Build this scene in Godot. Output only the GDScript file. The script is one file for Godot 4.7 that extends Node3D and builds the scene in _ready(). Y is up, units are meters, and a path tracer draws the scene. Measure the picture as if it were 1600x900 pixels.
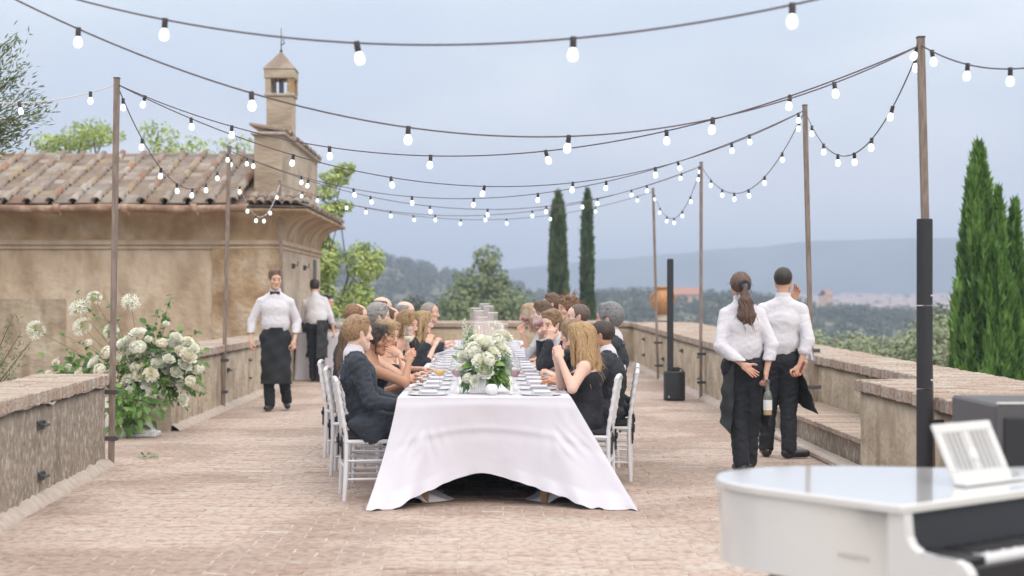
extends Node3D
# A long wedding dinner table on a brick terrace under festoon lights, an old villa on the left, a valley and hills beyond.
# World: x to the right, y up, the terrace runs along -z; the camera stands at the origin, 1.5 m above the floor.

var M := {}
var names := {}
var noise := FastNoiseLite.new()
var rng := RandomNumberGenerator.new()
var meshes := {}


class MB:  # collects triangles; normals come from the winding (front faces clockwise)
	var v := PackedVector3Array()
	var c := PackedColorArray()
	var uv := PackedVector2Array()
	var t := PackedInt32Array()
	var col := Color.WHITE

	func vert(p: Vector3, u := Vector2.ZERO) -> int:
		v.append(p)
		c.append(col)
		uv.append(u)
		return v.size() - 1

	func tri(a: int, b: int, d: int) -> void:
		t.append(a)
		t.append(b)
		t.append(d)

	func quad(a: int, b: int, d: int, e: int) -> void:
		tri(a, b, d)
		tri(a, d, e)

	func face(a: Vector3, b: Vector3, d: Vector3, e: Vector3) -> void:
		var i := vert(a, Vector2(0, 0))
		vert(b, Vector2(1, 0))
		vert(d, Vector2(1, 1))
		vert(e, Vector2(0, 1))
		quad(i, i + 1, i + 2, i + 3)

	# a box with chamfered edges; corners are shared so that the edges catch light
	func box(at: Vector3, size: Vector3, b := Basis(), bev := 0.0) -> void:
		var h := size * 0.5
		if bev <= 0.0:
			for ax in 3:
				for s in [-1.0, 1.0]:
					var n := Vector3.ZERO
					n[ax] = s
					var u := Vector3.ZERO
					u[(ax + 1) % 3] = 1.0
					var w := Vector3.ZERO
					w[(ax + 2) % 3] = s
					var cen := n * h
					u *= h
					w *= h
					face(at + b * (cen - u - w), at + b * (cen - u + w), at + b * (cen + u + w), at + b * (cen + u - w))
			return
		var i := h - Vector3.ONE * bev
		for ax in 3:
			for s in [-1.0, 1.0]:
				var n := Vector3.ZERO
				n[ax] = s * h[ax]
				var u := Vector3.ZERO
				u[(ax + 1) % 3] = i[(ax + 1) % 3]
				var w := Vector3.ZERO
				w[(ax + 2) % 3] = i[(ax + 2) % 3] * s
				face(at + b * (n - u - w), at + b * (n - u + w), at + b * (n + u + w), at + b * (n + u - w))
		for ax in 3:
			var a1 := (ax + 1) % 3
			var a2 := (ax + 2) % 3
			for s1 in [-1.0, 1.0]:
				for s2 in [-1.0, 1.0]:
					var p := Vector3.ZERO
					var q := Vector3.ZERO
					p[a1] = h[a1] * s1
					p[a2] = i[a2] * s2
					q[a1] = i[a1] * s1
					q[a2] = h[a2] * s2
					var e := Vector3.ZERO
					e[ax] = i[ax]
					if s1 * s2 > 0:
						face(at + b * (p - e), at + b * (p + e), at + b * (q + e), at + b * (q - e))
					else:
						face(at + b * (p - e), at + b * (q - e), at + b * (q + e), at + b * (p + e))
		for sx in [-1.0, 1.0]:
			for sy in [-1.0, 1.0]:
				for sz in [-1.0, 1.0]:
					var s := Vector3(sx, sy, sz)
					var p0 := at + b * (Vector3(h.x, i.y, i.z) * s)
					var p1 := at + b * (Vector3(i.x, h.y, i.z) * s)
					var p2 := at + b * (Vector3(i.x, i.y, h.z) * s)
					var k := vert(p0)
					vert(p1)
					vert(p2)
					if sx * sy * sz > 0:
						tri(k, k + 2, k + 1)
					else:
						tri(k, k + 1, k + 2)

	# rows of points, all of one length
	func grid(rows: Array, closed := false, flip := false) -> void:
		var n: int = rows[0].size()
		var first := v.size()
		for j in rows.size():
			for i in n:
				vert(rows[j][i], Vector2(float(i) / (n - 1 if not closed else n), float(j) / maxi(1, rows.size() - 1)))
		for j in rows.size() - 1:
			for i in (n if closed else n - 1):
				var a := first + j * n + i
				var b := first + j * n + (i + 1) % n
				if flip:
					quad(a, b, b + n, a + n)
				else:
					quad(a, a + n, b + n, b)

	func tube(path: Array, radii: Array, sides := 8, capped := true) -> void:
		var rows := []
		var ref := Vector3.UP
		var prev := Vector3.ZERO
		for k in path.size():
			var d: Vector3 = (path[mini(k + 1, path.size() - 1)] - path[maxi(k - 1, 0)]).normalized()
			if k == 0:
				ref = Vector3.UP if absf(d.y) < 0.9 else Vector3.RIGHT
				prev = ref.cross(d).normalized()
			var x := (prev - d * prev.dot(d)).normalized()
			prev = x
			var y := d.cross(x)
			var r: float = radii[mini(k, radii.size() - 1)]
			var row := []
			for i in sides:
				var an := TAU * i / sides
				row.append(path[k] + (x * cos(an) + y * sin(an)) * r)
			rows.append(row)
		grid(rows, true, false)
		if capped:
			for e in [0, path.size() - 1]:
				var m := vert(path[e])
				for i in sides:
					var a := vert(rows[e][i])
					var b := vert(rows[e][(i + 1) % sides])
					if e == 0:
						tri(m, a, b)
					else:
						tri(m, b, a)

	# profile of (radius, height) from the bottom up, turned about y
	func lathe(prof: Array, sides := 16, at := Transform3D(), sx := 1.0, sz := 1.0) -> void:
		var rows := []
		for p in prof:
			var row := []
			for i in sides:
				var an := TAU * i / sides
				row.append(at * Vector3(cos(an) * p.x * sx, p.y, sin(an) * p.x * sz))
			rows.append(row)
		grid(rows, true, true)

	func sphere(at: Vector3, r: Vector3, n := 10, m := 6, b := Basis()) -> void:
		var pr := []
		for j in m + 1:
			var a := PI * j / m
			pr.append(Vector2(maxf(sin(a), 0.02), -cos(a)))
		lathe(pr, n, Transform3D(b * Basis.from_scale(r), at))

	func add(o: MB, x := Transform3D(), tint := Color.WHITE) -> void:
		var first := v.size()
		v.append_array(x * o.v)
		for q in o.c:
			c.append(q * tint)
		uv.append_array(o.uv)
		var flip := x.basis.determinant() < 0.0
		var k := 0
		while k < o.t.size():
			t.append(o.t[k] + first)
			t.append(o.t[k + (2 if flip else 1)] + first)
			t.append(o.t[k + (1 if flip else 2)] + first)
			k += 3

	func normals() -> PackedVector3Array:
		var n := PackedVector3Array()
		n.resize(v.size())
		var k := 0
		while k < t.size():
			var a := v[t[k]]
			var f := (v[t[k + 2]] - a).cross(v[t[k + 1]] - a)
			n[t[k]] += f
			n[t[k + 1]] += f
			n[t[k + 2]] += f
			k += 3
		for i in n.size():
			n[i] = n[i].normalized()
		return n

	func mesh() -> ArrayMesh:
		var a := []
		a.resize(Mesh.ARRAY_MAX)
		a[Mesh.ARRAY_VERTEX] = v
		a[Mesh.ARRAY_NORMAL] = normals()
		a[Mesh.ARRAY_COLOR] = c
		a[Mesh.ARRAY_TEX_UV] = uv
		a[Mesh.ARRAY_INDEX] = t
		var m := ArrayMesh.new()
		m.add_surface_from_arrays(Mesh.PRIMITIVE_TRIANGLES, a)
		return m


class Field:  # a distance field on a grid, meshed as surface nets
	var lo: Vector3
	var cell: float
	var nx: int
	var ny: int
	var nz: int
	var f := PackedFloat32Array()

	func _init(a: Vector3, b: Vector3, size: float) -> void:
		lo = a
		cell = size
		nx = int((b.x - a.x) / cell) + 2
		ny = int((b.y - a.y) / cell) + 2
		nz = int((b.z - a.z) / cell) + 2
		f.resize(nx * ny * nz)
		f.fill(0.5)

	# a tapered capsule; w, q: its section is q times as wide along w; sign -1 carves it out
	func cap(a: Vector3, b: Vector3, ra: float, rb: float, k := 0.02, w := Vector3.ZERO, q := 1.0, carve := false) -> void:
		var m := maxf(ra, rb) * maxf(q, 1.0) + k + cell * 2.0
		var l := (a.min(b) - Vector3.ONE * m - lo) / cell
		var h := (a.max(b) + Vector3.ONE * m - lo) / cell
		var x0 := maxi(0, int(l.x))
		var x1 := mini(nx - 1, int(h.x) + 1)
		var y0 := maxi(0, int(l.y))
		var y1 := mini(ny - 1, int(h.y) + 1)
		var z0 := maxi(0, int(l.z))
		var z1 := mini(nz - 1, int(h.z) + 1)
		var ab := b - a
		var inv := 1.0 / q - 1.0
		if q != 1.0:
			ab += w * (ab.dot(w) * inv)
		var il := 1.0 / maxf(ab.length_squared(), 1e-9)
		var dr := rb - ra
		var mul := minf(q, 1.0)
		for z in range(z0, z1 + 1):
			for y in range(y0, y1 + 1):
				var at := (z * ny + y) * nx
				var p := lo + Vector3(x0, y, z) * cell - a
				for x in range(x0, x1 + 1):
					var r := p
					if q != 1.0:
						r += w * (p.dot(w) * inv)
					var s := clampf(r.dot(ab) * il, 0.0, 1.0)
					var d := ((r - ab * s).length() - ra - dr * s) * mul
					p.x += cell
					var o := f[at + x]
					if carve:
						d = -d
						var e := k - absf(o - d)
						f[at + x] = maxf(o, d) + (e * e / (4.0 * k) if e > 0.0 else 0.0)
					else:
						var e := k - absf(o - d)
						f[at + x] = minf(o, d) - (e * e / (4.0 * k) if e > 0.0 else 0.0)

	func ell(c: Vector3, r: Vector3, k := 0.02, carve := false) -> void:
		var mn := minf(r.x, minf(r.y, r.z))
		var l := (c - r - Vector3.ONE * (k + cell * 2.0) - lo) / cell
		var h := (c + r + Vector3.ONE * (k + cell * 2.0) - lo) / cell
		var x0 := maxi(0, int(l.x))
		var x1 := mini(nx - 1, int(h.x) + 1)
		for z in range(maxi(0, int(l.z)), mini(nz - 1, int(h.z) + 1) + 1):
			for y in range(maxi(0, int(l.y)), mini(ny - 1, int(h.y) + 1) + 1):
				var at := (z * ny + y) * nx
				var p := lo + Vector3(x0, y, z) * cell - c
				for x in range(x0, x1 + 1):
					var u := p / r
					var g := u.length()
					var d := g * (g - 1.0) / maxf((u / r).length(), 1e-6) if g > 1e-4 else -mn
					p.x += cell
					var o := f[at + x]
					if carve:
						d = -d
						var e := k - absf(o - d)
						f[at + x] = maxf(o, d) + (e * e / (4.0 * k) if e > 0.0 else 0.0)
					else:
						var e := k - absf(o - d)
						f[at + x] = minf(o, d) - (e * e / (4.0 * k) if e > 0.0 else 0.0)

	func cut(p: Vector3, n: Vector3) -> void:  # keeps what lies on the side that n points away from
		for z in nz:
			for y in ny:
				var at := (z * ny + y) * nx
				var d := (lo + Vector3(0, y, z) * cell - p).dot(n)
				for x in nx:
					var e := d + n.x * cell * x
					if e > f[at + x]:
						f[at + x] = e

	func net() -> MB:
		var o := MB.new()
		var id := PackedInt32Array()
		id.resize(f.size())
		var sx := 1
		var sy := nx
		var sz := nx * ny
		var off := [0, 1, sy, sy + 1, sz, sz + 1, sz + sy, sz + sy + 1]
		var pos := [Vector3(0, 0, 0), Vector3(1, 0, 0), Vector3(0, 1, 0), Vector3(1, 1, 0), Vector3(0, 0, 1), Vector3(1, 0, 1), Vector3(0, 1, 1), Vector3(1, 1, 1)]
		var edge := [0, 1, 0, 2, 0, 4, 1, 3, 1, 5, 2, 3, 2, 6, 3, 7, 4, 5, 4, 6, 5, 7, 6, 7]
		var far := cell * 3.0
		for z in nz - 1:
			for y in ny - 1:
				var at := z * sz + y * sy
				for x in nx - 1:
					var k := at + x
					var a := f[k]
					if a > far or a < -far:
						continue
					var s0 := a < 0.0
					if (f[k + 1] < 0.0) == s0 and (f[k + sy] < 0.0) == s0 and (f[k + sy + 1] < 0.0) == s0 and (f[k + sz] < 0.0) == s0 and (f[k + sz + 1] < 0.0) == s0 and (f[k + sz + sy] < 0.0) == s0 and (f[k + sz + sy + 1] < 0.0) == s0:
						continue
					var sum := Vector3.ZERO
					var n := 0
					for e in 12:
						var i: int = edge[e * 2]
						var j: int = edge[e * 2 + 1]
						var u := f[k + off[i]]
						var w := f[k + off[j]]
						if (u < 0.0) != (w < 0.0):
							sum += pos[i].lerp(pos[j], u / (u - w))
							n += 1
					o.v.append(lo + (Vector3(x, y, z) + sum / n) * cell)
					id[k] = o.v.size()
					if y > 0 and z > 0 and (f[k + 1] < 0.0) != s0:
						put(o, s0, id[k], id[k - sy], id[k - sy - sz], id[k - sz])
					if x > 0 and z > 0 and (f[k + sy] < 0.0) != s0:
						put(o, s0, id[k], id[k - sz], id[k - 1 - sz], id[k - 1])
					if x > 0 and y > 0 and (f[k + sz] < 0.0) != s0:
						put(o, s0, id[k], id[k - 1], id[k - 1 - sy], id[k - sy])
		o.c.resize(o.v.size())
		o.c.fill(Color.WHITE)
		o.uv.resize(o.v.size())
		return o

	func put(o: MB, inside: bool, a: int, b: int, d: int, e: int) -> void:
		if a == 0 or b == 0 or d == 0 or e == 0:
			return
		if inside:
			o.quad(a - 1, e - 1, d - 1, b - 1)
		else:
			o.quad(a - 1, b - 1, d - 1, e - 1)


func numbered(n: String, parent: Node) -> String:
	var key := "%d %s" % [parent.get_instance_id(), n]
	var k: int = names.get(key, 0)
	names[key] = k + 1
	return n if k == 0 else "%s_%03d" % [n, k]


func tag(o: Node3D, label := "", category := "", group := "", kind := "") -> Node3D:
	if label:
		o.set_meta("label", label)
	if category:
		o.set_meta("category", category)
	if group:
		o.set_meta("group", group)
	if kind:
		o.set_meta("kind", kind)
	return o


func thing(called: String, label: String, category: String, at := Vector3.ZERO, turn := 0.0, group := "") -> Node3D:
	var o := Node3D.new()
	o.name = numbered(called, self)
	add_child(o)
	o.position = at
	o.rotation.y = turn
	return tag(o, label, category, group)


func obj(called: String, mesh: Variant, mat: Material, parent: Node = self, at := Vector3.ZERO) -> MeshInstance3D:
	var o := MeshInstance3D.new()
	o.name = numbered(called, parent)
	o.mesh = mesh.mesh() if mesh is MB else mesh
	o.material_override = mat
	o.position = at
	parent.add_child(o)
	return o


func struct(called: String, mesh: Variant, mat: Material, at := Vector3.ZERO) -> MeshInstance3D:
	var o := obj(called, mesh, mat, self, at)
	o.set_meta("kind", "structure")
	return o


func dup(root: Node3D, called: String, at: Vector3, turn: float, label: String, group := "") -> Node3D:
	var r: Node3D = root.duplicate()
	r.name = numbered(called, self)
	add_child(r)
	r.position = at
	r.rotation.y = turn
	r.set_meta("label", label)
	if group:
		r.set_meta("group", group)
	return r


func lin(r: float, g: float, b: float, a := 1.0) -> Color:
	var q := Color(r, g, b).linear_to_srgb()
	q.a = a
	return q


func mat(key: String, col: Color, rough := 0.8, vc := false, metal := 0.0) -> StandardMaterial3D:
	var m := StandardMaterial3D.new()
	m.resource_name = key
	m.albedo_color = col
	m.roughness = rough
	m.metallic = metal
	m.vertex_color_use_as_albedo = vc
	M[key] = m
	return m


func ntex(sd: int, freq: float, stops: Array, size := 512, octaves := 4, kind := FastNoiseLite.TYPE_SIMPLEX_SMOOTH) -> NoiseTexture2D:
	var n := FastNoiseLite.new()
	n.seed = sd
	n.noise_type = kind
	n.frequency = freq
	n.fractal_octaves = octaves
	var t := NoiseTexture2D.new()
	t.width = size
	t.height = size
	t.seamless = true
	t.noise = n
	var g := Gradient.new()
	var off := PackedFloat32Array()
	var cs := PackedColorArray()
	for s in stops:
		off.append(s[0])
		cs.append(s[1])
	g.offsets = off
	g.colors = cs
	t.color_ramp = g
	return t


func ngray(sd: int, freq: float, lo := 0.0, hi := 1.0, size := 512, octaves := 4) -> NoiseTexture2D:
	return ntex(sd, freq, [[0.15, Color(lo, lo, lo)], [0.85, Color(hi, hi, hi)]], size, octaves)


# world-triplanar colour texture, a second stretched one multiplied over it, and relief
func surface(m: StandardMaterial3D, tex: Texture2D, scale: Vector3, over: Texture2D = null, over_scale := Vector3.ONE, bump: Texture2D = null, deep := 1.0, world := true) -> StandardMaterial3D:
	m.albedo_texture = tex
	m.uv1_triplanar = true
	m.uv1_world_triplanar = world
	m.uv1_scale = scale
	if over:
		m.detail_enabled = true
		m.detail_albedo = over
		m.detail_blend_mode = BaseMaterial3D.BLEND_MODE_MUL
		m.detail_uv_layer = BaseMaterial3D.DETAIL_UV_2
		m.uv2_triplanar = true
		m.uv2_world_triplanar = world
		m.uv2_scale = over_scale
	if bump:
		m.heightmap_enabled = true
		m.heightmap_texture = bump
		m.heightmap_scale = deep
	return m


func ordinal(k: int) -> String:
	return ["first", "second", "third", "fourth", "fifth", "sixth", "seventh", "eighth", "ninth", "tenth", "eleventh", "twelfth", "thirteenth", "fourteenth", "fifteenth", "sixteenth", "seventeenth", "eighteenth", "nineteenth", "twentieth", "twenty-first", "twenty-second"][k]


# ---------------------------------------------------------------- people
# A person faces +z in its own axes, x towards its left hand. Every figure is one skinned field with head and hands meshed finer; clothes and hair are its children.

func head_shape(woman: bool) -> MB:
	var key := "head %s" % woman
	if meshes.has(key):
		return meshes[key]
	var f := Field.new(Vector3(-0.1, -0.19, -0.14), Vector3(0.1, 0.14, 0.13), 0.0055)
	var j := 0.9 if woman else 1.0
	f.ell(Vector3(0, 0.032, -0.014), Vector3(0.074, 0.086, 0.097), 0.01)
	f.cap(Vector3(0, 0.03, 0.03), Vector3(0, -0.07, 0.046), 0.061, 0.036 * j, 0.03)
	for s in [-1.0, 1.0]:
		f.cap(Vector3(0.05 * s * j, -0.045, 0.0), Vector3(0.012 * s, -0.098, 0.058), 0.02, 0.016, 0.03)
		f.ell(Vector3(0.042 * s, -0.024, 0.056), Vector3(0.022, 0.018, 0.022), 0.025)
	f.ell(Vector3(0, -0.1, 0.066), Vector3(0.019, 0.014, 0.016), 0.02)
	f.cap(Vector3(-0.034, 0.024, 0.074), Vector3(0.034, 0.024, 0.074), 0.009 if woman else 0.012, 0.009 if woman else 0.012, 0.015)
	for s in [-1.0, 1.0]:
		f.ell(Vector3(0.031 * s, 0.001, 0.092), Vector3(0.016, 0.011, 0.014), 0.012, true)
		f.ell(Vector3(0.031 * s, 0.0, 0.072), Vector3(0.0135, 0.012, 0.0125), 0.003)
	f.cap(Vector3(0, 0.014, 0.084), Vector3(0, -0.034, 0.105), 0.007, 0.011, 0.014)
	for s in [-1.0, 1.0]:
		f.ell(Vector3(0.012 * s, -0.038, 0.094), Vector3(0.009, 0.008, 0.01), 0.008)
	f.cap(Vector3(-0.02, -0.064, 0.08), Vector3(0.02, -0.064, 0.08), 0.005, 0.005, 0.008)
	f.cap(Vector3(-0.017, -0.074, 0.08), Vector3(0.017, -0.074, 0.08), 0.0065, 0.0065, 0.008)
	for s in [-1.0, 1.0]:
		f.cap(Vector3(0.074 * s, 0.016, -0.016), Vector3(0.07 * s, -0.028, -0.004), 0.015, 0.009, 0.008, Vector3(1, 0, -0.4 * s).normalized(), 0.45)
	f.cap(Vector3(0, -0.06, -0.022), Vector3(0, -0.17, -0.04), 0.05 * j, 0.054 * j, 0.03)
	var m := f.net()
	for i in m.v.size():
		var p := m.v[i]
		var q := Color(1, 1, 1)
		var ax := absf(p.x)
		if p.z > 0.05:
			var lip := (1.0 - clampf(absf(p.y + 0.069) / 0.011, 0, 1)) * (1.0 - clampf((ax - 0.018) / 0.007, 0, 1))
			q = q.lerp(Color(0.85, 0.45, 0.42) if not woman else Color(0.8, 0.3, 0.3), clampf(lip * 1.8, 0, 0.9))
			var brow := (1.0 - clampf(absf(p.y - 0.023 - (0.035 - ax) * -0.08) / 0.006, 0, 1)) * (1.0 if ax > 0.014 and ax < 0.048 else 0.0)
			q = q.lerp(Color(0.25, 0.17, 0.12), clampf(brow * 1.5, 0, 0.8))
			var ex := ax - 0.031
			var eye := Vector2(ex / 0.0135, p.y / 0.0065).length()
			if eye < 1.25 and p.z > 0.06:
				q = Color(1.1, 1.25, 1.4) if absf(ex) > 0.0055 else Color(0.12, 0.1, 0.09)
				if p.y > 0.004:
					q = Color(0.2, 0.14, 0.12)
			var cheek := 1.0 - clampf(Vector2((ax - 0.045) / 0.02, (p.y + 0.03) / 0.02).length(), 0, 1)
			q = q.lerp(Color(1.0, 0.78, 0.72), cheek * 0.5)
		m.c[i] = q
	meshes[key] = m
	return m


# wrist at the origin, fingers along +z, palm towards -y, thumb on the +x side
func hand_shape(kind: String) -> MB:
	var key := "hand " + kind
	if meshes.has(key):
		return meshes[key]
	var curl: Array = {"relaxed": [0.35, 0.5, 0.35], "grip": [1.1, 1.35, 0.9], "flat": [0.08, 0.12, 0.1], "hook": [0.8, 0.9, 0.6]}[kind]
	var f := Field.new(Vector3(-0.07, -0.11, -0.03), Vector3(0.09, 0.04, 0.21), 0.0042)
	f.cap(Vector3(0, 0, -0.02), Vector3(0, 0, 0.01), 0.022, 0.022, 0.01, Vector3.RIGHT, 1.2)
	f.cap(Vector3(0.004, -0.002, 0.012), Vector3(-0.002, -0.002, 0.078), 0.017, 0.0145, 0.015, Vector3.RIGHT, 2.3)
	f.ell(Vector3(0.022, -0.012, 0.032), Vector3(0.018, 0.014, 0.026), 0.012)
	var lens := [0.068, 0.078, 0.072, 0.056]
	for i in 4:
		var p := Vector3(0.027 - i * 0.0185, 0.0, 0.084 - absf(i - 1.2) * 0.004)
		var an := 0.0
		var out := Vector3(0.1 - 0.07 * i, 0, 1).normalized()
		var r := 0.0088 if i < 3 else 0.0076
		for s in 3:
			an += curl[s] * (1.0 + 0.12 * (i - 1)) + (0.06 * i if kind == "relaxed" else 0.0)
			var d := out * cos(an) + Vector3(0, -sin(an), 0)
			var q: Vector3 = p + d * lens[i] * [0.45, 0.31, 0.24][s]
			f.cap(p, q, r, r * 0.9, 0.003 if s else 0.006)
			p = q
			r *= 0.9
	var t0 := Vector3(0.026, -0.008, 0.028)
	var t1: Vector3 = t0 + (Vector3(0.034, -0.012, 0.03) if kind in ["flat", "relaxed"] else Vector3(0.022, -0.03, 0.032))
	var t2: Vector3 = t1 + (Vector3(0.012, -0.01, 0.028) if kind in ["flat", "relaxed"] else Vector3(-0.008, -0.016, 0.026))
	f.cap(t0, t1, 0.0125, 0.0105, 0.012)
	f.cap(t1, t2, 0.0102, 0.0085, 0.003)
	var m := f.net()
	for i in m.v.size():
		if m.v[i].z > 0.075:
			m.c[i] = Color(1.0, 0.9, 0.87)
	meshes[key] = m
	return m


func hair_shape(style: String) -> MB:
	var key := "hair " + style
	if meshes.has(key):
		return meshes[key]
	var f := Field.new(Vector3(-0.16, -0.42, -0.22), Vector3(0.16, 0.18, 0.13), 0.007)
	var thick: float = {"short": 0.007, "parted": 0.008, "curly": 0.014, "buzz": 0.004, "receding": 0.006, "fringe": 0.005, "grey": 0.012, "long": 0.016, "bob": 0.024, "updo": 0.016, "ponytail": 0.009}[style]
	var woman := style in ["long", "bob", "updo", "ponytail"]
	var crest: float = {"short": 0.009, "parted": 0.016, "grey": 0.01, "curly": 0.012}.get(style, 0.0)
	f.ell(Vector3(0, 0.034, -0.016), Vector3(0.076 + thick, 0.087 + thick + crest, 0.098 + thick + crest * 0.3), 0.01)
	if not woman:
		f.cut(Vector3(0, -0.042, 0), Vector3(0, -1, 0.5).normalized())
		f.ell(Vector3(0, -0.05, 0.1), Vector3(0.085, 0.118 if style != "curly" else 0.108, 0.088), 0.008, true)
		for s in [-1.0, 1.0]:
			f.cap(Vector3(0.1 * s, -0.06, 0.03), Vector3(0.1 * s, -0.01, 0.0), 0.045, 0.037, 0.005, Vector3.ZERO, 1.0, true)
		if style in ["short", "parted", "grey"]:
			f.cap(Vector3(-0.045, 0.104, 0.045), Vector3(0.04, 0.11, 0.052), 0.02, 0.018, 0.03)
			f.cap(Vector3(-0.045, 0.092, -0.03), Vector3(0.04, 0.1, -0.02), 0.028, 0.026, 0.04)
		elif style == "curly":
			for k in 16:
				var a := k * 2.4
				f.ell(Vector3(cos(a) * 0.06, 0.09 + 0.03 * sin(k * 1.7), sin(a) * 0.075 - 0.01), Vector3(0.03, 0.026, 0.03), 0.012)
		elif style == "receding":
			f.ell(Vector3(0, 0.13, 0.06), Vector3(0.06, 0.06, 0.075), 0.01, true)
		elif style == "fringe":
			f.ell(Vector3(0, 0.15, 0.0), Vector3(0.085, 0.1, 0.13), 0.01, true)
	else:
		f.ell(Vector3(0.0, -0.06, 0.1), Vector3(0.066, 0.125, 0.085), 0.01, true)
		if style in ["long", "bob"]:
			var low := -0.25 if style == "long" else -0.115
			for k in 9:
				var a := PI * (0.02 + 0.12 * k) - PI
				var x := cos(a)
				var z := sin(a)
				f.cap(Vector3(x * 0.072, 0.02, z * 0.078 - 0.02), Vector3(x * 0.112, low * (0.82 + 0.18 * sin(k * 2.1)), z * 0.085 - 0.035), 0.033, 0.036, 0.02)
			f.cap(Vector3(0, 0.04, -0.06), Vector3(0, low, -0.07), 0.06, 0.04, 0.03)
			for s in [-1.0, 1.0]:
				f.cap(Vector3(0.066 * s, 0.05, 0.035), Vector3(0.088 * s, low * 0.75, 0.035), 0.022, 0.02, 0.018)
			f.cap(Vector3(-0.045, 0.105, 0.04), Vector3(0.05, 0.1, 0.05), 0.024, 0.022, 0.03)
		elif style == "updo":
			f.cut(Vector3(0, -0.05, 0), Vector3(0, -1, 0.3).normalized())
			f.ell(Vector3(0.01, 0.03, -0.125), Vector3(0.055, 0.05, 0.045), 0.02)
			f.ell(Vector3(-0.02, 0.07, -0.1), Vector3(0.045, 0.04, 0.04), 0.02)
			f.cap(Vector3(-0.05, 0.1, 0.045), Vector3(0.05, 0.095, 0.05), 0.026, 0.024, 0.03)
			for s in [-1.0, 1.0]:
				f.cap(Vector3(0.07 * s, 0.03, 0.04), Vector3(0.078 * s, -0.1, 0.045), 0.013, 0.007, 0.01)
		else:
			f.cut(Vector3(0, -0.05, 0), Vector3(0, -1, 0.35).normalized())
			for s in [-1.0, 1.0]:
				f.cap(Vector3(0.1 * s, -0.05, 0.02), Vector3(0.1 * s, -0.015, 0.0), 0.034, 0.028, 0.005, Vector3.ZERO, 1.0, true)
			f.cap(Vector3(0, 0.025, -0.105), Vector3(0, 0.0, -0.145), 0.032, 0.024, 0.012)
			f.cap(Vector3(0, 0.0, -0.145), Vector3(0.012, -0.11, -0.168), 0.026, 0.036, 0.014)
			f.cap(Vector3(0.005, -0.11, -0.168), Vector3(-0.01, -0.24, -0.165), 0.036, 0.045, 0.014, Vector3.RIGHT, 1.7)
			f.cap(Vector3(-0.01, -0.24, -0.165), Vector3(-0.03, -0.36, -0.158), 0.038, 0.014, 0.014, Vector3.RIGHT, 2.2)
	var m := f.net()
	var nrm := m.normals()
	var rough := 0.008 if woman else 0.0042
	if style == "curly":
		rough = 0.008
	if style == "grey":
		rough = 0.003
	if style in ["buzz", "fringe"]:
		rough = 0.002
	noise.seed = style.hash() % 1000
	for i in m.v.size():
		var p := m.v[i]
		var a := atan2(p.x, -p.z + 0.02)
		var streak := 0.0
		var fine := 0.0
		if woman:
			var wave := a + 0.12 * sin(p.y * 26.0 + a * 2.0)
			streak = noise.get_noise_3d(wave * 1100.0, p.y * 420.0, 0.0)
			fine = noise.get_noise_3d(wave * 3400.0, p.y * 700.0, 50.0)
		else:
			streak = noise.get_noise_3d(p.x * 5200.0 + p.y * 900.0, p.y * 3600.0, p.z * 3000.0)
			fine = noise.get_noise_3d(p.x * 13000.0, p.y * 7000.0, p.z * 7000.0)
		m.v[i] = p + nrm[i] * (streak + fine * 0.8) * rough
		var tone := maxf(0.25, 1.0 + streak * 1.0 + fine * 0.8)
		m.c[i] = Color(tone, tone * (1.0 + 0.06 * streak), tone * (1.0 + 0.12 * streak))
	if style in ["long", "bob", "ponytail", "updo", "curly"]:
		# loose strands that break the outline
		rng.seed = style.hash()
		for k in 70:
			var i := rng.randi_range(0, nrm.size() - 1)
			var p := m.v[i]
			if p.z > 0.03 and p.y < 0.06:
				continue
			var n := nrm[i]
			var down := Vector3(n.x * 0.3, -1, n.z * 0.3).normalized() if style != "curly" else (n + Vector3(0, 0.2, 0)).normalized()
			var q := p + n * 0.006 + down * rng.randf_range(0.03, 0.07)
			var e := q + down * 0.03 + n * rng.randf_range(-0.01, 0.02)
			var tone := rng.randf_range(0.75, 1.35)
			m.col = Color(tone, tone, tone)
			m.tube([p - n * 0.003, q, e], [0.0028, 0.002, 0.0006], 4, false)
	m.col = Color.WHITE
	meshes[key] = m
	return m


func ruffle(m: MB, amount: float, size: float, sd: int) -> MB:  # creases of cloth
	noise.seed = sd
	noise.frequency = 0.01
	var n := m.normals()
	for i in m.v.size():
		var p := m.v[i] * (100.0 / size)
		var a := 1.0 - absf(noise.get_noise_3d(p.x * 1.0, p.y * 1.7 + p.x * 0.5, p.z)) * 2.6
		m.v[i] += n[i] * amount * (a - 0.3 + noise.get_noise_3d(p.x * 2.5, p.y * 2.5, p.z * 2.5) * 0.7)
	return m


func ik(a: Vector3, b: Vector3, l1: float, l2: float, pole: Vector3) -> Vector3:
	var d := b - a
	var l := clampf(d.length(), 0.05, l1 + l2 - 0.005)
	var n := d.normalized()
	var x := (l1 * l1 - l2 * l2 + l * l) / (2.0 * l)
	var h := sqrt(maxf(l1 * l1 - x * x, 0.0))
	return a + n * x + (pole - n * pole.dot(n)).normalized() * h


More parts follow.
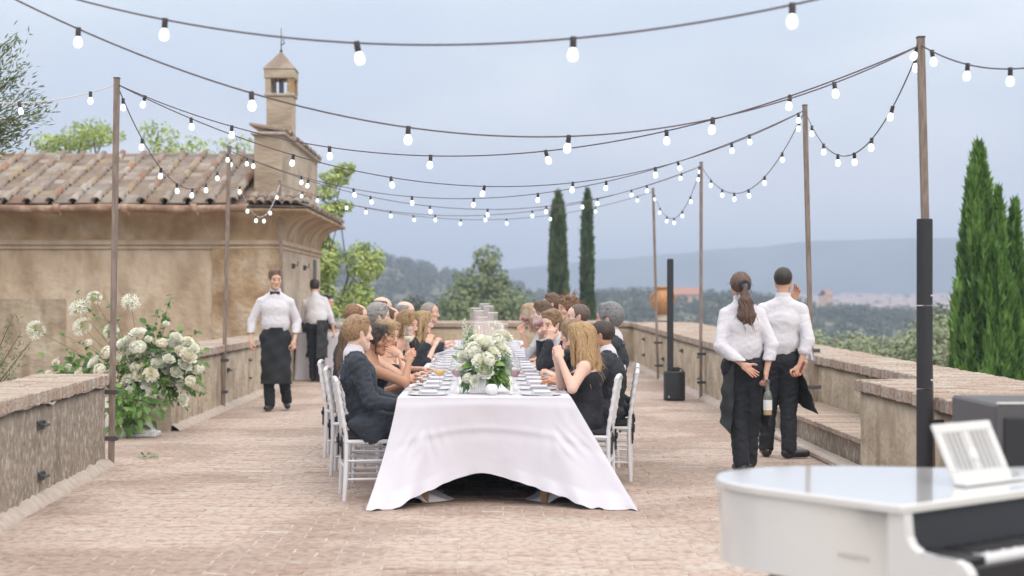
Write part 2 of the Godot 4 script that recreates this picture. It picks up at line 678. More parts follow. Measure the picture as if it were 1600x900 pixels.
# spec: at, yaw, sit, dress (suit, shirt, dress, waiter), skin, hair, hair_col, woman, head (world), look (yaw, pitch of the head, degrees against the body), el/er/wl/wr (world elbows and wrists),
# hl/hr (hand kinds), fl/fr (finger directions, world), pl/pr (palm normals, world), scale, cell, and joints given in own axes
func person(spec: Dictionary, label: String, group := "") -> Node3D:
	var at: Vector3 = spec.at
	var yaw: float = deg_to_rad(spec.yaw)
	var sit: bool = spec.get("sit", false)
	var woman: bool = spec.get("woman", false)
	var cell: float = spec.get("cell", 0.015)
	var sc: float = spec.get("scale", 1.0)
	var turn := Basis(Vector3.UP, yaw)
	var J := {}
	if sit:
		J = {"pel": Vector3(0, 0.55, 0), "wai": Vector3(0, 0.71, -0.03), "che": Vector3(0, 0.9, -0.03), "nek": Vector3(0, 1.065, -0.03), "hed": Vector3(0, 1.215, 0.02), "shL": Vector3(0.172, 0.995, -0.03), "hiL": Vector3(0.09, 0.54, 0.0), "knL": Vector3(0.12, 0.53, 0.42), "anL": Vector3(0.12, 0.09, 0.4), "toL": Vector3(0.13, 0.045, 0.53), "wrL": Vector3(0.16, 0.8, 0.36)}
	else:
		J = {"pel": Vector3(0, 0.93, 0), "wai": Vector3(0, 1.07, 0), "che": Vector3(0, 1.26, 0), "nek": Vector3(0, 1.45, -0.02), "hed": Vector3(0, 1.61, 0.015), "shL": Vector3(0.165, 1.355, -0.015), "hiL": Vector3(0.09, 0.9, 0.0), "knL": Vector3(0.1, 0.5, 0.02), "anL": Vector3(0.105, 0.09, -0.02), "toL": Vector3(0.13, 0.045, 0.12), "wrL": Vector3(0.26, 0.87, 0.05)}
	for k in J.keys():
		if k.ends_with("L"):
			J[k.left(2) + "R"] = J[k] * Vector3(-1, 1, 1)
	if woman:
		J.shL.x *= 0.88
		J.shR.x *= 0.88
	var own: Dictionary = spec.get("J", {})
	for k in own:
		J[k] = own[k]
	for k in J:
		J[k] *= sc
	var to_own := func(p: Vector3) -> Vector3: return turn.inverse() * (p - at)
	if spec.has("head"):
		var dh: Vector3 = to_own.call(spec.head) - J.hed
		J.hed += dh
		for w in [["wai", 0.18], ["che", 0.5], ["nek", 0.86], ["shL", 0.8], ["shR", 0.8]]:
			if not own.has(w[0]):
				J[w[0]] += dh * w[1]
	for s in ["L", "R"]:
		var key: String = "w" + s.to_lower()
		if spec.has(key):
			J["wr" + s] = to_own.call(spec[key])
		key = "e" + s.to_lower()
		if spec.has(key):
			J["el" + s] = to_own.call(spec[key])
		elif not J.has("el" + s):
			var pole := Vector3(0.6 if s == "L" else -0.6, -1.0, -0.4)
			J["el" + s] = ik(J["sh" + s], J["wr" + s], 0.29 * sc, 0.26 * sc, spec.get("pole" + s, pole))
		# keep the forearm at its length
		var fore: Vector3 = J["wr" + s] - J["el" + s]
		J["wr" + s] = J["el" + s] + fore.normalized() * clampf(fore.length(), 0.2, 0.29 * sc)
	var look: Vector2 = spec.get("look", Vector2.ZERO)
	var hb := Basis(Vector3.UP, deg_to_rad(look.x)) * Basis(Vector3.RIGHT, deg_to_rad(look.y)) * Basis(Vector3.BACK, deg_to_rad(spec.get("tilt", 0.0)))
	var hs: float = (0.99 if woman else 1.05) * spec.get("head_size", 1.0)
	var hx := Transform3D(hb * Basis.from_scale(Vector3.ONE * hs), J.hed)
	var lo := Vector3(9, 9, 9)
	var hi := Vector3(-9, -9, -9)
	for k in J:
		lo = lo.min(J[k])
		hi = hi.max(J[k])
	lo -= Vector3.ONE * 0.2
	hi += Vector3.ONE * 0.2
	lo.y = maxf(lo.y, -0.02)
	var dress: String = spec.dress
	var bare := dress == "dress"
	var side: Vector3 = (J.shL - J.shR).normalized()
	var hip: Vector3 = (J.hiL - J.hiR).normalized()
	var g := 0.92 if woman else 1.0

	# the body
	var f := Field.new(lo, hi, cell)
	var thin := 0.0 if bare else -0.02
	f.cap(J.pel, J.wai, (0.105 + thin) * g, (0.085 + thin) * g, 0.04, hip, 1.4)
	f.cap(J.wai, J.che, (0.085 + thin) * g, (0.1 + thin) * g, 0.04, side, 1.4)
	f.cap(J.che, (J.nek + J.che) * 0.5, (0.1 + thin) * g, (0.085 + thin) * g, 0.04, side, 1.45)
	f.cap(J.nek + (J.che - J.nek) * 0.2, J.hed + hb * Vector3(0, -0.06, -0.025) * hs, 0.062 * g, 0.05 * g, 0.03)
	for s in ["L", "R"]:
		f.cap(J.nek, J["sh" + s], 0.045 * g, 0.05 * g + thin * 0.5, 0.04)
		f.cap(J["sh" + s], J["el" + s], 0.052 * g + thin * 0.4, 0.04 * g + thin * 0.3, 0.02)
		f.cap(J["el" + s], J["wr" + s], 0.04 * g + thin * 0.3, 0.026 * g, 0.015)
		f.cap(J["hi" + s], J["kn" + s], 0.085 + thin, 0.055 + thin * 0.5, 0.03)
		f.cap(J["kn" + s], J["an" + s], 0.054 + thin * 0.5, 0.034 + thin * 0.4, 0.02)
		f.cap(J["an" + s] + Vector3(0, -0.03, 0), J["to" + s], 0.034, 0.022, 0.02)
	if bare:
		var fr := side.cross(Vector3.UP).normalized()
		for s in [-1.0, 1.0]:
			f.ell(J.che + side * 0.075 * s + fr * 0.075 + Vector3(0, -0.02, 0), Vector3(0.062, 0.06, 0.06), 0.04)
	var body := f.net()
	body.add(head_shape(woman), hx)
	for s in ["L", "R"]:
		var kind: String = spec.get("h" + s.to_lower(), "relaxed")
		var z: Vector3 = (J["wr" + s] - J["el" + s]).normalized()
		if spec.has("f" + s.to_lower()):
			z = (turn.inverse() * (spec["f" + s.to_lower()] as Vector3)).normalized()
		var up: Vector3 = Vector3.UP if absf(z.y) < 0.8 else (-side if s == "L" else side) * -1.0
		if spec.has("p" + s.to_lower()):
			up = -(turn.inverse() * (spec["p" + s.to_lower()] as Vector3)).normalized()
		up = (up - z * up.dot(z)).normalized()
		var x := up.cross(z) * (-1.0 if s == "L" else 1.0)
		body.add(hand_shape(kind), Transform3D(Basis(x, up, z) * Basis.from_scale(Vector3.ONE * (0.92 if woman else 1.05)), J["wr" + s] + z * 0.005))
	var p := thing("person", label, "person", at, yaw, group)
	var skin: Color = spec.get("skin", Color(0.62, 0.4, 0.3)) * 1.1
	var sm := mat("skin", lin(skin.r, skin.g, skin.b), 0.68, true)
	sm.subsurf_scatter_enabled = true
	sm.subsurf_scatter_strength = 0.12
	obj("body", body, sm, p)

	# clothes
	var seed_of: int = label.hash() % 997
	if dress == "suit" or dress == "shirt":
		var jacket := Field.new(lo, hi, cell)
		jacket.cap(J.pel + Vector3(0, -0.01, 0), J.wai, 0.132, 0.112, 0.04, hip, 1.35)
		jacket.cap(J.wai, J.che, 0.112, 0.125, 0.04, side, 1.36)
		jacket.cap(J.che, (J.nek * 0.55 + J.che * 0.45), 0.125, 0.096, 0.04, side, 1.5)
		for s in ["L", "R"]:
			jacket.cap(J.nek + (J.che - J.nek) * 0.1, J["sh" + s], 0.058, 0.07, 0.035)
			jacket.cap(J["sh" + s], J["el" + s], 0.071, 0.056, 0.02)
			jacket.cap(J["el" + s], J["el" + s].lerp(J["wr" + s], 0.88), 0.056, 0.043, 0.015)
			if sit:
				jacket.cap(J["hi" + s], J["hi" + s].lerp(J["kn" + s], 0.35), 0.105, 0.09, 0.04)
				var flap: Vector3 = hip * (0.095 if s == "L" else -0.095)
				jacket.cap(J["hi" + s] + flap + Vector3(0, 0.02, -0.05), J["hi" + s] + flap + Vector3(0, -0.09, 0.0), 0.06, 0.035, 0.05, Vector3(0, 0, 1), 2.2)
		var fr := side.cross(J.nek - J.che).normalized()
		jacket.cap(J.nek + fr * 0.07 + Vector3(0, 0.03, 0), J.che + fr * 0.16 + Vector3(0, -0.06, 0), 0.062, 0.012, 0.004, Vector3.ZERO, 1.0, true)
		jacket.cap(J.nek + Vector3(0, -0.01, 0) + fr * 0.02, J.hed, 0.066, 0.075, 0.004, Vector3.ZERO, 1.0, true)
		obj("jacket" if dress == "suit" else "shirt", ruffle(jacket.net(), 0.0095, 0.11, seed_of), M[spec.get("cloth", "suit_black")], p)
		var white := Field.new(J.che - Vector3(0.25, 0.25, 0.25), J.nek + Vector3(0.25, 0.2, 0.25), cell * 0.8)
		white.cap(J.wai, J.che, 0.1, 0.112, 0.04, side, 1.3)
		white.cap(J.che, J.nek, 0.112, 0.066, 0.04)
		white.cap(J.nek + (J.che - J.nek) * 0.3, J.nek, 0.09, 0.074, 0.03)
		var nd: Vector3 = (J.hed + hb * Vector3(0, -0.07, -0.02) - J.nek).normalized()
		white.cap(J.nek, J.nek + nd * 0.062, 0.068, 0.06, 0.01)
		white.cap(J.nek + nd * 0.1 + fr * 0.075, J.nek + fr * 0.08 - nd * 0.02, 0.03, 0.005, 0.004, Vector3.ZERO, 1.0, true)
		white.cut(J.nek + nd * 0.075, nd)
		obj("collar_shirt", white.net(), M.shirt_white, p)
		var cuffs := MB.new()
		for s in ["L", "R"]:
			cuffs.tube([J["el" + s].lerp(J["wr" + s], 0.86), J["el" + s].lerp(J["wr" + s], 0.985)], [0.037, 0.035], 12)
		obj("shirt_cuff", cuffs, M.shirt_white, p)
	elif dress == "waiter":
		var shirt := Field.new(lo, hi, cell)
		shirt.cap(J.pel + Vector3(0, 0.05, 0), J.wai, 0.114 * g, 0.13 * g, 0.03, hip, 1.3)
		shirt.cap(J.wai, J.che, 0.13 * g, 0.124 * g, 0.04, side, 1.36)
		shirt.cap(J.che, (J.nek * 0.6 + J.che * 0.4), 0.122 * g, 0.088 * g, 0.04, side, 1.5)
		for s in ["L", "R"]:
			shirt.cap(J.nek + (J.che - J.nek) * 0.1, J["sh" + s], 0.05 * g, 0.054 * g, 0.045)
			shirt.cap(J["sh" + s], J["el" + s], 0.06 * g, 0.059 * g, 0.02)
			var roll: float = spec.get("roll" + s, 1.0)
			shirt.cap(J["el" + s], J["el" + s].lerp(J["wr" + s], roll - 0.1), 0.059 * g, 0.053 * g, 0.015)
			shirt.cap(J["el" + s].lerp(J["wr" + s], roll - 0.08), J["el" + s].lerp(J["wr" + s], roll), 0.042 * g, 0.036 * g, 0.012)
		shirt.cap(J.nek + (J.che - J.nek) * 0.35, J.nek + Vector3(0, 0.005, -0.004), 0.085 * g, 0.07 * g, 0.03)
		shirt.cut(J.pel + Vector3(0, 0.03, 0), Vector3.DOWN)
		obj("shirt", ruffle(shirt.net(), 0.0048, 0.15, seed_of), M.shirt_white, p)
		var nd: Vector3 = (J.hed + hb * Vector3(0, -0.07, -0.02) * hs - J.nek).normalized()
		var col := MB.new()
		var ring := []
		for k in 3:
			var row := []
			for i in 24:
				var a := TAU * (i + 0.5) / 24.0 + PI / 2.0
				var dip := 0.018 * pow(maxf(0.0, sin(TAU * (i + 0.5) / 24.0 + PI / 2.0)), 8.0)
				var r: float = [0.078, 0.072, 0.069][k] * g
				row.append(J.nek + nd * (-0.01 + 0.038 * k - (dip * k)) + (side * cos(a) + side.cross(nd) * sin(a)) * r)
			ring.append(row)
		col.grid(ring, true, true)
		obj("collar", col, M.shirt_white, p)
		if spec.get("tie", false):
			var fr := side.cross(nd).normalized()
			var kn: Vector3 = J.nek + fr * 0.078 + nd * 0.012
			var bt := MB.new()
			bt.sphere(kn, Vector3(0.012, 0.014, 0.01), 8, 5)
			for s in [-1.0, 1.0]:
				bt.tube([kn, kn + side * 0.03 * s, kn + side * 0.062 * s], [0.008, 0.017, 0.024], 6)
			obj("bow_tie", bt, M.suit_black, p)
	else:
		var d := Field.new(lo, hi, cell)
		d.cap(J.pel + Vector3(0, -0.01, 0), J.wai, 0.12, 0.094, 0.04, hip, 1.38)
		d.cap(J.wai, J.che, 0.092, 0.103, 0.04, side, 1.36)
		d.cap(J.che, (J.nek + J.che) * 0.5, 0.103, 0.082, 0.04, side, 1.45)
		var fr := side.cross(Vector3.UP).normalized()
		for s in [-1.0, 1.0]:
			d.ell(J.che + side * 0.075 * s + fr * 0.078 + Vector3(0, -0.02, 0), Vector3(0.068, 0.066, 0.066), 0.04)
		for s in ["L", "R"]:
			d.cap(J["hi" + s], J["kn" + s], 0.11, 0.085, 0.06)
			d.cap(J["kn" + s], J["kn" + s] + Vector3(0, -0.25, -0.02), 0.085, 0.09, 0.05)
			if spec.get("sleeves", false):
				d.cap(J.nek + (J.che - J.nek) * 0.1, J["sh" + s], 0.045, 0.058, 0.03)
				d.cap(J["sh" + s], J["el" + s], 0.058, 0.05, 0.02)
				d.cap(J["el" + s], J["el" + s].lerp(J["wr" + s], spec.get("sleeve_to", 0.2)), 0.05, 0.042, 0.02)
			elif spec.get("straps", false):
				d.cap(J.che + side * (0.1 if s == "L" else -0.1) + fr * 0.06, J["sh" + s] * 0.6 + J.nek * 0.4 + Vector3(0, 0.03, 0), 0.035, 0.03, 0.03)
		if spec.get("sleeves", false) or spec.get("straps", false):
			d.cap(J.nek + fr * 0.06 + Vector3(0, 0.03, 0), J.che + fr * 0.14 + Vector3(0, 0.03, 0), 0.06, 0.03, 0.004, Vector3.ZERO, 1.0, true)
			d.cap(J.nek, J.hed, 0.085, 0.09, 0.004, Vector3.ZERO, 1.0, true)
		else:
			d.cut(J.che + Vector3(0, 0.045, 0), (J.nek - J.che).normalized())
		obj("dress", ruffle(d.net(), 0.004, 0.1, seed_of), M[spec.get("cloth", "dress_black")], p)
	if dress != "dress":
		var t := Field.new(lo, Vector3(hi.x, J.wai.y + 0.1, hi.z), cell)
		t.cap(J.hiL, J.hiR, 0.112, 0.112, 0.04)
		t.cap(J.pel, J.wai, 0.1, 0.09, 0.04, hip, 1.4)
		for s in ["L", "R"]:
			t.cap(J["hi" + s], J["kn" + s], 0.105 * g, 0.08 * g, 0.025)
			t.cap(J["kn" + s], J["an" + s], 0.08 * g, 0.066, 0.02)
		obj("trousers", ruffle(t.net(), 0.008, 0.17, seed_of + 3), M[spec.get("trousers", spec.get("cloth", "trousers_black"))], p)
	for s in ["L", "R"]:
		var sh := Field.new(J["an" + s] - Vector3.ONE * 0.25, J["an" + s] + Vector3.ONE * 0.25, cell * 0.75)
		var an: Vector3 = J["an" + s]
		var to: Vector3 = J["to" + s]
		var dir := ((to - an) * Vector3(1, 0, 1)).normalized()
		sh.cap(an + Vector3(0, -0.04, 0) - dir * 0.03, to, 0.044, 0.036, 0.03, dir.cross(Vector3.UP), 1.1)
		sh.cap(an, an - Vector3(0, 0.05, 0), 0.045, 0.04, 0.02)
		sh.cut(Vector3(0, minf(an.y - 0.088, to.y - 0.043), 0), Vector3.DOWN)
		obj("shoe", sh.net(), M.leather_black, p)
	var hc: Color = spec.get("hair_col", Color(0.09, 0.055, 0.03))
	if spec.hair != "none":
		var hm := mat("hair", lin(hc.r, hc.g, hc.b), 0.55, true)
		hm.rim_enabled = true
		hm.rim = 0.3
		hm.rim_tint = 0.7
		var ho := obj("hair", meshes.get("hair mesh " + spec.hair, null), hm, p)
		if ho.mesh == null:
			meshes["hair mesh " + spec.hair] = hair_shape(spec.hair).mesh()
			ho.mesh = meshes["hair mesh " + spec.hair]
		ho.transform = hx
		if spec.hair == "ponytail":
			var ring := MB.new()
			var row := []
			for i in 13:
				var a := TAU * i / 12.0
				row.append(Vector3(0, 0.012, -0.137) + Vector3(cos(a) * 0.036, sin(a) * 0.036 * 0.9, 0.012 * sin(a)))
			ring.tube(row, [0.018, 0.021, 0.017, 0.02], 8, false)
			obj("scrunchie", ring, M.suit_black, p).transform = hx
	if spec.has("apron"):
		obj("apron", apron(J, spec.apron), M[spec.get("apron_cloth", "apron_black")], p)
	p.set_meta("joints", J)
	return p


# a waist apron: a: from and to angle about the body (0 = front, degrees, positive towards the left), hem height, flare at each edge, skirt radius
func apron(J: Dictionary, a: Dictionary) -> MB:
	var m := MB.new()
	var outer := []
	var inner := []
	var n := 34
	for k in 19:
		var v := k / 18.0
		var ro := []
		var ri := []
		for i in n + 1:
			var u := float(i) / n
			var an := deg_to_rad(lerpf(a.from, a.to, u))
			var edge: float = lerpf(a.get("flare0", 0.0), a.get("flare1", 0.0), u) * pow(absf(u * 2.0 - 1.0), 3.0)
			var y := lerpf(J.pel.y + a.get("top", 0.1), a.hem + a.get("curve", 0.0) * pow(absf(u * 2.0 - 1.0), 2.0), v)
			var c: Vector3 = J.pel.lerp((J.knL + J.knR) * 0.5, clampf((J.pel.y - y) / 0.45, 0.0, 1.0))
			var wide: float = 0.16 + 0.035 * v + edge * v
			var deep: float = 0.135 + 0.04 * v + edge * v
			var fold := 0.014 * v * sin(u * 23.0 + v * 2.0) + 0.014 * sin(u * 11.0 + v * 9.0) * v + 0.008 * sin(v * 27.0 + u * 14.0) + 0.006 * sin(v * 13.0 - u * 21.0)
			var d := Vector3(sin(an), 0, cos(an))
			ro.append(Vector3(c.x, y, c.z) + Vector3(d.x * (wide + fold), 0, d.z * (deep + fold)))
			ri.append(Vector3(c.x, y, c.z) + Vector3(d.x * (wide + fold - 0.006), 0, d.z * (deep + fold - 0.006)))
		outer.append(ro)
		inner.append(ri)
	m.grid(outer, false, true)
	m.grid(inner, false, false)
	return m


# ---------------------------------------------------------------- camera, sky, light
func set_light() -> void:
	var cam := Camera3D.new()
	cam.name = "camera"
	cam.projection = Camera3D.PROJECTION_FRUSTUM
	cam.near = 0.05
	cam.far = 20000.0
	cam.size = 2.0 * 0.05 * 450.0 / 2400.0
	cam.frustum_offset = Vector2(43.0, 12.0) / 2400.0 * 0.05
	cam.position = Vector3(0, 1.5, 0)
	var att := CameraAttributesPhysical.new()
	att.frustum_focal_length = 53.0
	att.frustum_focus_distance = 12.8
	att.exposure_aperture = 1.9
	cam.attributes = att
	add_child(cam)
	cam.current = true

	var im := Image.create_empty(1024, 512, false, Image.FORMAT_RGBF)
	var n := FastNoiseLite.new()
	n.seed = 4
	n.frequency = 1.0
	n.fractal_octaves = 5
	for y in 512:
		var el := PI / 2.0 - PI * (y + 0.5) / 512.0
		var s := sin(el)
		for x in 1024:
			var an := TAU * (x + 0.5) / 1024.0
			var q := Color(0.16, 0.135, 0.12)
			if s > -0.02:
				var up := clampf(s, 0.0, 1.0)
				var base := Color(0.645, 0.665, 0.745).lerp(Color(0.61, 0.69, 0.775), smoothstep(0.0, 0.2, up)) * (1.0 + 1.9 * smoothstep(0.12, 1.0, up))
				base = base.lerp(Color(0.7, 0.685, 0.68) * (1.0 + 1.9 * smoothstep(0.12, 1.0, up)), smoothstep(0.15, 0.6, up))
				# a high sheet of cloud: seen flatter towards the horizon
				var h := 0.25 + up
				var c := n.get_noise_3d(cos(an) * 1.1 / h, s * 3.0, sin(an) * 1.1 / h)
				var c2 := n.get_noise_3d(cos(an) * 2.4 + 7.0, s * 9.0, sin(an) * 2.4)
				q = base.lerp(Color(0.66, 0.69, 0.76) * (1.0 + 1.1 * up), clampf(c * 1.6 + c2 * 1.3, 0.0, 0.8))
				q = q.lerp(Color(0.47, 0.53, 0.67) * (1.0 + 0.8 * up), clampf(-c * 0.9 - c2 * 0.8, 0.0, 0.45))
				q = q.lerp(Color(0.62, 0.6, 0.69), 0.35 * (1.0 - smoothstep(0.0, 0.06, up)) * (0.5 + 0.5 * cos(an - 2.2)))
				if s < 0.0:
					q = Color(0.16, 0.135, 0.12).lerp(q, (s + 0.02) / 0.02)
			im.set_pixel(x, y, q)
	var sky := Sky.new()
	var pm := PanoramaSkyMaterial.new()
	pm.panorama = ImageTexture.create_from_image(im)
	sky.sky_material = pm
	var e := Environment.new()
	e.background_mode = Environment.BG_SKY
	e.sky = sky
	e.tonemap_mode = Environment.TONE_MAPPER_LINEAR
	e.tonemap_exposure = 1.27
	e.fog_enabled = true
	e.fog_density = 0.00092
	e.fog_light_color = Color(0.84, 0.905, 1.0)
	e.sdfgi_enabled = true
	e.ssao_enabled = true
	e.ssil_enabled = true
	var we := WorldEnvironment.new()
	we.name = "world_environment"
	we.environment = e
	add_child(we)
	var sun := DirectionalLight3D.new()
	sun.name = "sun"
	sun.light_energy = 0.36
	sun.light_angular_distance = 40.0
	sun.light_color = Color(1.0, 0.93, 0.84)
	sun.rotation_degrees = Vector3(-38, 30, 0)
	sun.shadow_enabled = true
	add_child(sun)


func set_materials() -> void:
	var streak := ntex(11, 0.012, [[0.2, Color(0.87, 0.85, 0.83)], [0.45, Color(0.96, 0.955, 0.95)], [0.62, Color(1, 1, 1)], [0.8, Color(0.94, 0.93, 0.92)]], 512, 4)
	var grain := ngray(5, 0.05, 0.0, 1.0, 512, 5)
	M["grain"] = null
	surface(mat("plaster_facade", Color.WHITE, 0.92), ntex(21, 0.006, [[0.25, lin(0.5, 0.395, 0.285)], [0.5, lin(0.56, 0.45, 0.335)], [0.75, lin(0.61, 0.505, 0.385)]], 512, 5), Vector3.ONE * 0.22, streak, Vector3(0.3, 0.12, 0.3), grain, 1.2)
	surface(mat("plaster_brown", Color.WHITE, 0.92), ntex(22, 0.008, [[0.2, lin(0.33, 0.225, 0.13)], [0.45, lin(0.44, 0.315, 0.19)], [0.6, lin(0.48, 0.36, 0.235)], [0.8, lin(0.55, 0.455, 0.34)]], 512, 5), Vector3.ONE * 0.3, streak, Vector3(0.3, 0.15, 0.3), grain, 1.5)
	surface(mat("plaster_pale", Color.WHITE, 0.92), ntex(23, 0.006, [[0.25, lin(0.47, 0.385, 0.29)], [0.75, lin(0.55, 0.47, 0.37)]], 512, 5), Vector3(0.1, 0.25, 0.1), streak, Vector3(0.08, 0.15, 0.08), grain, 1.2)
	var lichen := ntex(31, 0.03, [[0.2, lin(0.27, 0.225, 0.18)], [0.45, lin(0.33, 0.28, 0.225)], [0.62, lin(0.37, 0.32, 0.26)], [0.76, lin(0.46, 0.41, 0.35)], [0.88, lin(0.54, 0.5, 0.44)]], 512, 6)
	surface(mat("wall_lichen", Color.WHITE, 0.95), lichen, Vector3(0.62, 0.5, 0.62), streak, Vector3(0.25, 0.12, 0.25), grain, 0.9)
	surface(mat("wall_cream", Color.WHITE, 0.95), ntex(33, 0.012, [[0.25, lin(0.42, 0.345, 0.26)], [0.55, lin(0.51, 0.43, 0.32)], [0.8, lin(0.57, 0.5, 0.39)]], 512, 5), Vector3(0.25, 0.4, 0.25), streak, Vector3(0.4, 0.12, 0.4), grain, 0.8)
	surface(mat("mortar", Color.WHITE, 0.95), ntex(35, 0.03, [[0.2, lin(0.42, 0.35, 0.3)], [0.8, lin(0.54, 0.47, 0.41)]], 256, 4), Vector3.ONE, null, Vector3.ONE, grain, 1.0)
	var speck := ntex(41, 0.035, [[0.25, Color(0.86, 0.84, 0.82)], [0.5, Color(0.97, 0.965, 0.96)], [0.75, Color(1.0, 1.0, 1.0)]], 512, 5)
	var patch := ntex(42, 0.007, [[0.3, Color(0.88, 0.86, 0.85)], [0.55, Color(1, 1, 1)]], 512, 4)
	surface(mat("brick_floor", Color.WHITE, 0.85, true), speck, Vector3.ONE * 0.7, patch, Vector3.ONE * 0.12, grain, 0.5)
	surface(mat("brick_coping", Color.WHITE, 0.9, true), speck, Vector3.ONE * 1.3, null, Vector3.ONE, grain, 0.8)
	surface(mat("roof_tile", Color.WHITE, 0.9, true), speck, Vector3.ONE * 1.6, patch, Vector3.ONE * 0.5, grain, 0.8)
	surface(mat("rust_gutter", Color.WHITE, 0.7), ntex(51, 0.02, [[0.25, lin(0.2, 0.12, 0.08)], [0.5, lin(0.33, 0.19, 0.12)], [0.75, lin(0.4, 0.31, 0.24)]], 256, 4), Vector3.ONE * 0.8)
	surface(mat("terracotta", Color.WHITE, 0.85), ntex(52, 0.02, [[0.25, lin(0.42, 0.2, 0.09)], [0.7, lin(0.55, 0.3, 0.14)]], 256, 4), Vector3.ONE * 1.5)
	surface(mat("pole_steel", Color.WHITE, 0.6), ntex(53, 0.03, [[0.25, lin(0.19, 0.145, 0.12)], [0.7, lin(0.27, 0.215, 0.18)]], 256, 4), Vector3(3, 0.6, 3))
	mat("dark_steel", lin(0.09, 0.09, 0.095), 0.5, false, 0.3)
	mat("cable", lin(0.1, 0.075, 0.085), 0.6)
	mat("cable_white", lin(0.62, 0.6, 0.58), 0.5)
	mat("socket", lin(0.035, 0.032, 0.034), 0.5)
	var b := mat("bulb_glow", lin(0.8, 0.8, 0.8), 0.3)
	b.emission_enabled = true
	b.emission = Color(0.93, 1.0, 0.99)
	b.emission_energy_multiplier = 1.25
	var fl := mat("candle_flame", lin(0.9, 0.7, 0.4), 0.5)
	fl.emission_enabled = true
	fl.emission = Color(1.0, 0.82, 0.5)
	fl.emission_energy_multiplier = 2.0
	# cloth
	var weave := ngray(61, 0.2, 0.0, 1.0, 256, 2)
	var linen := mat("table_linen", lin(0.625, 0.615, 0.675), 0.9)
	linen.rim_enabled = true
	linen.rim = 0.25
	for k in [["shirt_white", 0.66, 0.65, 0.69], ["suit_black", 0.02, 0.023, 0.031], ["suit_navy", 0.027, 0.034, 0.048], ["suit_grey", 0.1, 0.1, 0.115], ["dress_black", 0.011, 0.012, 0.017], ["dress_silver", 0.5, 0.52, 0.55], ["trousers_black", 0.012, 0.015, 0.021], ["apron_black", 0.012, 0.014, 0.017], ["apron_grey", 0.03, 0.033, 0.035], ["cushion_black", 0.016, 0.016, 0.02]]:
		var m := mat(k[0], lin(k[1], k[2], k[3]), 0.82)
		m.rim_enabled = true
		m.rim = 0.2
		m.heightmap_enabled = true
		m.heightmap_texture = weave
		m.heightmap_scale = 0.08
		m.uv1_triplanar = true
		m.uv1_scale = Vector3.ONE * 4.0
	M["dress_silver"].roughness = 0.35
	mat("leather_black", lin(0.025, 0.022, 0.022), 0.35)
	# things
	mat("china_white", lin(0.7, 0.7, 0.7), 0.2)
	mat("cutlery", lin(0.72, 0.72, 0.74), 0.38, false, 0.6)
	mat("chair_white", lin(0.68, 0.68, 0.7), 0.35)
	var gl := mat("glass", Color(0.92, 0.93, 0.95, 0.085), 0.02)
	gl.metallic_specular = 0.4
	gl.transparency = BaseMaterial3D.TRANSPARENCY_ALPHA
	var cg := mat("cylinder_glass", Color(0.9, 0.84, 0.84, 0.17), 0.02)
	cg.transparency = BaseMaterial3D.TRANSPARENCY_ALPHA
	var rim := mat("glass_rim", Color(0.95, 0.93, 0.93, 0.6), 0.4)
	rim.transparency = BaseMaterial3D.TRANSPARENCY_ALPHA
	mat("wine_red", lin(0.25, 0.03, 0.035), 0.1)
	mat("wine_white", lin(0.75, 0.7, 0.5), 0.1)
	mat("wine_amber", lin(0.8, 0.5, 0.15), 0.1)
	mat("candle_wax", lin(0.85, 0.8, 0.72), 0.5).subsurf_scatter_enabled = true
	mat("petal_white", lin(0.88, 0.88, 0.83), 0.95, true).backlight_enabled = true
	M["petal_white"].backlight = Color(0.62, 0.64, 0.58)
	for k in ["leaf", "leaf_far"]:
		var m := mat(k, Color.WHITE, 0.55, true)
		m.backlight_enabled = true
		m.backlight = Color(0.5, 0.55, 0.3)
	surface(mat("bark", Color.WHITE, 0.95), ntex(71, 0.03, [[0.2, lin(0.06, 0.045, 0.035)], [0.8, lin(0.16, 0.13, 0.1)]], 256, 4), Vector3(3, 0.8, 3))
	mat("stem_green", lin(0.14, 0.2, 0.07), 0.7)
	var pw := mat("piano_white", lin(0.64, 0.635, 0.62), 0.12)
	pw.clearcoat_enabled = true
	pw.clearcoat = 0.8
	pw.clearcoat_roughness = 0.06
	mat("piano_black", lin(0.012, 0.012, 0.014), 0.4)
	mat("key_white", lin(0.8, 0.8, 0.8), 0.2)
	mat("wood_leg", lin(0.36, 0.22, 0.12), 0.6)
	mat("speaker_black", lin(0.022, 0.024, 0.028), 0.55)
	surface(mat("speaker_grey", Color.WHITE, 0.7), ntex(81, 0.1, [[0.2, lin(0.075, 0.075, 0.08)], [0.8, lin(0.11, 0.11, 0.115)]], 256, 2), Vector3.ONE * 6.0)
	surface(mat("stone_white", Color.WHITE, 0.6), ntex(82, 0.03, [[0.2, lin(0.62, 0.62, 0.62)], [0.8, lin(0.78, 0.78, 0.77)]], 256, 4), Vector3.ONE * 2.0)
	surface(mat("grass_ground", Color.WHITE, 0.95), ntex(91, 0.02, [[0.2, lin(0.07, 0.085, 0.035)], [0.5, lin(0.12, 0.13, 0.06)], [0.8, lin(0.2, 0.18, 0.1)]], 512, 5), Vector3.ONE * 0.02)
	surface(mat("hill_green", Color.WHITE, 0.95), ntex(92, 0.01, [[0.2, lin(0.06, 0.075, 0.045)], [0.5, lin(0.11, 0.115, 0.07)], [0.75, lin(0.25, 0.22, 0.15)]], 512, 5), Vector3.ONE * 0.006)
	surface(mat("mountain_blue", Color.WHITE, 0.95), ntex(93, 0.01, [[0.2, lin(0.03, 0.045, 0.05)], [0.8, lin(0.1, 0.11, 0.1)]], 512, 5), Vector3.ONE * 0.0012)
	mat("town_wall", Color.WHITE, 0.9, true)
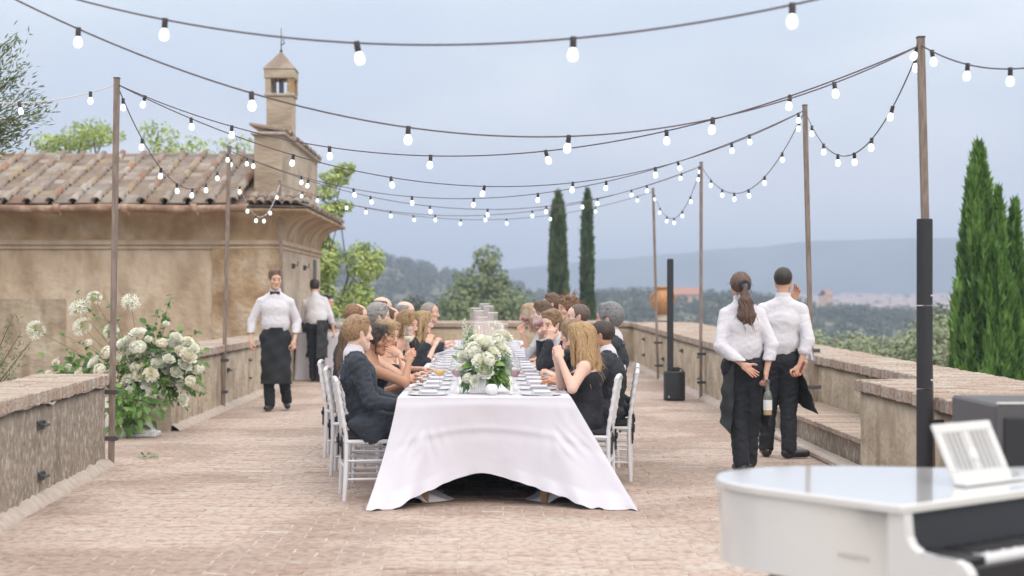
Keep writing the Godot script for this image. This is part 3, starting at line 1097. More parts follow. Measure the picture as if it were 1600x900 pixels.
	surface(mat("soil", Color.WHITE, 0.95), ntex(94, 0.03, [[0.2, lin(0.16, 0.12, 0.08)], [0.8, lin(0.3, 0.25, 0.18)]], 256, 4), Vector3.ONE * 0.5)


# ---------------------------------------------------------------- land and far view
func ridge_y(pts: Array, u: float) -> float:
	for k in pts.size() - 1:
		if u <= pts[k + 1].x or k == pts.size() - 2:
			var f := clampf((u - pts[k].x) / (pts[k + 1].x - pts[k].x), 0.0, 1.0)
			return lerpf(pts[k].y, pts[k + 1].y, f * f * (3.0 - 2.0 * f))
	return 0.0


# a ridge at depth d; pts: (sideways per metre of depth, height in metres), low at the near foot and beyond
func hill(called: String, m: Material, pts: Array, d: float, near: float, foot: float, wav: float, sd: int) -> Callable:
	noise.seed = sd
	noise.frequency = 0.01
	var at := func(u: float, v: float) -> Vector3:
		var z := lerpf(near, d, v) if v <= 1.0 else d + (v - 1.0) * d * 0.35
		var top := ridge_y(pts, u)
		var k := smoothstep(0.0, 1.0, v) if v <= 1.0 else 1.0 - smoothstep(1.0, 2.2, v) * 0.8
		return Vector3(u * z, lerpf(foot, top, k), -z)
	var b := MB.new()
	var rows := []
	for j in 30:
		var row := []
		for i in 121:
			var u := lerpf(pts[0].x, pts[-1].x, i / 120.0)
			var p: Vector3 = at.call(u, j / 29.0 * 1.6)
			noise.seed = sd
			p.y += noise.get_noise_2d(p.x * 300.0 / d, p.z * 300.0 / d) * wav + noise.get_noise_2d(p.x * 1400.0 / d, p.z * 1400.0 / d) * wav * 0.3
			row.append(p)
		rows.append(row)
	b.grid(rows, false, true)
	struct(called, b, m)
	return at


func clump(sd: int, n: int, tone: Color) -> ArrayMesh:  # a far tree: a bunch of leaf facets round a short trunk, 1 m in size
	rng.seed = sd
	var m := MB.new()
	for k in n:
		var d := Vector3(rng.randfn(), rng.randfn(), rng.randfn()).normalized() * pow(rng.randf(), 0.3)
		var p := Vector3(d.x * 0.5, 0.55 + d.y * 0.45, d.z * 0.5)
		leaf_quad(m, p, (d + Vector3(rng.randfn(), rng.randfn(), rng.randfn()) * 0.6).normalized(), 0.17, 0.14, tone, 0.35)
	return m.mesh()


func leaf_quad(m: MB, p: Vector3, n: Vector3, l: float, w: float, tone: Color, vary: float) -> void:
	var a := n.cross(Vector3(rng.randfn(), rng.randfn(), rng.randfn())).normalized()
	var b := n.cross(a)
	var s := 1.0 + rng.randf_range(-vary, vary)
	m.col = Color(tone.r * s, tone.g * s, tone.b * s)
	var i := m.vert(p - a * l * 0.5)
	m.vert(p + b * w * 0.5 + n * w * 0.12)
	m.vert(p + a * l * 0.5)
	m.vert(p - b * w * 0.5 + n * w * 0.12)
	m.quad(i, i + 1, i + 2, i + 3)


func scatter(called: String, label: String, category: String, mesh: Mesh, m: Material, places: Array) -> void:
	var mm := MultiMesh.new()
	mm.transform_format = MultiMesh.TRANSFORM_3D
	mm.mesh = mesh
	mm.instance_count = places.size()
	for k in places.size():
		mm.set_instance_transform(k, places[k])
	var o := MultiMeshInstance3D.new()
	o.name = numbered(called, self)
	o.multimesh = mm
	o.material_override = m
	add_child(o)
	tag(o, label, category, "", "stuff")


func make_land() -> void:
	var g := MB.new()
	var rows := []
	noise.seed = 3
	noise.frequency = 0.01
	for j in 44:
		var r := 3.0 + pow(j / 43.0, 3.2) * 2600.0
		var row := []
		for i in 96:
			var a := TAU * i / 96.0
			var y := -3.0 - 9.0 * smoothstep(60.0, 260.0, r) - 6.0 * smoothstep(260.0, 1500.0, r)
			y += noise.get_noise_2d(cos(a) * r, sin(a) * r) * minf(r * 0.01, 3.0)
			row.append(Vector3(cos(a) * r, y, sin(a) * r))
		rows.append(row)
	g.grid(rows, true, false)
	struct("ground", g, M.grass_ground)
	var at := hill("hill", M.hill_green, [Vector2(-0.32, 15), Vector2(-0.14, 19), Vector2(-0.082, 17.5), Vector2(-0.065, 17), Vector2(-0.045, 13.5), Vector2(-0.024, 10.5), Vector2(-0.003, 7.5), Vector2(0.018, 4.5), Vector2(0.04, 0), Vector2(0.065, -4), Vector2(0.12, -10)], 700.0, 240.0, -12.0, 2.5, 5)
	rng.seed = 8
	var spots := []
	for k in 620:
		var v := sqrt(rng.randf()) * 1.02
		var p: Vector3 = at.call(rng.randf_range(-0.16, 0.09), v)
		var s := rng.randf_range(2.5, 5.5)
		spots.append(Transform3D(Basis(Vector3.UP, rng.randf() * TAU).scaled(Vector3(s * 1.2, s, s * 1.2)), p - Vector3(0, s * 0.12, 0)))
	scatter("hillside_woods", "scattered dark woods covering the hazy hill left of centre", "woods", clump(4, 90, Color(0.06, 0.075, 0.04)), M.leaf_far, spots)
	var at2 := hill("hill", M.hill_green, [Vector2(-0.02, -8), Vector2(0.045, -3), Vector2(0.07, 0.4), Vector2(0.1, 0.8), Vector2(0.13, -0.6), Vector2(0.165, 0.6), Vector2(0.19, -1), Vector2(0.23, -3.5), Vector2(0.3, -5), Vector2(0.36, -4), Vector2(0.5, -6)], 430.0, 210.0, -13.0, 1.2, 9)
	spots = []
	for k in 900:
		var v := pow(rng.randf(), 0.6) * 1.02
		var p: Vector3 = at2.call(rng.randf_range(0.02, 0.42), v)
		var s := rng.randf_range(2.0, 4.2)
		spots.append(Transform3D(Basis(Vector3.UP, rng.randf() * TAU).scaled(Vector3(s * 1.1, s, s * 1.1)), p - Vector3(0, s * 0.15, 0)))
	scatter("valley_woods", "dark blue green woods on the low ridges beyond the right parapet", "woods", clump(5, 90, Color(0.06, 0.08, 0.05)), M.leaf_far, spots)
	hill("mountain", M.mountain_blue, [Vector2(-0.5, 24), Vector2(-0.1, 25), Vector2(0.0, 31), Vector2(0.04, 40), Vector2(0.08, 47), Vector2(0.12, 53), Vector2(0.165, 61), Vector2(0.225, 70), Vector2(0.3, 73), Vector2(0.36, 74.5), Vector2(0.7, 67)], 1900.0, 1450.0, -30.0, 7.0, 14)
	# the town on the plain
	rng.seed = 12
	spots = []
	for k in 1600:
		var d := rng.randf_range(880.0, 1480.0)
		var u := 0.02 + pow(rng.randf(), 0.75) * 0.42
		spots.append(Transform3D(Basis(Vector3.UP, rng.randf() * TAU).scaled(Vector3(rng.randf_range(6, 15), rng.randf_range(4, 9), rng.randf_range(6, 12))), Vector3(u * d, -15.0 + (d - 850.0) / 750.0 * 9.0, -d)))
	var plain := MB.new()
	plain.face(Vector3(-1000, -15.0, -850), Vector3(-1800, -6.0, -1600), Vector3(1800, -6.0, -1600), Vector3(1000, -15.0, -850))
	struct("plain", plain, M.hill_green)
	var house := MB.new()
	house.col = Color(0.4, 0.37, 0.36)
	house.box(Vector3(0, 0.5, 0), Vector3.ONE)
	house.col = Color(0.4, 0.3, 0.26)
	house.face(Vector3(-0.55, 1, 0.55), Vector3(-0.55, 1.35, 0), Vector3(0.55, 1.35, 0), Vector3(0.55, 1, 0.55))
	house.face(Vector3(0.55, 1, -0.55), Vector3(0.55, 1.35, 0), Vector3(-0.55, 1.35, 0), Vector3(-0.55, 1, -0.55))
	scatter("distant_town", "hazy pinkish town spread across the valley floor far right", "town", house.mesh(), M.town_wall, spots)
	# single far houses that can be told apart
	for k in 4:
		var h: Array = [[53.0, -1.2, -405.0, "pale farmhouse on the far wooded ridge just right of the terracotta jar", 6.5], [61.0, -5.5, -395.0, "orange roofed house low in the far woods, right of the slim black loudspeaker column", 7.0], [100.0, -5.0, -450.0, "hazy tower house on the far ridge, seen beside the dark haired man's shoulder", 4.5], [38.0, -4.5, -390.0, "far small farmhouse below the ridge between the pair of cypresses and the terracotta jar", 8.0]][k]
		var t := thing("farmhouse", h[3], "house", Vector3(h[0], h[1], h[2]), 0.5 * k)
		var w := MB.new()
		var tall := 6.5 if k == 2 else 3.0
		w.box(Vector3(0, tall / 2.0 - 1.5, 0), Vector3(h[4], tall + 3.0, h[4] * 0.6))
		obj("wall", w, mat("far_wall", lin(0.6, 0.42, 0.32), 0.9), t)
		var r := MB.new()
		var x: float = h[4] * 0.55
		var zz: float = h[4] * 0.36
		r.face(Vector3(-x, tall, zz), Vector3(-x, tall + 1.8, 0), Vector3(x, tall + 1.8, 0), Vector3(x, tall, zz))
		r.face(Vector3(x, tall, -zz), Vector3(x, tall + 1.8, 0), Vector3(-x, tall + 1.8, 0), Vector3(-x, tall, -zz))
		obj("roof", r, mat("far_roof", lin(0.42, 0.2, 0.13), 0.9), t)
		for i in 3:
			var wn := MB.new()
			wn.box(Vector3((i - 1) * h[4] * 0.3, tall * 0.6, h[4] * 0.3), Vector3(0.8, 1.3, 0.1))
			obj("window", wn, M.dark_steel, t)


# ---------------------------------------------------------------- trees and shrubs
func crown(blobs: Array, count: int, leaf: Vector2, tones: Array, sd: int, droop := 0.0) -> MB:
	rng.seed = sd
	noise.seed = sd
	noise.frequency = 0.01
	var m := MB.new()
	var total := 0.0
	for b in blobs:
		total += b[1].x * b[1].y
	for b in blobs:
		var n := int(count * b[1].x * b[1].y / total)
		for k in n:
			var d := Vector3(rng.randfn(), rng.randfn(), rng.randfn()).normalized()
			var p: Vector3 = b[0] + d * (b[1] as Vector3) * (0.35 + 0.65 * pow(rng.randf(), 0.45)) * (1.0 + 0.25 * noise.get_noise_3d(d.x * 160.0, d.y * 160.0, d.z * 160.0))
			var q := noise.get_noise_3dv(p * 130.0)
			if q < -0.28:
				continue
			var tone: Color = tones[0].lerp(tones[1], clampf(0.5 + q * 1.1, 0.0, 1.0))
			leaf_quad(m, p, (d + Vector3(0, 0.5 - droop, 0) + Vector3(rng.randfn(), rng.randfn(), rng.randfn()) * 0.5).normalized(), leaf.x * rng.randf_range(0.7, 1.3), leaf.y, tone, 0.25)
	return m


func limbs(m: MB, base: Vector3, tips: Array, r: float) -> void:
	for k in tips.size():
		var t: Vector3 = tips[k]
		var mid := base.lerp(t, 0.5) + Vector3(sin(k * 2.3) * 0.1, -0.06, cos(k * 1.7) * 0.1) * base.distance_to(t)
		m.tube([base, mid, t], [r, r * 0.6, r * 0.2], 6)


func tree(called: String, label: String, at: Vector3, trunk_h: float, r: float, blobs: Array, count: int, leaf: Vector2, tones: Array, sd: int, group := "") -> Node3D:
	var t := thing(called, label, "tree", at, 0.0, group)
	var tr := MB.new()
	var fork := Vector3(0, trunk_h, 0)
	tr.tube([Vector3(0, -0.3, 0), Vector3(r * 0.4, trunk_h * 0.5, 0), fork], [r * 1.4, r, r * 0.75], 9)
	var tips := []
	for b in blobs:
		tips.append(b[0] + Vector3(0, b[1].y * 0.2, 0))
	limbs(tr, fork, tips, r * 0.5)
	obj("trunk", tr, M.bark, t)
	obj("crown", crown(blobs, count, leaf, tones, sd), M.leaf, t)
	return t


func cypress(label: String, at: Vector3, h: float, r: float, count: int, sd: int, tones: Array, blunt := 0.0, leaf := Vector2(0.2, 0.05), group := "") -> Node3D:
	var t := thing("cypress", label, "tree", at, 0.0, group)
	var tr := MB.new()
	tr.tube([Vector3(0, -0.3, 0), Vector3(0, h * 0.5, 0), Vector3(0, h * 0.93, 0)], [r * 0.16 + 0.05, r * 0.1, 0.01], 7)
	obj("trunk", tr, M.bark, t)
	rng.seed = sd
	noise.seed = sd
	noise.frequency = 0.01
	var m := MB.new()
	for k in count:
		var v := 1.0 - pow(rng.randf(), 0.75)
		v = clampf(v, 0.0, 1.0)
		var a := rng.randf() * TAU
		var prof := pow(1.0 - v, 0.62) * (0.55 + 0.45 * smoothstep(0.0, 0.25, v)) if blunt == 0.0 else (1.0 - 0.62 * v) * (1.0 - smoothstep(1.0 - blunt, 1.0, v) * 0.75) * (0.85 + 0.15 * smoothstep(0.0, 0.2, v))
		var lump := noise.get_noise_3d(cos(a) * 120.0, v * h * 75.0, sin(a) * 120.0)
		var depth := pow(rng.randf(), 0.5)
		var rad := r * prof * (0.6 + 0.4 * depth + 0.3 * lump)
		var p := Vector3(cos(a) * rad, v * h + 0.1, sin(a) * rad)
		var d := (Vector3(cos(a) * 0.35, 1.0, sin(a) * 0.35) + Vector3(rng.randfn(), rng.randfn(), rng.randfn()) * 0.22).normalized()
		var sd2 := d.cross(Vector3(rng.randfn(), rng.randfn(), rng.randfn())).normalized()
		var tone: Color = tones[0].lerp(tones[1], clampf(0.45 + lump * 1.3, 0.0, 1.0)) * rng.randf_range(0.8, 1.2)
		m.col = tone
		var l := leaf.x * rng.randf_range(0.6, 1.4)
		var i := m.vert(p - d * l * 0.4)
		m.vert(p + sd2 * leaf.y)
		m.vert(p + d * l * 0.7)
		m.vert(p - sd2 * leaf.y)
		m.quad(i, i + 1, i + 2, i + 3)
	obj("crown", m, M.leaf, t)
	return t


func make_trees() -> void:
	var lime := [Color(0.27, 0.35, 0.1), Color(0.48, 0.57, 0.2)]
	var olive := [Color(0.24, 0.27, 0.15), Color(0.37, 0.41, 0.25)]
	var dark := [Color(0.045, 0.075, 0.03), Color(0.1, 0.13, 0.055)]
	var cyp := [Color(0.06, 0.135, 0.026), Color(0.2, 0.36, 0.085)]
	# behind and beside the villa
	var bl := []
	rng.seed = 31
	for k in 9:
		bl.append([Vector3(rng.randf_range(-0.6, 1.2), rng.randf_range(3.2, 5.2), rng.randf_range(-0.8, 0.8)), Vector3.ONE * rng.randf_range(0.35, 0.6)])
	for q in [[0.25, 6.75, 0.3], [0.5, 6.95, 0.22], [0.15, 6.0, 0.3], [0.0, 6.4, 0.25], [0.45, 6.1, 0.2]]:
		bl.append([Vector3(q[0], q[1], 0.2), Vector3(q[2] * 1.3, q[2] * 0.7, q[2])])
	bl.append([Vector3(0.8, 2.9, 0.3), Vector3(1.1, 0.9, 0.9)])
	bl.append([Vector3(-0.2, 3.4, 0.6), Vector3(0.8, 1.0, 0.7)])
	bl.append([Vector3(0.3, 2.2, 0.5), Vector3(0.9, 0.9, 0.9)])
	tree("leafy_tree", "bright yellow green tree right behind the corner of the villa", Vector3(-3.75, -2.5, -36.0), 2.6, 0.07, bl, 19000, Vector2(0.13, 0.06), lime, 32)
	for j in 3:
		bl = []
		for k in 9:
			bl.append([Vector3(rng.randf_range(-1.6, 1.6), rng.randf_range(6.2, 7.6), rng.randf_range(-1.0, 1.0)), Vector3(0.55, 0.32, 0.5) * rng.randf_range(0.8, 1.2)])
		tree("leafy_tree", ["light green tree top over the roof ridge, leftmost of three behind the villa", "light green tree top over the middle of the villa roof ridge", "sparse light green tree top over the roof next to the chimney"][j], Vector3([-11.1, -8.6, -6.2][j], -2.0, -38.5), 3.5, 0.14, bl, [2600, 2300, 1300][j], Vector2(0.15, 0.055), lime, 40 + j)
	# the middle distance
	bl = [[Vector3(0, 5.0, 0), Vector3(2.6, 2.2, 2.2)], [Vector3(-1.5, 5.4, 0.3), Vector3(1.4, 1.5, 1.5)], [Vector3(1.6, 5.3, 0.3), Vector3(1.5, 1.5, 1.5)], [Vector3(0.1, 8.3, 0), Vector3(0.9, 0.9, 0.9)], [Vector3(-0.4, 7.0, 0), Vector3(1.5, 1.0, 1.2)], [Vector3(0.7, 7.0, 0.0), Vector3(0.8, 0.9, 0.8)], [Vector3(0.3, 3.0, 0.8), Vector3(2.6, 1.2, 2.0)]]
	tree("round_tree", "round green tree with a narrow top behind the candle cylinders", Vector3(0.05, -4.8, -86.0), 2.6, 0.22, bl, 11000, Vector2(0.22, 0.15), [Color(0.13, 0.17, 0.07), Color(0.27, 0.32, 0.14)], 51)
	tree("bush_tree", "small dusky tree on the left before the hazy hill", Vector3(-4.2, -4.5, -92.0), 2.0, 0.15, [[Vector3(0, 4.4, 0), Vector3(1.0, 1.7, 1.0)], [Vector3(0.4, 3.3, 0), Vector3(1.3, 1.3, 1.0)]], 2600, Vector2(0.28, 0.18), dark, 52)
	tree("bush_tree", "low bright green round bush beyond the far wall, left", Vector3(-3.7, -3.9, -76.0), 1.4, 0.12, [[Vector3(0, 3.5, 0), Vector3(1.0, 0.9, 0.9)]], 2200, Vector2(0.24, 0.16), [Color(0.07, 0.12, 0.03), Color(0.16, 0.24, 0.07)], 53)
	tree("bush_tree", "dim low shrub tree far behind the villa tree", Vector3(-6.6, -4.5, -98.0), 1.8, 0.14, [[Vector3(0, 4.2, 0), Vector3(1.9, 1.4, 1.2)]], 2200, Vector2(0.28, 0.18), dark, 54)
	cypress("broad clipped cypress, left of the pair behind the guests", Vector3(3.36, -3.4, -70.0), 9.5, 0.62, 9000, 61, [Color(0.06, 0.1, 0.035), Color(0.15, 0.2, 0.08)], 0.1, Vector2(0.3, 0.1))
	cypress("slim dark cypress, right of the pair behind the guests", Vector3(4.72, -3.4, -70.5), 9.65, 0.42, 7000, 62, [Color(0.055, 0.095, 0.035), Color(0.13, 0.19, 0.075)], 0.1, Vector2(0.3, 0.09))
	# the near group on the right
	var near := [[7.62, 3.78, 0.34, "tallest cypress of the group at the right edge, pointed and feathery", 15000], [7.93, 3.05, 0.22, "second tallest cypress, in the middle of the group at the right edge", 9000], [8.19, 2.88, 0.2, "rightmost cypress of the group at the right edge", 9000], [7.78, 2.2, 0.3, "short front cypress at the foot of the tallest one", 9000], [8.02, 1.7, 0.3, "low cypress between the taller ones at the right edge", 9000]]
	for k in near.size():
		var q: Array = near[k]
		q[0] += 0.09
		q[2] *= 1.12
		var z := -24.0 + (0.25 if k > 2 else 0.0)
		cypress(q[3], Vector3(q[0], -2.9, z), q[1] + 2.9, q[2] * 1.7, q[4], 70 + k, cyp, 0.0, Vector2(0.17, 0.03))
	# olives beyond the right parapet
	rng.seed = 80
	var lab := ["nearest the dark haired man", "second from the left", "third from the left", "fourth from the left", "just left of the black column", "just right of the black column", "below the dark round tree", "left of the cypress group", "behind the cypress group", "rightmost"]
	for k in 10:
		var x := lerpf(10.4, 20.5, k / 9.0)
		bl = []
		for i in 6:
			bl.append([Vector3(rng.randf_range(-1.3, 1.3), rng.randf_range(1.7, 3.1), rng.randf_range(-0.8, 0.8)), Vector3.ONE * rng.randf_range(0.7, 1.1)])
		tree("olive_tree", "grey green olive tree over the right parapet, " + lab[k], Vector3(x, -3.1 + rng.randf_range(-0.3, 0.1), -48.0 + rng.randf_range(-4.0, 4.0)), 1.1, 0.16, bl, 9000, Vector2(0.17, 0.06), olive, 90 + k, "olive trees beyond the right parapet")
	tree("dark_tree", "dark round tree standing above the olives, left of the cypress group", Vector3(18.7, -4.0, -62.0), 2.0, 0.2, [[Vector3(0, 4.0, 0), Vector3(1.3, 1.15, 1.2)], [Vector3(0.9, 3.5, 0), Vector3(0.9, 0.9, 0.9)]], 3000, Vector2(0.25, 0.14), dark, 101)
	for k in 6:
		bl = []
		for i in 5:
			bl.append([Vector3(rng.randf_range(-1.6, 1.6), rng.randf_range(1.4, 2.6), rng.randf_range(-0.8, 0.8)), Vector3.ONE * rng.randf_range(0.7, 1.1)])
		tree("olive_tree", "pale olive shrub beyond the far end wall, " + ["left of the round tree", "at the left foot of the round tree", "at the right foot of the round tree", "at the foot of the pair of cypresses", "right of the pair of cypresses", "behind the terracotta jar"][k], Vector3([-3.4, -1.5, 1.9, 4.0, 6.2, 8.2][k], -3.6, -66.0 + k % 3), 1.0, 0.14, bl, 2200, Vector2(0.26, 0.1), olive, 110 + k, "olive shrubs beyond the far wall")
	# left: a feathery branch hanging in at the top and a shrub behind the near wall
	var t := thing("olive_tree", "tree with narrow grey green leaves reaching in at the top left", "tree", Vector3(-6.6, -0.1, -16.5))
	var tr := MB.new()
	tr.tube([Vector3(0, -0.2, 0), Vector3(0.1, 1.5, 0), Vector3(0.3, 2.6, 0)], [0.16, 0.12, 0.09], 8)
	var lf := MB.new()
	rng.seed = 120
	for k in 46:
		var tip := Vector3(rng.randf_range(0.6, 1.95), rng.randf_range(3.45, 4.5), rng.randf_range(-0.4, 0.5))
		if k > 24:
			tip = Vector3(rng.randf_range(-1.6, 1.2), rng.randf_range(3.0, 4.6), rng.randf_range(-1.2, 1.0))
		if k < 4:
			tip = Vector3(rng.randf_range(1.4, 1.75), rng.randf_range(3.2, 3.5), 0.2)
		var from := Vector3(0.3, 2.6, 0).lerp(tip, 0.35) + Vector3(0, 0.15, 0)
		tr.tube([Vector3(0.3, 2.6, 0), from, tip], [0.03, 0.014, 0.003], 5, false)
		for i in 170:
			var f := pow(rng.randf(), 0.7)
			var p := from.lerp(tip, f) + Vector3(rng.randfn(), rng.randfn(), rng.randfn()) * 0.08
			var d := ((tip - from).normalized() + Vector3(rng.randfn(), rng.randfn(), rng.randfn()) * 0.45).normalized()
			var s := d.cross(Vector3(rng.randfn(), rng.randfn(), rng.randfn())).normalized()
			lf.col = (olive[0] as Color).lerp(Color(0.12, 0.2, 0.06), rng.randf()) * rng.randf_range(0.5, 1.1)
			var j := lf.vert(p)
			lf.vert(p + d * 0.035 + s * 0.009)
			lf.vert(p + d * 0.085)
			lf.vert(p + d * 0.035 - s * 0.009)
			lf.quad(j, j + 1, j + 2, j + 3)
	obj("trunk", tr, M.bark, t)
	obj("crown", lf, M.leaf, t)
	t = thing("shrub", "feathery green shrub rising behind the near left wall", "shrub", Vector3(-5.35, -0.05, -15.8))
	tr = MB.new()
	lf = MB.new()
	for k in 16:
		var tip := Vector3(rng.randf_range(-0.5, 0.62), rng.randf_range(0.75, 1.5), rng.randf_range(-0.3, 0.3))
		tr.tube([Vector3(0, 0, 0), tip * 0.5 + Vector3(0, 0.1, 0), tip], [0.012, 0.008, 0.003], 5, false)
		for i in 110:
			var p := Vector3.ZERO.lerp(tip, rng.randf_range(0.35, 1.0)) + Vector3(rng.randfn(), rng.randfn(), rng.randfn()) * 0.03
			var d := (tip.normalized() * 0.6 + Vector3(rng.randfn(), rng.randfn(), rng.randfn()) * 0.6).normalized()
			var s := d.cross(Vector3(rng.randfn(), rng.randfn(), rng.randfn())).normalized()
			lf.col = Color(0.07, 0.13, 0.04).lerp(Color(0.16, 0.24, 0.09), rng.randf())
			var j := lf.vert(p)
			lf.vert(p + d * 0.025 + s * 0.005)
			lf.vert(p + d * 0.06)
			lf.vert(p + d * 0.025 - s * 0.005)
			lf.quad(j, j + 1, j + 2, j + 3)
	obj("stem", tr, M.bark, t)
	obj("foliage", lf, M.leaf, t)


# ---------------------------------------------------------------- terrace
func brick_meshes(key: String, size: Vector3, bev: float, tones: Array) -> Array:
	if not meshes.has(key):
		var out := []
		for k in tones.size():
			var m := MB.new()
			m.col = tones[k]
			var tilt := Basis(Vector3(1, 0, 0.4).normalized(), 0.012 * sin(k * 2.1)) * Basis(Vector3.UP, 0.012 * sin(k * 3.7))
			m.box(Vector3(0, -size.y * 0.5 + 0.002 * sin(k * 1.3), 0), size * Vector3(1, 1, 1), tilt, bev)
			out.append(m)
		meshes[key] = out
		meshes[key + " made"] = out.map(func(m): return m.mesh())
	return meshes[key]


func make_terrace() -> void:
	var base := MB.new()
	base.face(Vector3(-14.0, -0.0045, 8.0), Vector3(-14.0, -0.0045, -33.8), Vector3(4.4, -0.0045, -33.8), Vector3(4.4, -0.0045, 8.0))
	var floor_node := struct("terrace_floor", base, M.mortar)
	var block := MB.new()
	block.box(Vector3(-4.8, -1.6, -14.6), Vector3(18.5, 3.1, 46.0))
	struct("terrace_base", block, M.wall_cream)
	var tones := []
	rng.seed = 7
	for k in 14:
		var f := rng.randf()
		var q := Color(0.48, 0.38, 0.317).lerp(Color(0.505, 0.41, 0.347), f)
		if k % 5 == 1:
			q = Color(0.47, 0.362, 0.3)
		if k == 6:
			q = Color(0.53, 0.455, 0.395)
		tones.append(q)
	var ms := brick_meshes("floor brick", Vector3(0.272, 0.05, 0.134), 0.005, tones)
	var made: Array = meshes["floor brick made"]
	var rest := MB.new()
	var single := 0
	for j in 200:
		var z := -6.0 - j * 0.139
		var left := -3.75 if not (z < -13.7 and z > -17.0) else -5.4
		var x := left + (0.14 if j % 2 else 0.0)
		while x < 3.35:
			var k := rng.randi() % tones.size()
			if k == 6 and rng.randf() < 0.6:
				k = 2
			var dz := 0.003 * rng.randfn()
			var p := Vector3(x + rng.randf_range(-0.003, 0.003), rng.randf_range(-0.003, 0.0015), z + dz)
			var s := -z / 2400.0
			if z < -8.2 and single < 300 and absf(x * 2400.0 / -z - 43.0) < 830.0:
				single += 1
				obj("paving_brick", made[k], M.brick_floor, floor_node, p)
			else:
				rest.add(ms[k], Transform3D(Basis(), p))
			x += 0.277
	obj("paving_bricks", rest, M.brick_floor, floor_node).set_meta("kind", "stuff")
	var g := MB.new()
	g.face(Vector3(-14.0, -0.001, -8.0), Vector3(-14.0, -0.001, -25.7), Vector3(-5.6, -0.001, -25.7), Vector3(-5.6, -0.001, -8.0))
	struct("garden_ground", g, M.soil)


# a parapet from a to b; inward: unit vector towards the terrace
func wall_run(label: String, a: Vector3, b: Vector3, thick: float, h0: float, h1: float, m: Material, singles: bool, plinth := true, caps := true) -> Node3D:
	var t := thing("parapet_wall", label, "wall")
	var d := (b - a).normalized()
	var len := a.distance_to(b)
	var inward := Vector3(-d.z, 0, d.x)  # to the right of the run from a to b
	var out := -inward
	var body := MB.new()
	var n := int(len / 0.25) + 2
	noise.seed = int(len * 10.0)
	noise.frequency = 0.01
	var prof := [[0.0, -0.05, 0], [0.0, 0.0, 1], [0.0, 0.5, 1], [0.0, 1.0, 1], [1.0, 1.0, 1], [1.0, -0.05, 0]]
	var rows := []
	for q in 9:
		var row := []
		for i in n:
			var f := i / (n - 1.0)
			var h := lerpf(h0, h1, f) - 0.09
			var y: float = [-0.05, 0.02, 0.18, 0.4, 0.62, 0.82, 1.0, 1.0, -0.05][q] * h
			var o: float = thick if q > 6 else 0.0
			var p := a + d * len * f + out * o
			p.y = y
			if q < 7:
				p -= out * noise.get_noise_3d(p.x * 250.0, y * 300.0, p.z * 250.0) * 0.016
			row.append(p)
		rows.append(row)
	body.grid(rows, false, true)
	for e in 2:
		var p: Vector3 = [a, b][e]
		var h: float = [h0, h1][e] - 0.09
		var q := [p + Vector3(0, -0.05, 0), p + Vector3(0, h, 0), p + out * thick + Vector3(0, h, 0), p + out * thick + Vector3(0, -0.05, 0)]
		if e == 0:
			body.face(q[0], q[3], q[2], q[1])
		else:
			body.face(q[0], q[1], q[2], q[3])
	obj("plaster", body, m, t)
	if plinth:
		var pl := MB.new()
		rows = []
		for q in 4:
			var row := []
			for i in n * 3:
				var f := i / (n * 3 - 1.0)
				var p := a + d * len * f
				var y := 0.07 + 0.03 * noise.get_noise_2d(f * len * 500.0, 3.0) + 0.012 * noise.get_noise_2d(f * len * 2200.0, 30.0)
				var o: float = [0.1, 0.085, 0.03, -0.01][q]
				p += inward * o
				p.y = [-0.02, 0.018, y * 0.9, y][q]
				row.append(p)
			rows.append(row)
		pl.grid(rows, false, true)
		obj("mortar_skirting", pl, M.mortar, t)
	if caps:
		rng.seed = int(len * 77.0)
		var tones := [Color(0.44, 0.35, 0.29), Color(0.47, 0.385, 0.315), Color(0.42, 0.33, 0.27), Color(0.46, 0.39, 0.33), Color(0.49, 0.42, 0.35), Color(0.44, 0.33, 0.265), Color(0.52, 0.465, 0.405)]
		var pitch := 0.068
		var across := maxi(2, int(round((thick + 0.1) / 0.3)))
		var each := (thick + 0.1) / across
		var key := "coping %.3f" % each
		var ms := brick_meshes(key, Vector3(each - 0.006, 0.095, pitch - 0.005), 0.007, tones)
		var made: Array = meshes[key + " made"]
		var rest := MB.new()
		var bs := Basis(inward, Vector3.UP, -d)
		if bs.determinant() < 0:
			bs = Basis(inward, Vector3.UP, d)
		var count := 0
		for i in int(len / pitch):
			var f := (i + 0.5) * pitch / len
			for k in across:
				var p := a + d * len * f + out * ((k + 0.5) * each - 0.05)
				p.y = lerpf(h0, h1, f) + rng.randf_range(-0.006, 0.005)
				p += inward * rng.randf_range(-0.008, 0.008)
				var q := rng.randi() % tones.size()
				if singles and count < 300:
					count += 1
					var o := obj("coping_brick", made[q], M.brick_coping, t)
					o.transform = Transform3D(bs, p)
				else:
					rest.add(ms[q], Transform3D(bs, p))
		if rest.v.size():
			obj("coping_bricks", rest, M.brick_coping, t).set_meta("kind", "stuff")
		var bed := MB.new()
		var mid := (a + b) * 0.5 + out * thick * 0.5
		mid.y = (h0 + h1) * 0.5 - 0.052
		var bb := Basis(bs.x, Vector3.UP, bs.z)
		bb = Basis(bb.x, atan2((h1 - h0), len) * (1.0 if bs.z.dot(d) < 0 else -1.0)) * bb
		bed.box(mid, Vector3(thick + 0.06, 0.085, len), bb)
		obj("mortar_bed", bed, M.mortar, t)
	return t


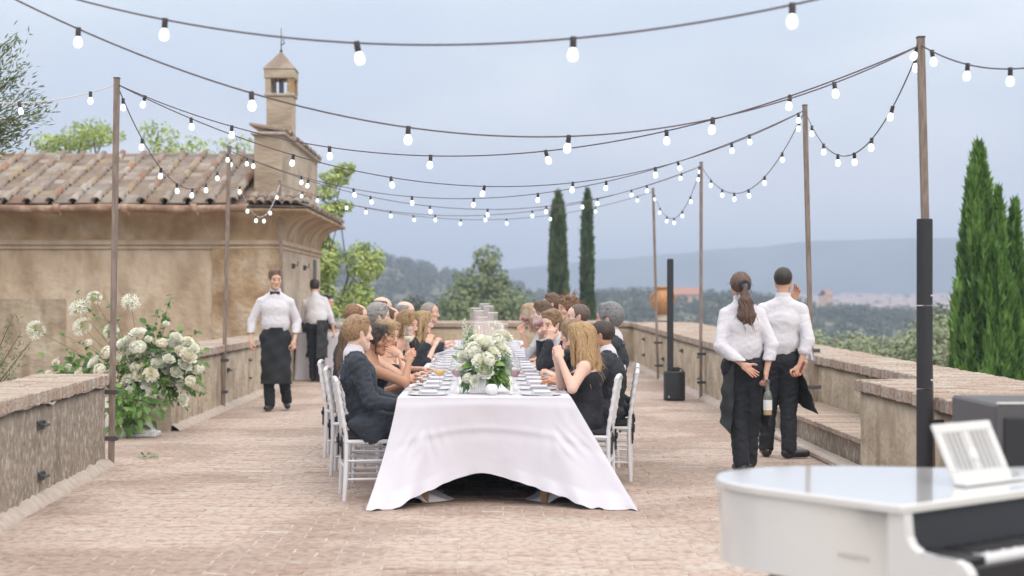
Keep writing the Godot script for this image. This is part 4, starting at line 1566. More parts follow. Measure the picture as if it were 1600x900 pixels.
func bracket(label: String, at: Vector3, inward: Vector3) -> void:
	var m := MB.new()
	var b := Basis(inward, Vector3.UP, inward.cross(Vector3.UP))
	m.box(at + inward * 0.004, Vector3(0.012, 0.07, 0.16), b, 0.003)
	m.box(at + inward * 0.03, Vector3(0.05, 0.02, 0.12), b, 0.003)
	for s in [-1.0, 1.0]:
		m.sphere(at + inward * 0.014 + b.z * 0.06 * s + Vector3(0, 0.02, 0), Vector3.ONE * 0.01, 6, 4)
	tag(obj("wall_bracket", m, M.dark_steel), label, "bracket")


func make_walls() -> void:
	wall_run("long near left parapet of stained grey plaster with a brick coping", Vector3(-2.97, 0, -6.0), Vector3(-3.35, 0, -13.55), 0.52, 0.83, 0.81, M.wall_lichen, true)
	wall_run("far left parapet of streaked cream plaster running to the villa", Vector3(-3.47, 0, -17.0), Vector3(-3.4, 0, -25.65), 0.55, 0.86, 0.84, M.wall_cream, true)
	wall_run("far right parapet of cream plaster below the terracotta jar", Vector3(3.24, 0, -33.6), Vector3(3.2, 0, -17.5), 1.25, 0.92, 0.82, M.wall_cream, true)
	wall_run("right parapet behind the bench recess, with a brick coping", Vector3(3.8, 0, -17.5), Vector3(3.8, 0, -12.9), 0.62, 0.82, 0.8, M.wall_cream, true, false)
	wall_run("deep right parapet block with a red brick coping behind the piano", Vector3(3.16, 0, -12.9), Vector3(3.16, 0, -6.0), 1.26, 0.8, 0.8, M.wall_cream, true)
	wall_run("far end parapet closing the terrace behind the guests", Vector3(-3.6, 0, -33.6), Vector3(3.24, 0, -33.6), 2.6, 0.9, 0.92, M.wall_cream, false)
	var bench := thing("masonry_bench", "low masonry bench in the recess of the right parapet", "bench")
	var s := MB.new()
	s.box(Vector3(3.5, 0.125, -15.2), Vector3(0.6, 0.25, 4.56))
	obj("bench_body", s, M.wall_lichen, bench)
	rng.seed = 3
	for k in 30:
		var p := MB.new()
		p.col = Color(0.45, 0.36, 0.29) * rng.randf_range(0.85, 1.2)
		p.box(Vector3(3.475, 0.275, -12.98 - 0.15 * k), Vector3(0.64, 0.05 + 0.004 * sin(k * 3.0), 0.144), Basis(), 0.006)
		obj("seat_slab", p, M.brick_coping, bench)
	var sk := MB.new()
	sk.box(Vector3(3.12, 0.03, -15.2), Vector3(0.16, 0.07, 4.5), Basis(), 0.02)
	obj("mortar_skirting", sk, M.mortar, bench)
	var lab := ["dark steel bracket high on the near left parapet", "dark steel bracket low on the near left parapet"]
	for k in 2:
		bracket(lab[k], Vector3(-3.225, [0.56, 0.19][k], -11.15), Vector3(1, 0, 0.05).normalized())
	for k in 3:
		bracket("dark bracket on the far left parapet, " + ["left of the walking waiter's hip, upper", "left of the walking waiter, lower", "just beside the second pole"][k], Vector3(-3.44, [0.56, 0.3, 0.5][k], [-22.4, -22.4, -20.6][k]), Vector3(1, 0, 0))
	for k in 6:
		bracket("dark bracket on the far right parapet, " + ["upper, nearest the far corner", "lower, nearest the far corner", "upper, behind the loudspeaker column", "lower, left of the loudspeaker column", "upper, beside the third pole", "lower, beside the third pole"][k], Vector3(3.22, [0.62, 0.3, 0.6, 0.36, 0.58, 0.26][k], [-31.0, -31.0, -25.0, -27.6, -22.9, -22.9][k]), Vector3(-1, 0, 0))
	var c := MB.new()
	var path := []
	for i in 40:
		var f := i / 39.0
		path.append(Vector3(lerpf(-3.06, -3.325, f), lerpf(0.735, 0.715, f) + 0.008 * sin(i * 1.3) - (0.03 if i == 24 else 0.0), lerpf(-8.2, -13.5, f)))
	c.tube(path, [0.011], 6)
	tag(obj("cable", c, M.cable_white), "white cable clipped under the coping of the near left parapet", "cable")


# ---------------------------------------------------------------- the villa
func coppo(tone: Color, l := 0.4, r0 := 0.08, r1 := 0.054) -> MB:  # a half-round cover tile along +z, wide end at the eave (z = 0)
	var m := MB.new()
	m.col = tone
	var rows := []
	var inn := []
	for j in 2:
		var row := []
		var row2 := []
		for i in 9:
			var a := PI * i / 8.0
			var r: float = [r0, r1][j]
			row.append(Vector3(cos(a) * r, sin(a) * r * 0.85, -l * j))
			row2.append(Vector3(cos(a) * (r - 0.016), sin(a) * (r - 0.016) * 0.85, -l * j))
		rows.append(row)
		inn.append(row2)
	m.grid(rows, false, false)
	m.grid(inn, false, true)
	var f := m.v.size()
	for i in 9:
		m.vert(rows[0][i])
		m.vert(inn[0][i])
	for i in 8:
		m.quad(f + i * 2, f + i * 2 + 2, f + i * 2 + 3, f + i * 2 + 1)
	return m


func cornice(prof: Array, path: Array) -> MB:  # profile of (outward, height) along a path of (x, z) corners with outward mitres given as (dx, dz)
	var m := MB.new()
	for s in path.size() - 1:
		var rows := []
		for p in prof:
			var a: Array = path[s]
			var b: Array = path[s + 1]
			rows.append([Vector3(a[0] + a[2] * p.x, p.y, a[1] + a[3] * p.x), Vector3(b[0] + b[2] * p.x, p.y, b[1] + b[3] * p.x)])
		m.grid(rows, false, true)
	return m


func make_villa() -> void:
	var t := thing("old_villa", "old ochre plaster villa with a coved cornice and coppi tile roof", "house")
	var x1 := -3.4
	var zf := -25.7
	var zb := -31.7
	var w := MB.new()
	w.box(Vector3((-14.0 - 4.55) / 2.0, 1.0, (zf + zb) / 2.0), Vector3(14.0 - 4.55, 2.7, zf - zb))
	obj("wall", w, M.plaster_facade, t)
	w = MB.new()
	w.box(Vector3((x1 - 4.548) / 2.0, 1.0, (zf + zb) / 2.0 + 0.015), Vector3(4.548 + x1, 2.7, zf - zb + 0.03))
	obj("corner_wall", w, M.plaster_brown, t)
	w = MB.new()
	w.box(Vector3(x1 + 0.004, 1.0, (zf + zb) / 2.0), Vector3(0.02, 2.7, zf - zb - 0.02))
	obj("side_wall", w, M.plaster_pale, t)
	w = MB.new()
	w.box(Vector3(-8.0, 0.7, zf + 0.008), Vector3(2.0, 1.5, 0.02), Basis(), 0.004)
	obj("blocked_window", w, M.wall_cream, t)
	w = MB.new()
	w.box(Vector3(x1 + 0.012, 1.9, -30.6), Vector3(0.03, 0.62, 0.5))
	obj("slit_window", w, M.dark_steel, t)
	for k in 2:
		w = MB.new()
		w.box(Vector3(x1 + 0.04, 2.02, [-27.0, -28.7][k]), Vector3(0.07, 0.09, 0.05), Basis(), 0.01)
		w.tube([Vector3(x1 + 0.05, 2.05, [-27.0, -28.7][k]), Vector3(x1 + 0.12, 2.02, [-27.0, -28.7][k]), Vector3(x1 + 0.12, 2.1, [-27.0, -28.7][k])], [0.012], 6)
		obj("wall_hook", w, M.dark_steel, t)
	var path := [[-14.0, zf, 0, 1], [x1, zf, 1, 1], [x1, zb, 1, -1], [-14.0, zb, 0, -1]]
	obj("string_course", cornice([Vector2(0.0, 2.27), Vector2(0.03, 2.275), Vector2(0.045, 2.29), Vector2(0.045, 2.315), Vector2(0.02, 2.325), Vector2(0.02, 2.34), Vector2(0.06, 2.35), Vector2(0.07, 2.37), Vector2(0.065, 2.395), Vector2(0.03, 2.405), Vector2(0.03, 2.43)], path), M.plaster_facade, t)
	var prof := []
	for i in 13:
		var a := PI / 2.0 * i / 12.0
		prof.append(Vector2(0.03 + 0.42 * (1.0 - cos(a)), 2.43 + 0.45 * sin(a)))
	prof.append(Vector2(0.49, 2.885))
	prof.append(Vector2(0.49, 2.945))
	prof.append(Vector2(0.0, 2.96))
	obj("cornice", cornice(prof, path), M.plaster_brown, t)
	# flat roof boards, then the tiles
	var p := Vector3(0, 2.99, -25.16)
	var top := Vector3(0, 4.06, -28.7)
	var up := (top - p).normalized()
	var nrm := Vector3(0, -up.z, up.y)
	var slab := MB.new()
	slab.col = Color(0.28, 0.21, 0.17)
	slab.face(Vector3(-14, p.y - 0.03, p.z), Vector3(-14, top.y - 0.03, top.z), Vector3(-3.93, top.y - 0.03, top.z), Vector3(-3.93, p.y - 0.03, p.z))
	slab.face(Vector3(-3.93, top.y - 0.03, top.z), Vector3(-14, top.y - 0.03, top.z), Vector3(-14, 2.96, -32.2), Vector3(-3.93, 2.96, -32.2))
	obj("roof_deck", slab, M.roof_tile, t)
	rng.seed = 23
	var tones := [Color(0.29, 0.235, 0.19), Color(0.36, 0.3, 0.25), Color(0.31, 0.22, 0.16), Color(0.37, 0.33, 0.285), Color(0.39, 0.315, 0.21), Color(0.33, 0.265, 0.22), Color(0.29, 0.25, 0.215), Color(0.42, 0.38, 0.33), Color(0.37, 0.2, 0.12)]
	var covers := []
	var trays := []
	var cov_mb := []
	var tray_mb := []
	for q in tones:
		var m := coppo(q)
		cov_mb.append(m)
		covers.append(m.mesh())
		m = MB.new()
		m.col = q * 0.92
		m.box(Vector3(0, 0, -0.2), Vector3(0.31, 0.03, 0.42), Basis(), 0.005)
		tray_mb.append(m)
		trays.append(m.mesh())
	var rb := Basis(Vector3.RIGHT, nrm, -up)
	var rest := MB.new()
	var made := 0
	for c in 29:
		var x := -4.12 - 0.375 * c
		for r in 13:
			var along := r * 0.282 + rng.randf_range(-0.02, 0.02)
			var at := p + up * along + Vector3(x, 0, 0)
			var roll := Basis(rb.z, rng.randf_range(-0.06, 0.06)) * Basis(rb.y, rng.randf_range(-0.06, 0.06)) * Basis(rb.x, 0.11) * rb
			var k := rng.randi() % tones.size()
			if k == 8 and rng.randf() < 0.5:
				k = 0
			var k2 := rng.randi() % 8
			var x1t := Transform3D(roll, at + nrm * (0.055 + rng.randf_range(-0.008, 0.012)))
			var x2t := Transform3D(Basis(rb.x, 0.1) * rb, at + Vector3(-0.1875, 0, 0) + nrm * 0.025)
			if c < 12 and made < 298:
				made += 2
				obj("cover_tile", covers[k], M.roof_tile, t).transform = x1t
				obj("pan_tile", trays[k2], M.roof_tile, t).transform = x2t
			else:
				rest.add(cov_mb[k], x1t)
				rest.add(tray_mb[k2], x2t)
	obj("roof_tiles", rest, M.roof_tile, t).set_meta("kind", "stuff")
	# tiles on the strip before and beside the gable block
	rest = MB.new()
	for k in 31:
		var z := -25.3 - k * 0.2
		var b := Basis(Vector3.UP, PI / 2.0) * Basis(Vector3.RIGHT, 0.22)
		rest.add(cov_mb[rng.randi() % 8], Transform3D(Basis(Vector3.FORWARD, rng.randf_range(-0.05, 0.05)) * b, Vector3(-2.86 + rng.randf_range(-0.03, 0.02), 2.965, z)))
		rest.add(cov_mb[rng.randi() % 8], Transform3D(b, Vector3(-3.14, 3.035, z)))
	for k in 7:
		rest.add(cov_mb[rng.randi() % 8], Transform3D(rb, Vector3(-3.85 + k * 0.15, 3.01, -25.2)))
		rest.add(cov_mb[rng.randi() % 8], Transform3D(rb, Vector3(-3.85 + k * 0.15, 3.1, -25.5)))
	obj("eave_tiles", rest, M.roof_tile, t).set_meta("kind", "stuff")
	slab = MB.new()
	slab.col = Color(0.3, 0.23, 0.185)
	slab.face(Vector3(-3.95, 2.97, -25.18), Vector3(-3.95, 3.25, -26.2), Vector3(-3.4, 3.25, -26.2), Vector3(-2.9, 2.955, -25.18))
	slab.face(Vector3(-2.9, 2.955, -25.18), Vector3(-3.4, 3.1, -26.2), Vector3(-3.4, 3.1, -31.7), Vector3(-2.9, 2.955, -31.7))
	obj("eave_deck", slab, M.roof_tile, t)
	for k in 13:
		var m := coppo(tones[rng.randi() % tones.size()], 0.86, 0.13, 0.12)
		var o := obj("ridge_tile", m, M.roof_tile, t)
		o.transform = Transform3D(Basis(Vector3.UP, PI / 2.0) * Basis(Vector3.RIGHT, rng.randf_range(-0.02, 0.02)), Vector3(-3.95 - k * 0.8, 4.05 + rng.randf_range(-0.01, 0.02), -28.66))
	var bed := MB.new()
	bed.box(Vector3(-8.95, 4.0, -28.62), Vector3(10.0, 0.12, 0.26), Basis(Vector3.RIGHT, 0.15), 0.02)
	obj("ridge_mortar", bed, M.mortar, t)
	# gutter
	var gu := MB.new()
	var gp := []
	for i in 30:
		gp.append(Vector3(-14.0 + 10.15 * i / 29.0, 2.925 + 0.012 * sin(i * 0.9), -25.11))
	gu.tube(gp, [0.068], 10)
	obj("gutter", gu, M.rust_gutter, t)
	for k in 5:
		gu = MB.new()
		gu.tube([Vector3(-4.75 - 1.12 * k - 0.05, 2.92, -25.1), Vector3(-4.75 - 1.12 * k + 0.05, 2.92, -25.1)], [0.088], 10)
		gu.box(Vector3(-4.75 - 1.12 * k + 0.06, 2.86, -25.1), Vector3(0.04, 0.1, 0.06), Basis(), 0.01)
		obj("gutter_bracket", gu, M.rust_gutter, t)
	# gable block and its little roof
	var gb := MB.new()
	gb.box(Vector3(-3.69, 3.55, -28.95), Vector3(0.48, 1.4, 5.5), Basis(), 0.01)
	obj("gable_block", gb, M.plaster_pale, t)
	gb = MB.new()
	gb.box(Vector3(-3.68, 4.265, -28.95), Vector3(0.6, 0.05, 5.66), Basis(), 0.012)
	obj("gable_slab", gb, M.mortar, t)
	rest = MB.new()
	for k in 29:
		var b := Basis(Vector3.UP, PI / 2.0) * Basis(Vector3.RIGHT, 0.2)
		rest.add(cov_mb[rng.randi() % 8], Transform3D(Basis(Vector3.FORWARD, rng.randf_range(-0.06, 0.06)) * b, Vector3(-3.36 + rng.randf_range(-0.03, 0.03), 4.29, -26.2 - k * 0.196)))
		rest.add(cov_mb[rng.randi() % 8], Transform3D(b, Vector3(-3.62, 4.33, -26.2 - k * 0.196)))
	obj("gable_tiles", rest, M.roof_tile, t).set_meta("kind", "stuff")
	# chimney
	var ch := MB.new()
	ch.box(Vector3(-3.6, 4.64, -27.2), Vector3(0.46, 0.74, 0.46), Basis(), 0.008)
	obj("chimney_stack", ch, M.plaster_pale, t)
	ch = MB.new()
	ch.box(Vector3(-3.6, 5.03, -27.2), Vector3(0.53, 0.05, 0.53), Basis(), 0.01)
	obj("chimney_ledge", ch, M.mortar, t)
	for sx in [-1.0, 1.0]:
		for sz in [-1.0, 1.0]:
			ch = MB.new()
			ch.box(Vector3(-3.6 + 0.2 * sx, 5.18, -27.2 + 0.2 * sz), Vector3(0.1 if sx < 0 else 0.13, 0.27, 0.1), Basis(), 0.006)
			obj("chimney_pier", ch, M.plaster_pale if sx < 0 else M.plaster_brown, t)
	for k in 3:
		ch = MB.new()
		ch.box(Vector3(-3.675 + 0.065 * k, 5.18, -27.02 - 0.1 * (k % 2)), Vector3(0.03, 0.27, 0.05), Basis(), 0.004)
		obj("chimney_slat", ch, M.dark_steel, t)
	ch = MB.new()
	ch.box(Vector3(-3.6, 5.18, -27.24), Vector3(0.03, 0.27, 0.36))
	obj("chimney_flue", ch, M.dark_steel, t)
	ch = MB.new()
	ch.box(Vector3(-3.6, 5.4, -27.2), Vector3(0.54, 0.17, 0.54), Basis(), 0.012)
	obj("chimney_lintel", ch, M.plaster_pale, t)
	ch = MB.new()
	ch.col = Color(0.42, 0.36, 0.3)
	for s in 4:
		var b := Basis(Vector3.UP, PI / 2.0 * s)
		for r in 5:
			var y0 := 5.485 + 0.064 * r
			var a0 := 0.285 - 0.053 * r
			var a1 := a0 - 0.06
			var lift := 0.014
			ch.face(Vector3(-3.6, y0, -27.2) + b * Vector3(-a0, 0, a0), Vector3(-3.6, y0 + 0.078, -27.2) + b * Vector3(-a1, 0, a1), Vector3(-3.6, y0 + 0.078, -27.2) + b * Vector3(a1, 0, a1), Vector3(-3.6, y0, -27.2) + b * Vector3(a0, 0, a0))
			ch.face(Vector3(-3.6, y0 - lift, -27.2) + b * Vector3(-a0 + 0.01, 0, a0 - 0.01), Vector3(-3.6, y0, -27.2) + b * Vector3(-a0, 0, a0), Vector3(-3.6, y0, -27.2) + b * Vector3(a0, 0, a0), Vector3(-3.6, y0 - lift, -27.2) + b * Vector3(a0 - 0.01, 0, a0 - 0.01))
	obj("chimney_roof", ch, M.roof_tile, t)
	ch = MB.new()
	ch.tube([Vector3(-3.6, 5.78, -27.2), Vector3(-3.6, 6.24, -27.2)], [0.012, 0.006], 6)
	ch.tube([Vector3(-3.6, 5.93, -27.2), Vector3(-3.54, 5.97, -27.2), Vector3(-3.57, 6.03, -27.2), Vector3(-3.53, 6.06, -27.2)], [0.008, 0.014, 0.01, 0.003], 6)
	ch.sphere(Vector3(-3.6, 5.83, -27.2), Vector3.ONE * 0.03, 8, 5)
	obj("weather_vane", ch, M.dark_steel, t)


# ---------------------------------------------------------------- poles and lights
func pole(label: String, base: Vector3, top: Vector3, half := 0.024) -> void:
	var t := thing("light_pole", label, "pole", base, 0.0, "poles carrying the festoon lights")
	var d := (top - base)
	var m := MB.new()
	var y := d.normalized()
	var b := Basis(Vector3.RIGHT, y, Vector3.RIGHT.cross(y).normalized())
	m.box(d * 0.5, Vector3(half * 2.0, d.length(), half * 2.0), b, 0.004)
	obj("post", m, M.pole_steel, t)
	m = MB.new()
	m.box(d + Vector3(0, 0.004, 0), Vector3(half * 2.3, 0.012, half * 2.3), b, 0.003)
	obj("post_cap", m, M.dark_steel, t)
	for k in 2:
		m = MB.new()
		var c: Vector3 = d * [0.07, 0.19][k]
		var to := -1.0 if base.x < 0.0 else 1.0
		m.box(c + Vector3(to * 0.02, 0, 0.0), Vector3(half * 2.0 + 0.1, 0.04, half * 2.0 + 0.016), b, 0.004)
		m.tube([c + Vector3(-to * half, 0, 0), c + Vector3(-to * (half + 0.035), 0, 0)], [0.012], 6)
		obj("clamp", m, M.dark_steel, t)


func strand(label: String, a: Vector3, b: Vector3, sag: float, spacing := 0.98, phase := 0.5, white := false, twist := 0) -> void:
	var t := thing("festoon_light_string", label, "string lights", a, 0.0, "festoon light strings over the terrace")
	var d := b - a
	var n := 48
	var path := []
	for i in n + 1:
		var f := float(i) / n
		path.append(d * f - Vector3(0, 4.0 * sag * f * (1.0 - f), 0))
	var m := MB.new()
	m.tube(path, [0.0052], 6)
	obj("cable", m, M.cable_white if white else M.cable, t)
	if not meshes.has("bulb"):
		var q := MB.new()
		q.lathe([Vector2(0.001, -0.147), Vector2(0.016, -0.145), Vector2(0.028, -0.134), Vector2(0.0335, -0.115), Vector2(0.033, -0.098), Vector2(0.027, -0.08), Vector2(0.02, -0.066), Vector2(0.016, -0.055)], 14)
		meshes["bulb"] = q.mesh()
		q = MB.new()
		q.lathe([Vector2(0.0165, -0.062), Vector2(0.021, -0.058), Vector2(0.021, -0.012), Vector2(0.015, -0.004), Vector2(0.012, 0.012), Vector2(0.001, 0.014)], 10)
		q.box(Vector3(0, 0.004, 0), Vector3(0.04, 0.018, 0.024), Basis(), 0.004)
		meshes["socket"] = q.mesh()
	var len := 0.0
	var walk := spacing * phase
	for i in n:
		var p: Vector3 = path[i]
		var q: Vector3 = path[i + 1]
		var l := p.distance_to(q)
		while walk < len + l:
			var at := p.lerp(q, (walk - len) / l)
			var s := obj("bulb", meshes["bulb"], M.bulb_glow, t)
			s.transform = Transform3D(Basis(Vector3(rng.randfn(), 0, rng.randfn()).normalized(), rng.randfn() * 0.16).scaled(Vector3.ONE * 0.72), at)
			obj("socket", meshes["socket"], M.socket, s)
			walk += spacing * rng.randf_range(0.94, 1.06)
		len += l


func make_lights() -> void:
	var pl := [Vector3(-3.1, 3.4, -8.2), Vector3(-3.25, 3.42, -13.58), Vector3(-3.34, 3.45, -20.1), Vector3(-3.5, 3.44, -26.1)]
	var pr := [Vector3(3.4, 3.4, -6.0), Vector3(3.01, 3.28, -10.6), Vector3(3.42, 3.53, -16.4), Vector3(3.16, 3.44, -22.4), Vector3(3.04, 3.43, -27.7)]
	pole("brown steel pole at the end of the near left parapet", Vector3(-3.3, 0, -13.58), pl[1])
	pole("brown steel pole halfway along the far left parapet, left of the walking waiter", Vector3(-3.42, 0, -20.1), pl[2])
	pole("brown steel pole by the villa corner, behind the walking waiter", Vector3(-3.33, 0, -25.5), Vector3(-3.4, 3.4, -25.5))
	pole("brown steel pole behind the black column loudspeaker next to the piano", Vector3(3.09, 0, -10.6), pr[1])
	pole("brown steel pole in the bench recess behind the dark haired man", Vector3(3.5, 0.3, -16.4), pr[2])
	pole("brown steel pole on the far right parapet, right of the slim loudspeaker", Vector3(3.14, 0, -22.3), pr[3], 0.022)
	pole("farthest brown steel pole on the right, in front of the terracotta jar", Vector3(3.13, 0, -27.7), pr[4], 0.022)
	pl[3] = Vector3(-3.4, 3.4, -25.5)
	rng.seed = 17
	var top := Vector3(0, -0.05, 0)
	strand("festoon string nearest the camera, crossing the top of the picture", pl[0], pr[0], 0.73, 1.03, 0.6)
	strand("festoon string from the upper left out of frame to the near right pole", pl[0], pr[1] + top, 0.83, 1.03, 0.97)
	strand("festoon string between the near left pole and the near right pole", pl[1] + top, pr[1] + top, 0.7, 0.95, 0.35)
	strand("festoon string from the near left pole to the second right pole", pl[1] + top, pr[2] + top, 0.86, 0.95, 0.75)
	strand("festoon string from the second left pole to the second right pole", pl[2] + top, pr[2] + top, 0.78, 0.84, 0.5)
	strand("festoon string from the second left pole to the third right pole", pl[2] + top, pr[3] + top, 0.7, 0.84, 0.3)
	strand("festoon string from the villa pole to the third right pole", pl[3] + top, pr[3] + top, 0.62, 0.84, 0.55)
	strand("farthest festoon string, from the villa pole to the last right pole", pl[3] + top, pr[4] + top, 0.55, 0.84, 0.8)
	strand("festoon string drooping along the left between the first and second poles", pl[1] + top, pl[2] + top, 0.7, 0.9, 0.3)
	strand("white festoon string drooping between the second left pole and the villa pole", pl[2] + top, pl[3] + top, 0.7, 0.85, 0.25, true)
	strand("festoon string from the near left pole towards the tree at the left edge", pl[1] + top, Vector3(-5.5, 3.55, -13.0), 0.28, 0.6, 0.4, true)
	strand("festoon string drooping between the near and second right poles", pr[1] + top, pr[2] + top, 0.62, 0.86, 0.2)
	strand("festoon string drooping between the second and third right poles", pr[2] + top, pr[3] + top, 0.62, 0.86, 0.3)
	strand("festoon string drooping between the third and last right poles", pr[3] + top, pr[4] + top, 0.62, 0.85, 0.3)
	strand("festoon string from the near right pole out to the right edge", pr[1] + top, Vector3(3.5, 3.4, -6.0), 0.5, 0.6, 0.35)


# ---------------------------------------------------------------- loudspeakers, jar
func make_speakers() -> void:
	var t := thing("column_loudspeaker", "thick black column loudspeaker standing by the near right pole", "loudspeaker", Vector3(2.98, 0, -10.4))
	var m := MB.new()
	m.tube([Vector3(0, 0.03, 0), Vector3(0, 0.865, 0)], [0.054], 20)
	obj("lower_column", m, M.speaker_black, t)
	m = MB.new()
	m.tube([Vector3(0, 0.872, 0), Vector3(0, 1.43, 0)], [0.0535], 20)
	obj("middle_column", m, M.speaker_black, t)
	m = MB.new()
	m.tube([Vector3(0, 1.437, 0), Vector3(0, 2.015, 0), Vector3(0, 2.02, 0)], [0.053, 0.053, 0.048], 20)
	obj("upper_column", m, M.speaker_black, t)
	m = MB.new()
	m.box(Vector3(0, 0.018, 0), Vector3(0.32, 0.036, 0.36), Basis(), 0.008)
	obj("foot_plate", m, M.speaker_black, t)
	m = MB.new()
	for y in [0.93, 1.5]:
		m.box(Vector3(0.035, y, 0.045), Vector3(0.016, 0.012, 0.02), Basis(), 0.003)
	obj("badge", m, M.cable_white, t)
	t = thing("column_loudspeaker", "slim black column loudspeaker on a round bass bin by the far right parapet", "loudspeaker", Vector3(2.72, 0, -22.0))
	m = MB.new()
	m.lathe([Vector2(0.001, 0.0), Vector2(0.15, 0.005), Vector2(0.155, 0.03), Vector2(0.155, 0.4), Vector2(0.145, 0.42), Vector2(0.001, 0.421)], 28)
	obj("bass_bin", m, M.speaker_black, t)
	m = MB.new()
	m.box(Vector3(-0.06, 1.22, 0), Vector3(0.085, 1.62, 0.1), Basis(), 0.012)
	obj("column", m, M.speaker_black, t)
	m = MB.new()
	m.box(Vector3(0.03, 0.45, 0), Vector3(0.09, 0.06, 0.07), Basis(), 0.01)
	m.tube([Vector3(0.03, 0.47, 0.03), Vector3(0.09, 0.46, 0.04), Vector3(0.13, 0.41, 0.02)], [0.01], 6)
	obj("plug", m, M.socket, t)
	m = MB.new()
	m.box(Vector3(-0.09, 0.06, 0.125), Vector3(0.022, 0.026, 0.006), Basis(), 0.002)
	obj("badge", m, M.cable_white, t)
	t = thing("bass_loudspeaker", "big square dark grey bass loudspeaker standing behind the piano", "loudspeaker", Vector3(2.66, 0, -7.4), 0.0)
	m = MB.new()
	m.box(Vector3(0, 0.5, 0), Vector3(0.62, 1.0, 0.66), Basis(), 0.012)
	obj("cabinet", m, M.speaker_grey, t)
	m = MB.new()
	m.box(Vector3(0.01, 0.49, 0.335), Vector3(0.56, 0.9, 0.016), Basis(), 0.006)
	obj("grille", m, M.speaker_black, t)
	m = MB.new()
	m.box(Vector3(-0.312, 0.7, 0.05), Vector3(0.012, 0.07, 0.2), Basis(), 0.004)
	obj("handle", m, M.socket, t)
	m = MB.new()
	m.tube([Vector3(-0.3, 1.003, 0.325), Vector3(0.3, 1.003, 0.325)], [0.007], 6)
	obj("edge_trim", m, M.cable_white, t)
	m = MB.new()
	m.tube([Vector3(0.02, 1.008, 0.3), Vector3(0.08, 1.03, 0.2), Vector3(0.2, 1.04, 0.1), Vector3(0.3, 1.01, 0.0)], [0.006], 6)
	tag(obj("cable", m, M.cable, self, Vector3(2.66, 0, -7.4)), "cable looped on top of the grey bass loudspeaker", "cable")
	t = thing("terracotta_jar", "big round terracotta jar on the far right corner of the parapet", "jar", Vector3(4.0, 0.92, -34.5))
	m = MB.new()
	m.lathe([Vector2(0.001, 0.0), Vector2(0.17, 0.0), Vector2(0.18, 0.04), Vector2(0.12, 0.07), Vector2(0.1, 0.13), Vector2(0.12, 0.16)], 20)
	obj("foot", m, M.mortar, t)
	m = MB.new()
	m.lathe([Vector2(0.1, 0.155), Vector2(0.16, 0.2), Vector2(0.23, 0.3), Vector2(0.27, 0.42), Vector2(0.278, 0.47), Vector2(0.27, 0.5), Vector2(0.272, 0.51), Vector2(0.25, 0.6), Vector2(0.2, 0.67), Vector2(0.165, 0.7), Vector2(0.165, 0.73), Vector2(0.21, 0.755), Vector2(0.215, 0.785), Vector2(0.18, 0.79), Vector2(0.15, 0.74), Vector2(0.001, 0.7)], 24)
	obj("jar_body", m, M.terracotta, t)
	for s in [-1.0, 1.0]:
		m = MB.new()
		m.tube([Vector3(0.17 * s, 0.66, 0.1), Vector3(0.24 * s, 0.62, 0.12), Vector3(0.27 * s, 0.52, 0.1)], [0.025, 0.03, 0.025], 8)
		obj("handle", m, M.terracotta, t)


# ---------------------------------------------------------------- the table and what stands on it
const TOP := 0.762
const TZ := -11.1
const TEND := -25.2

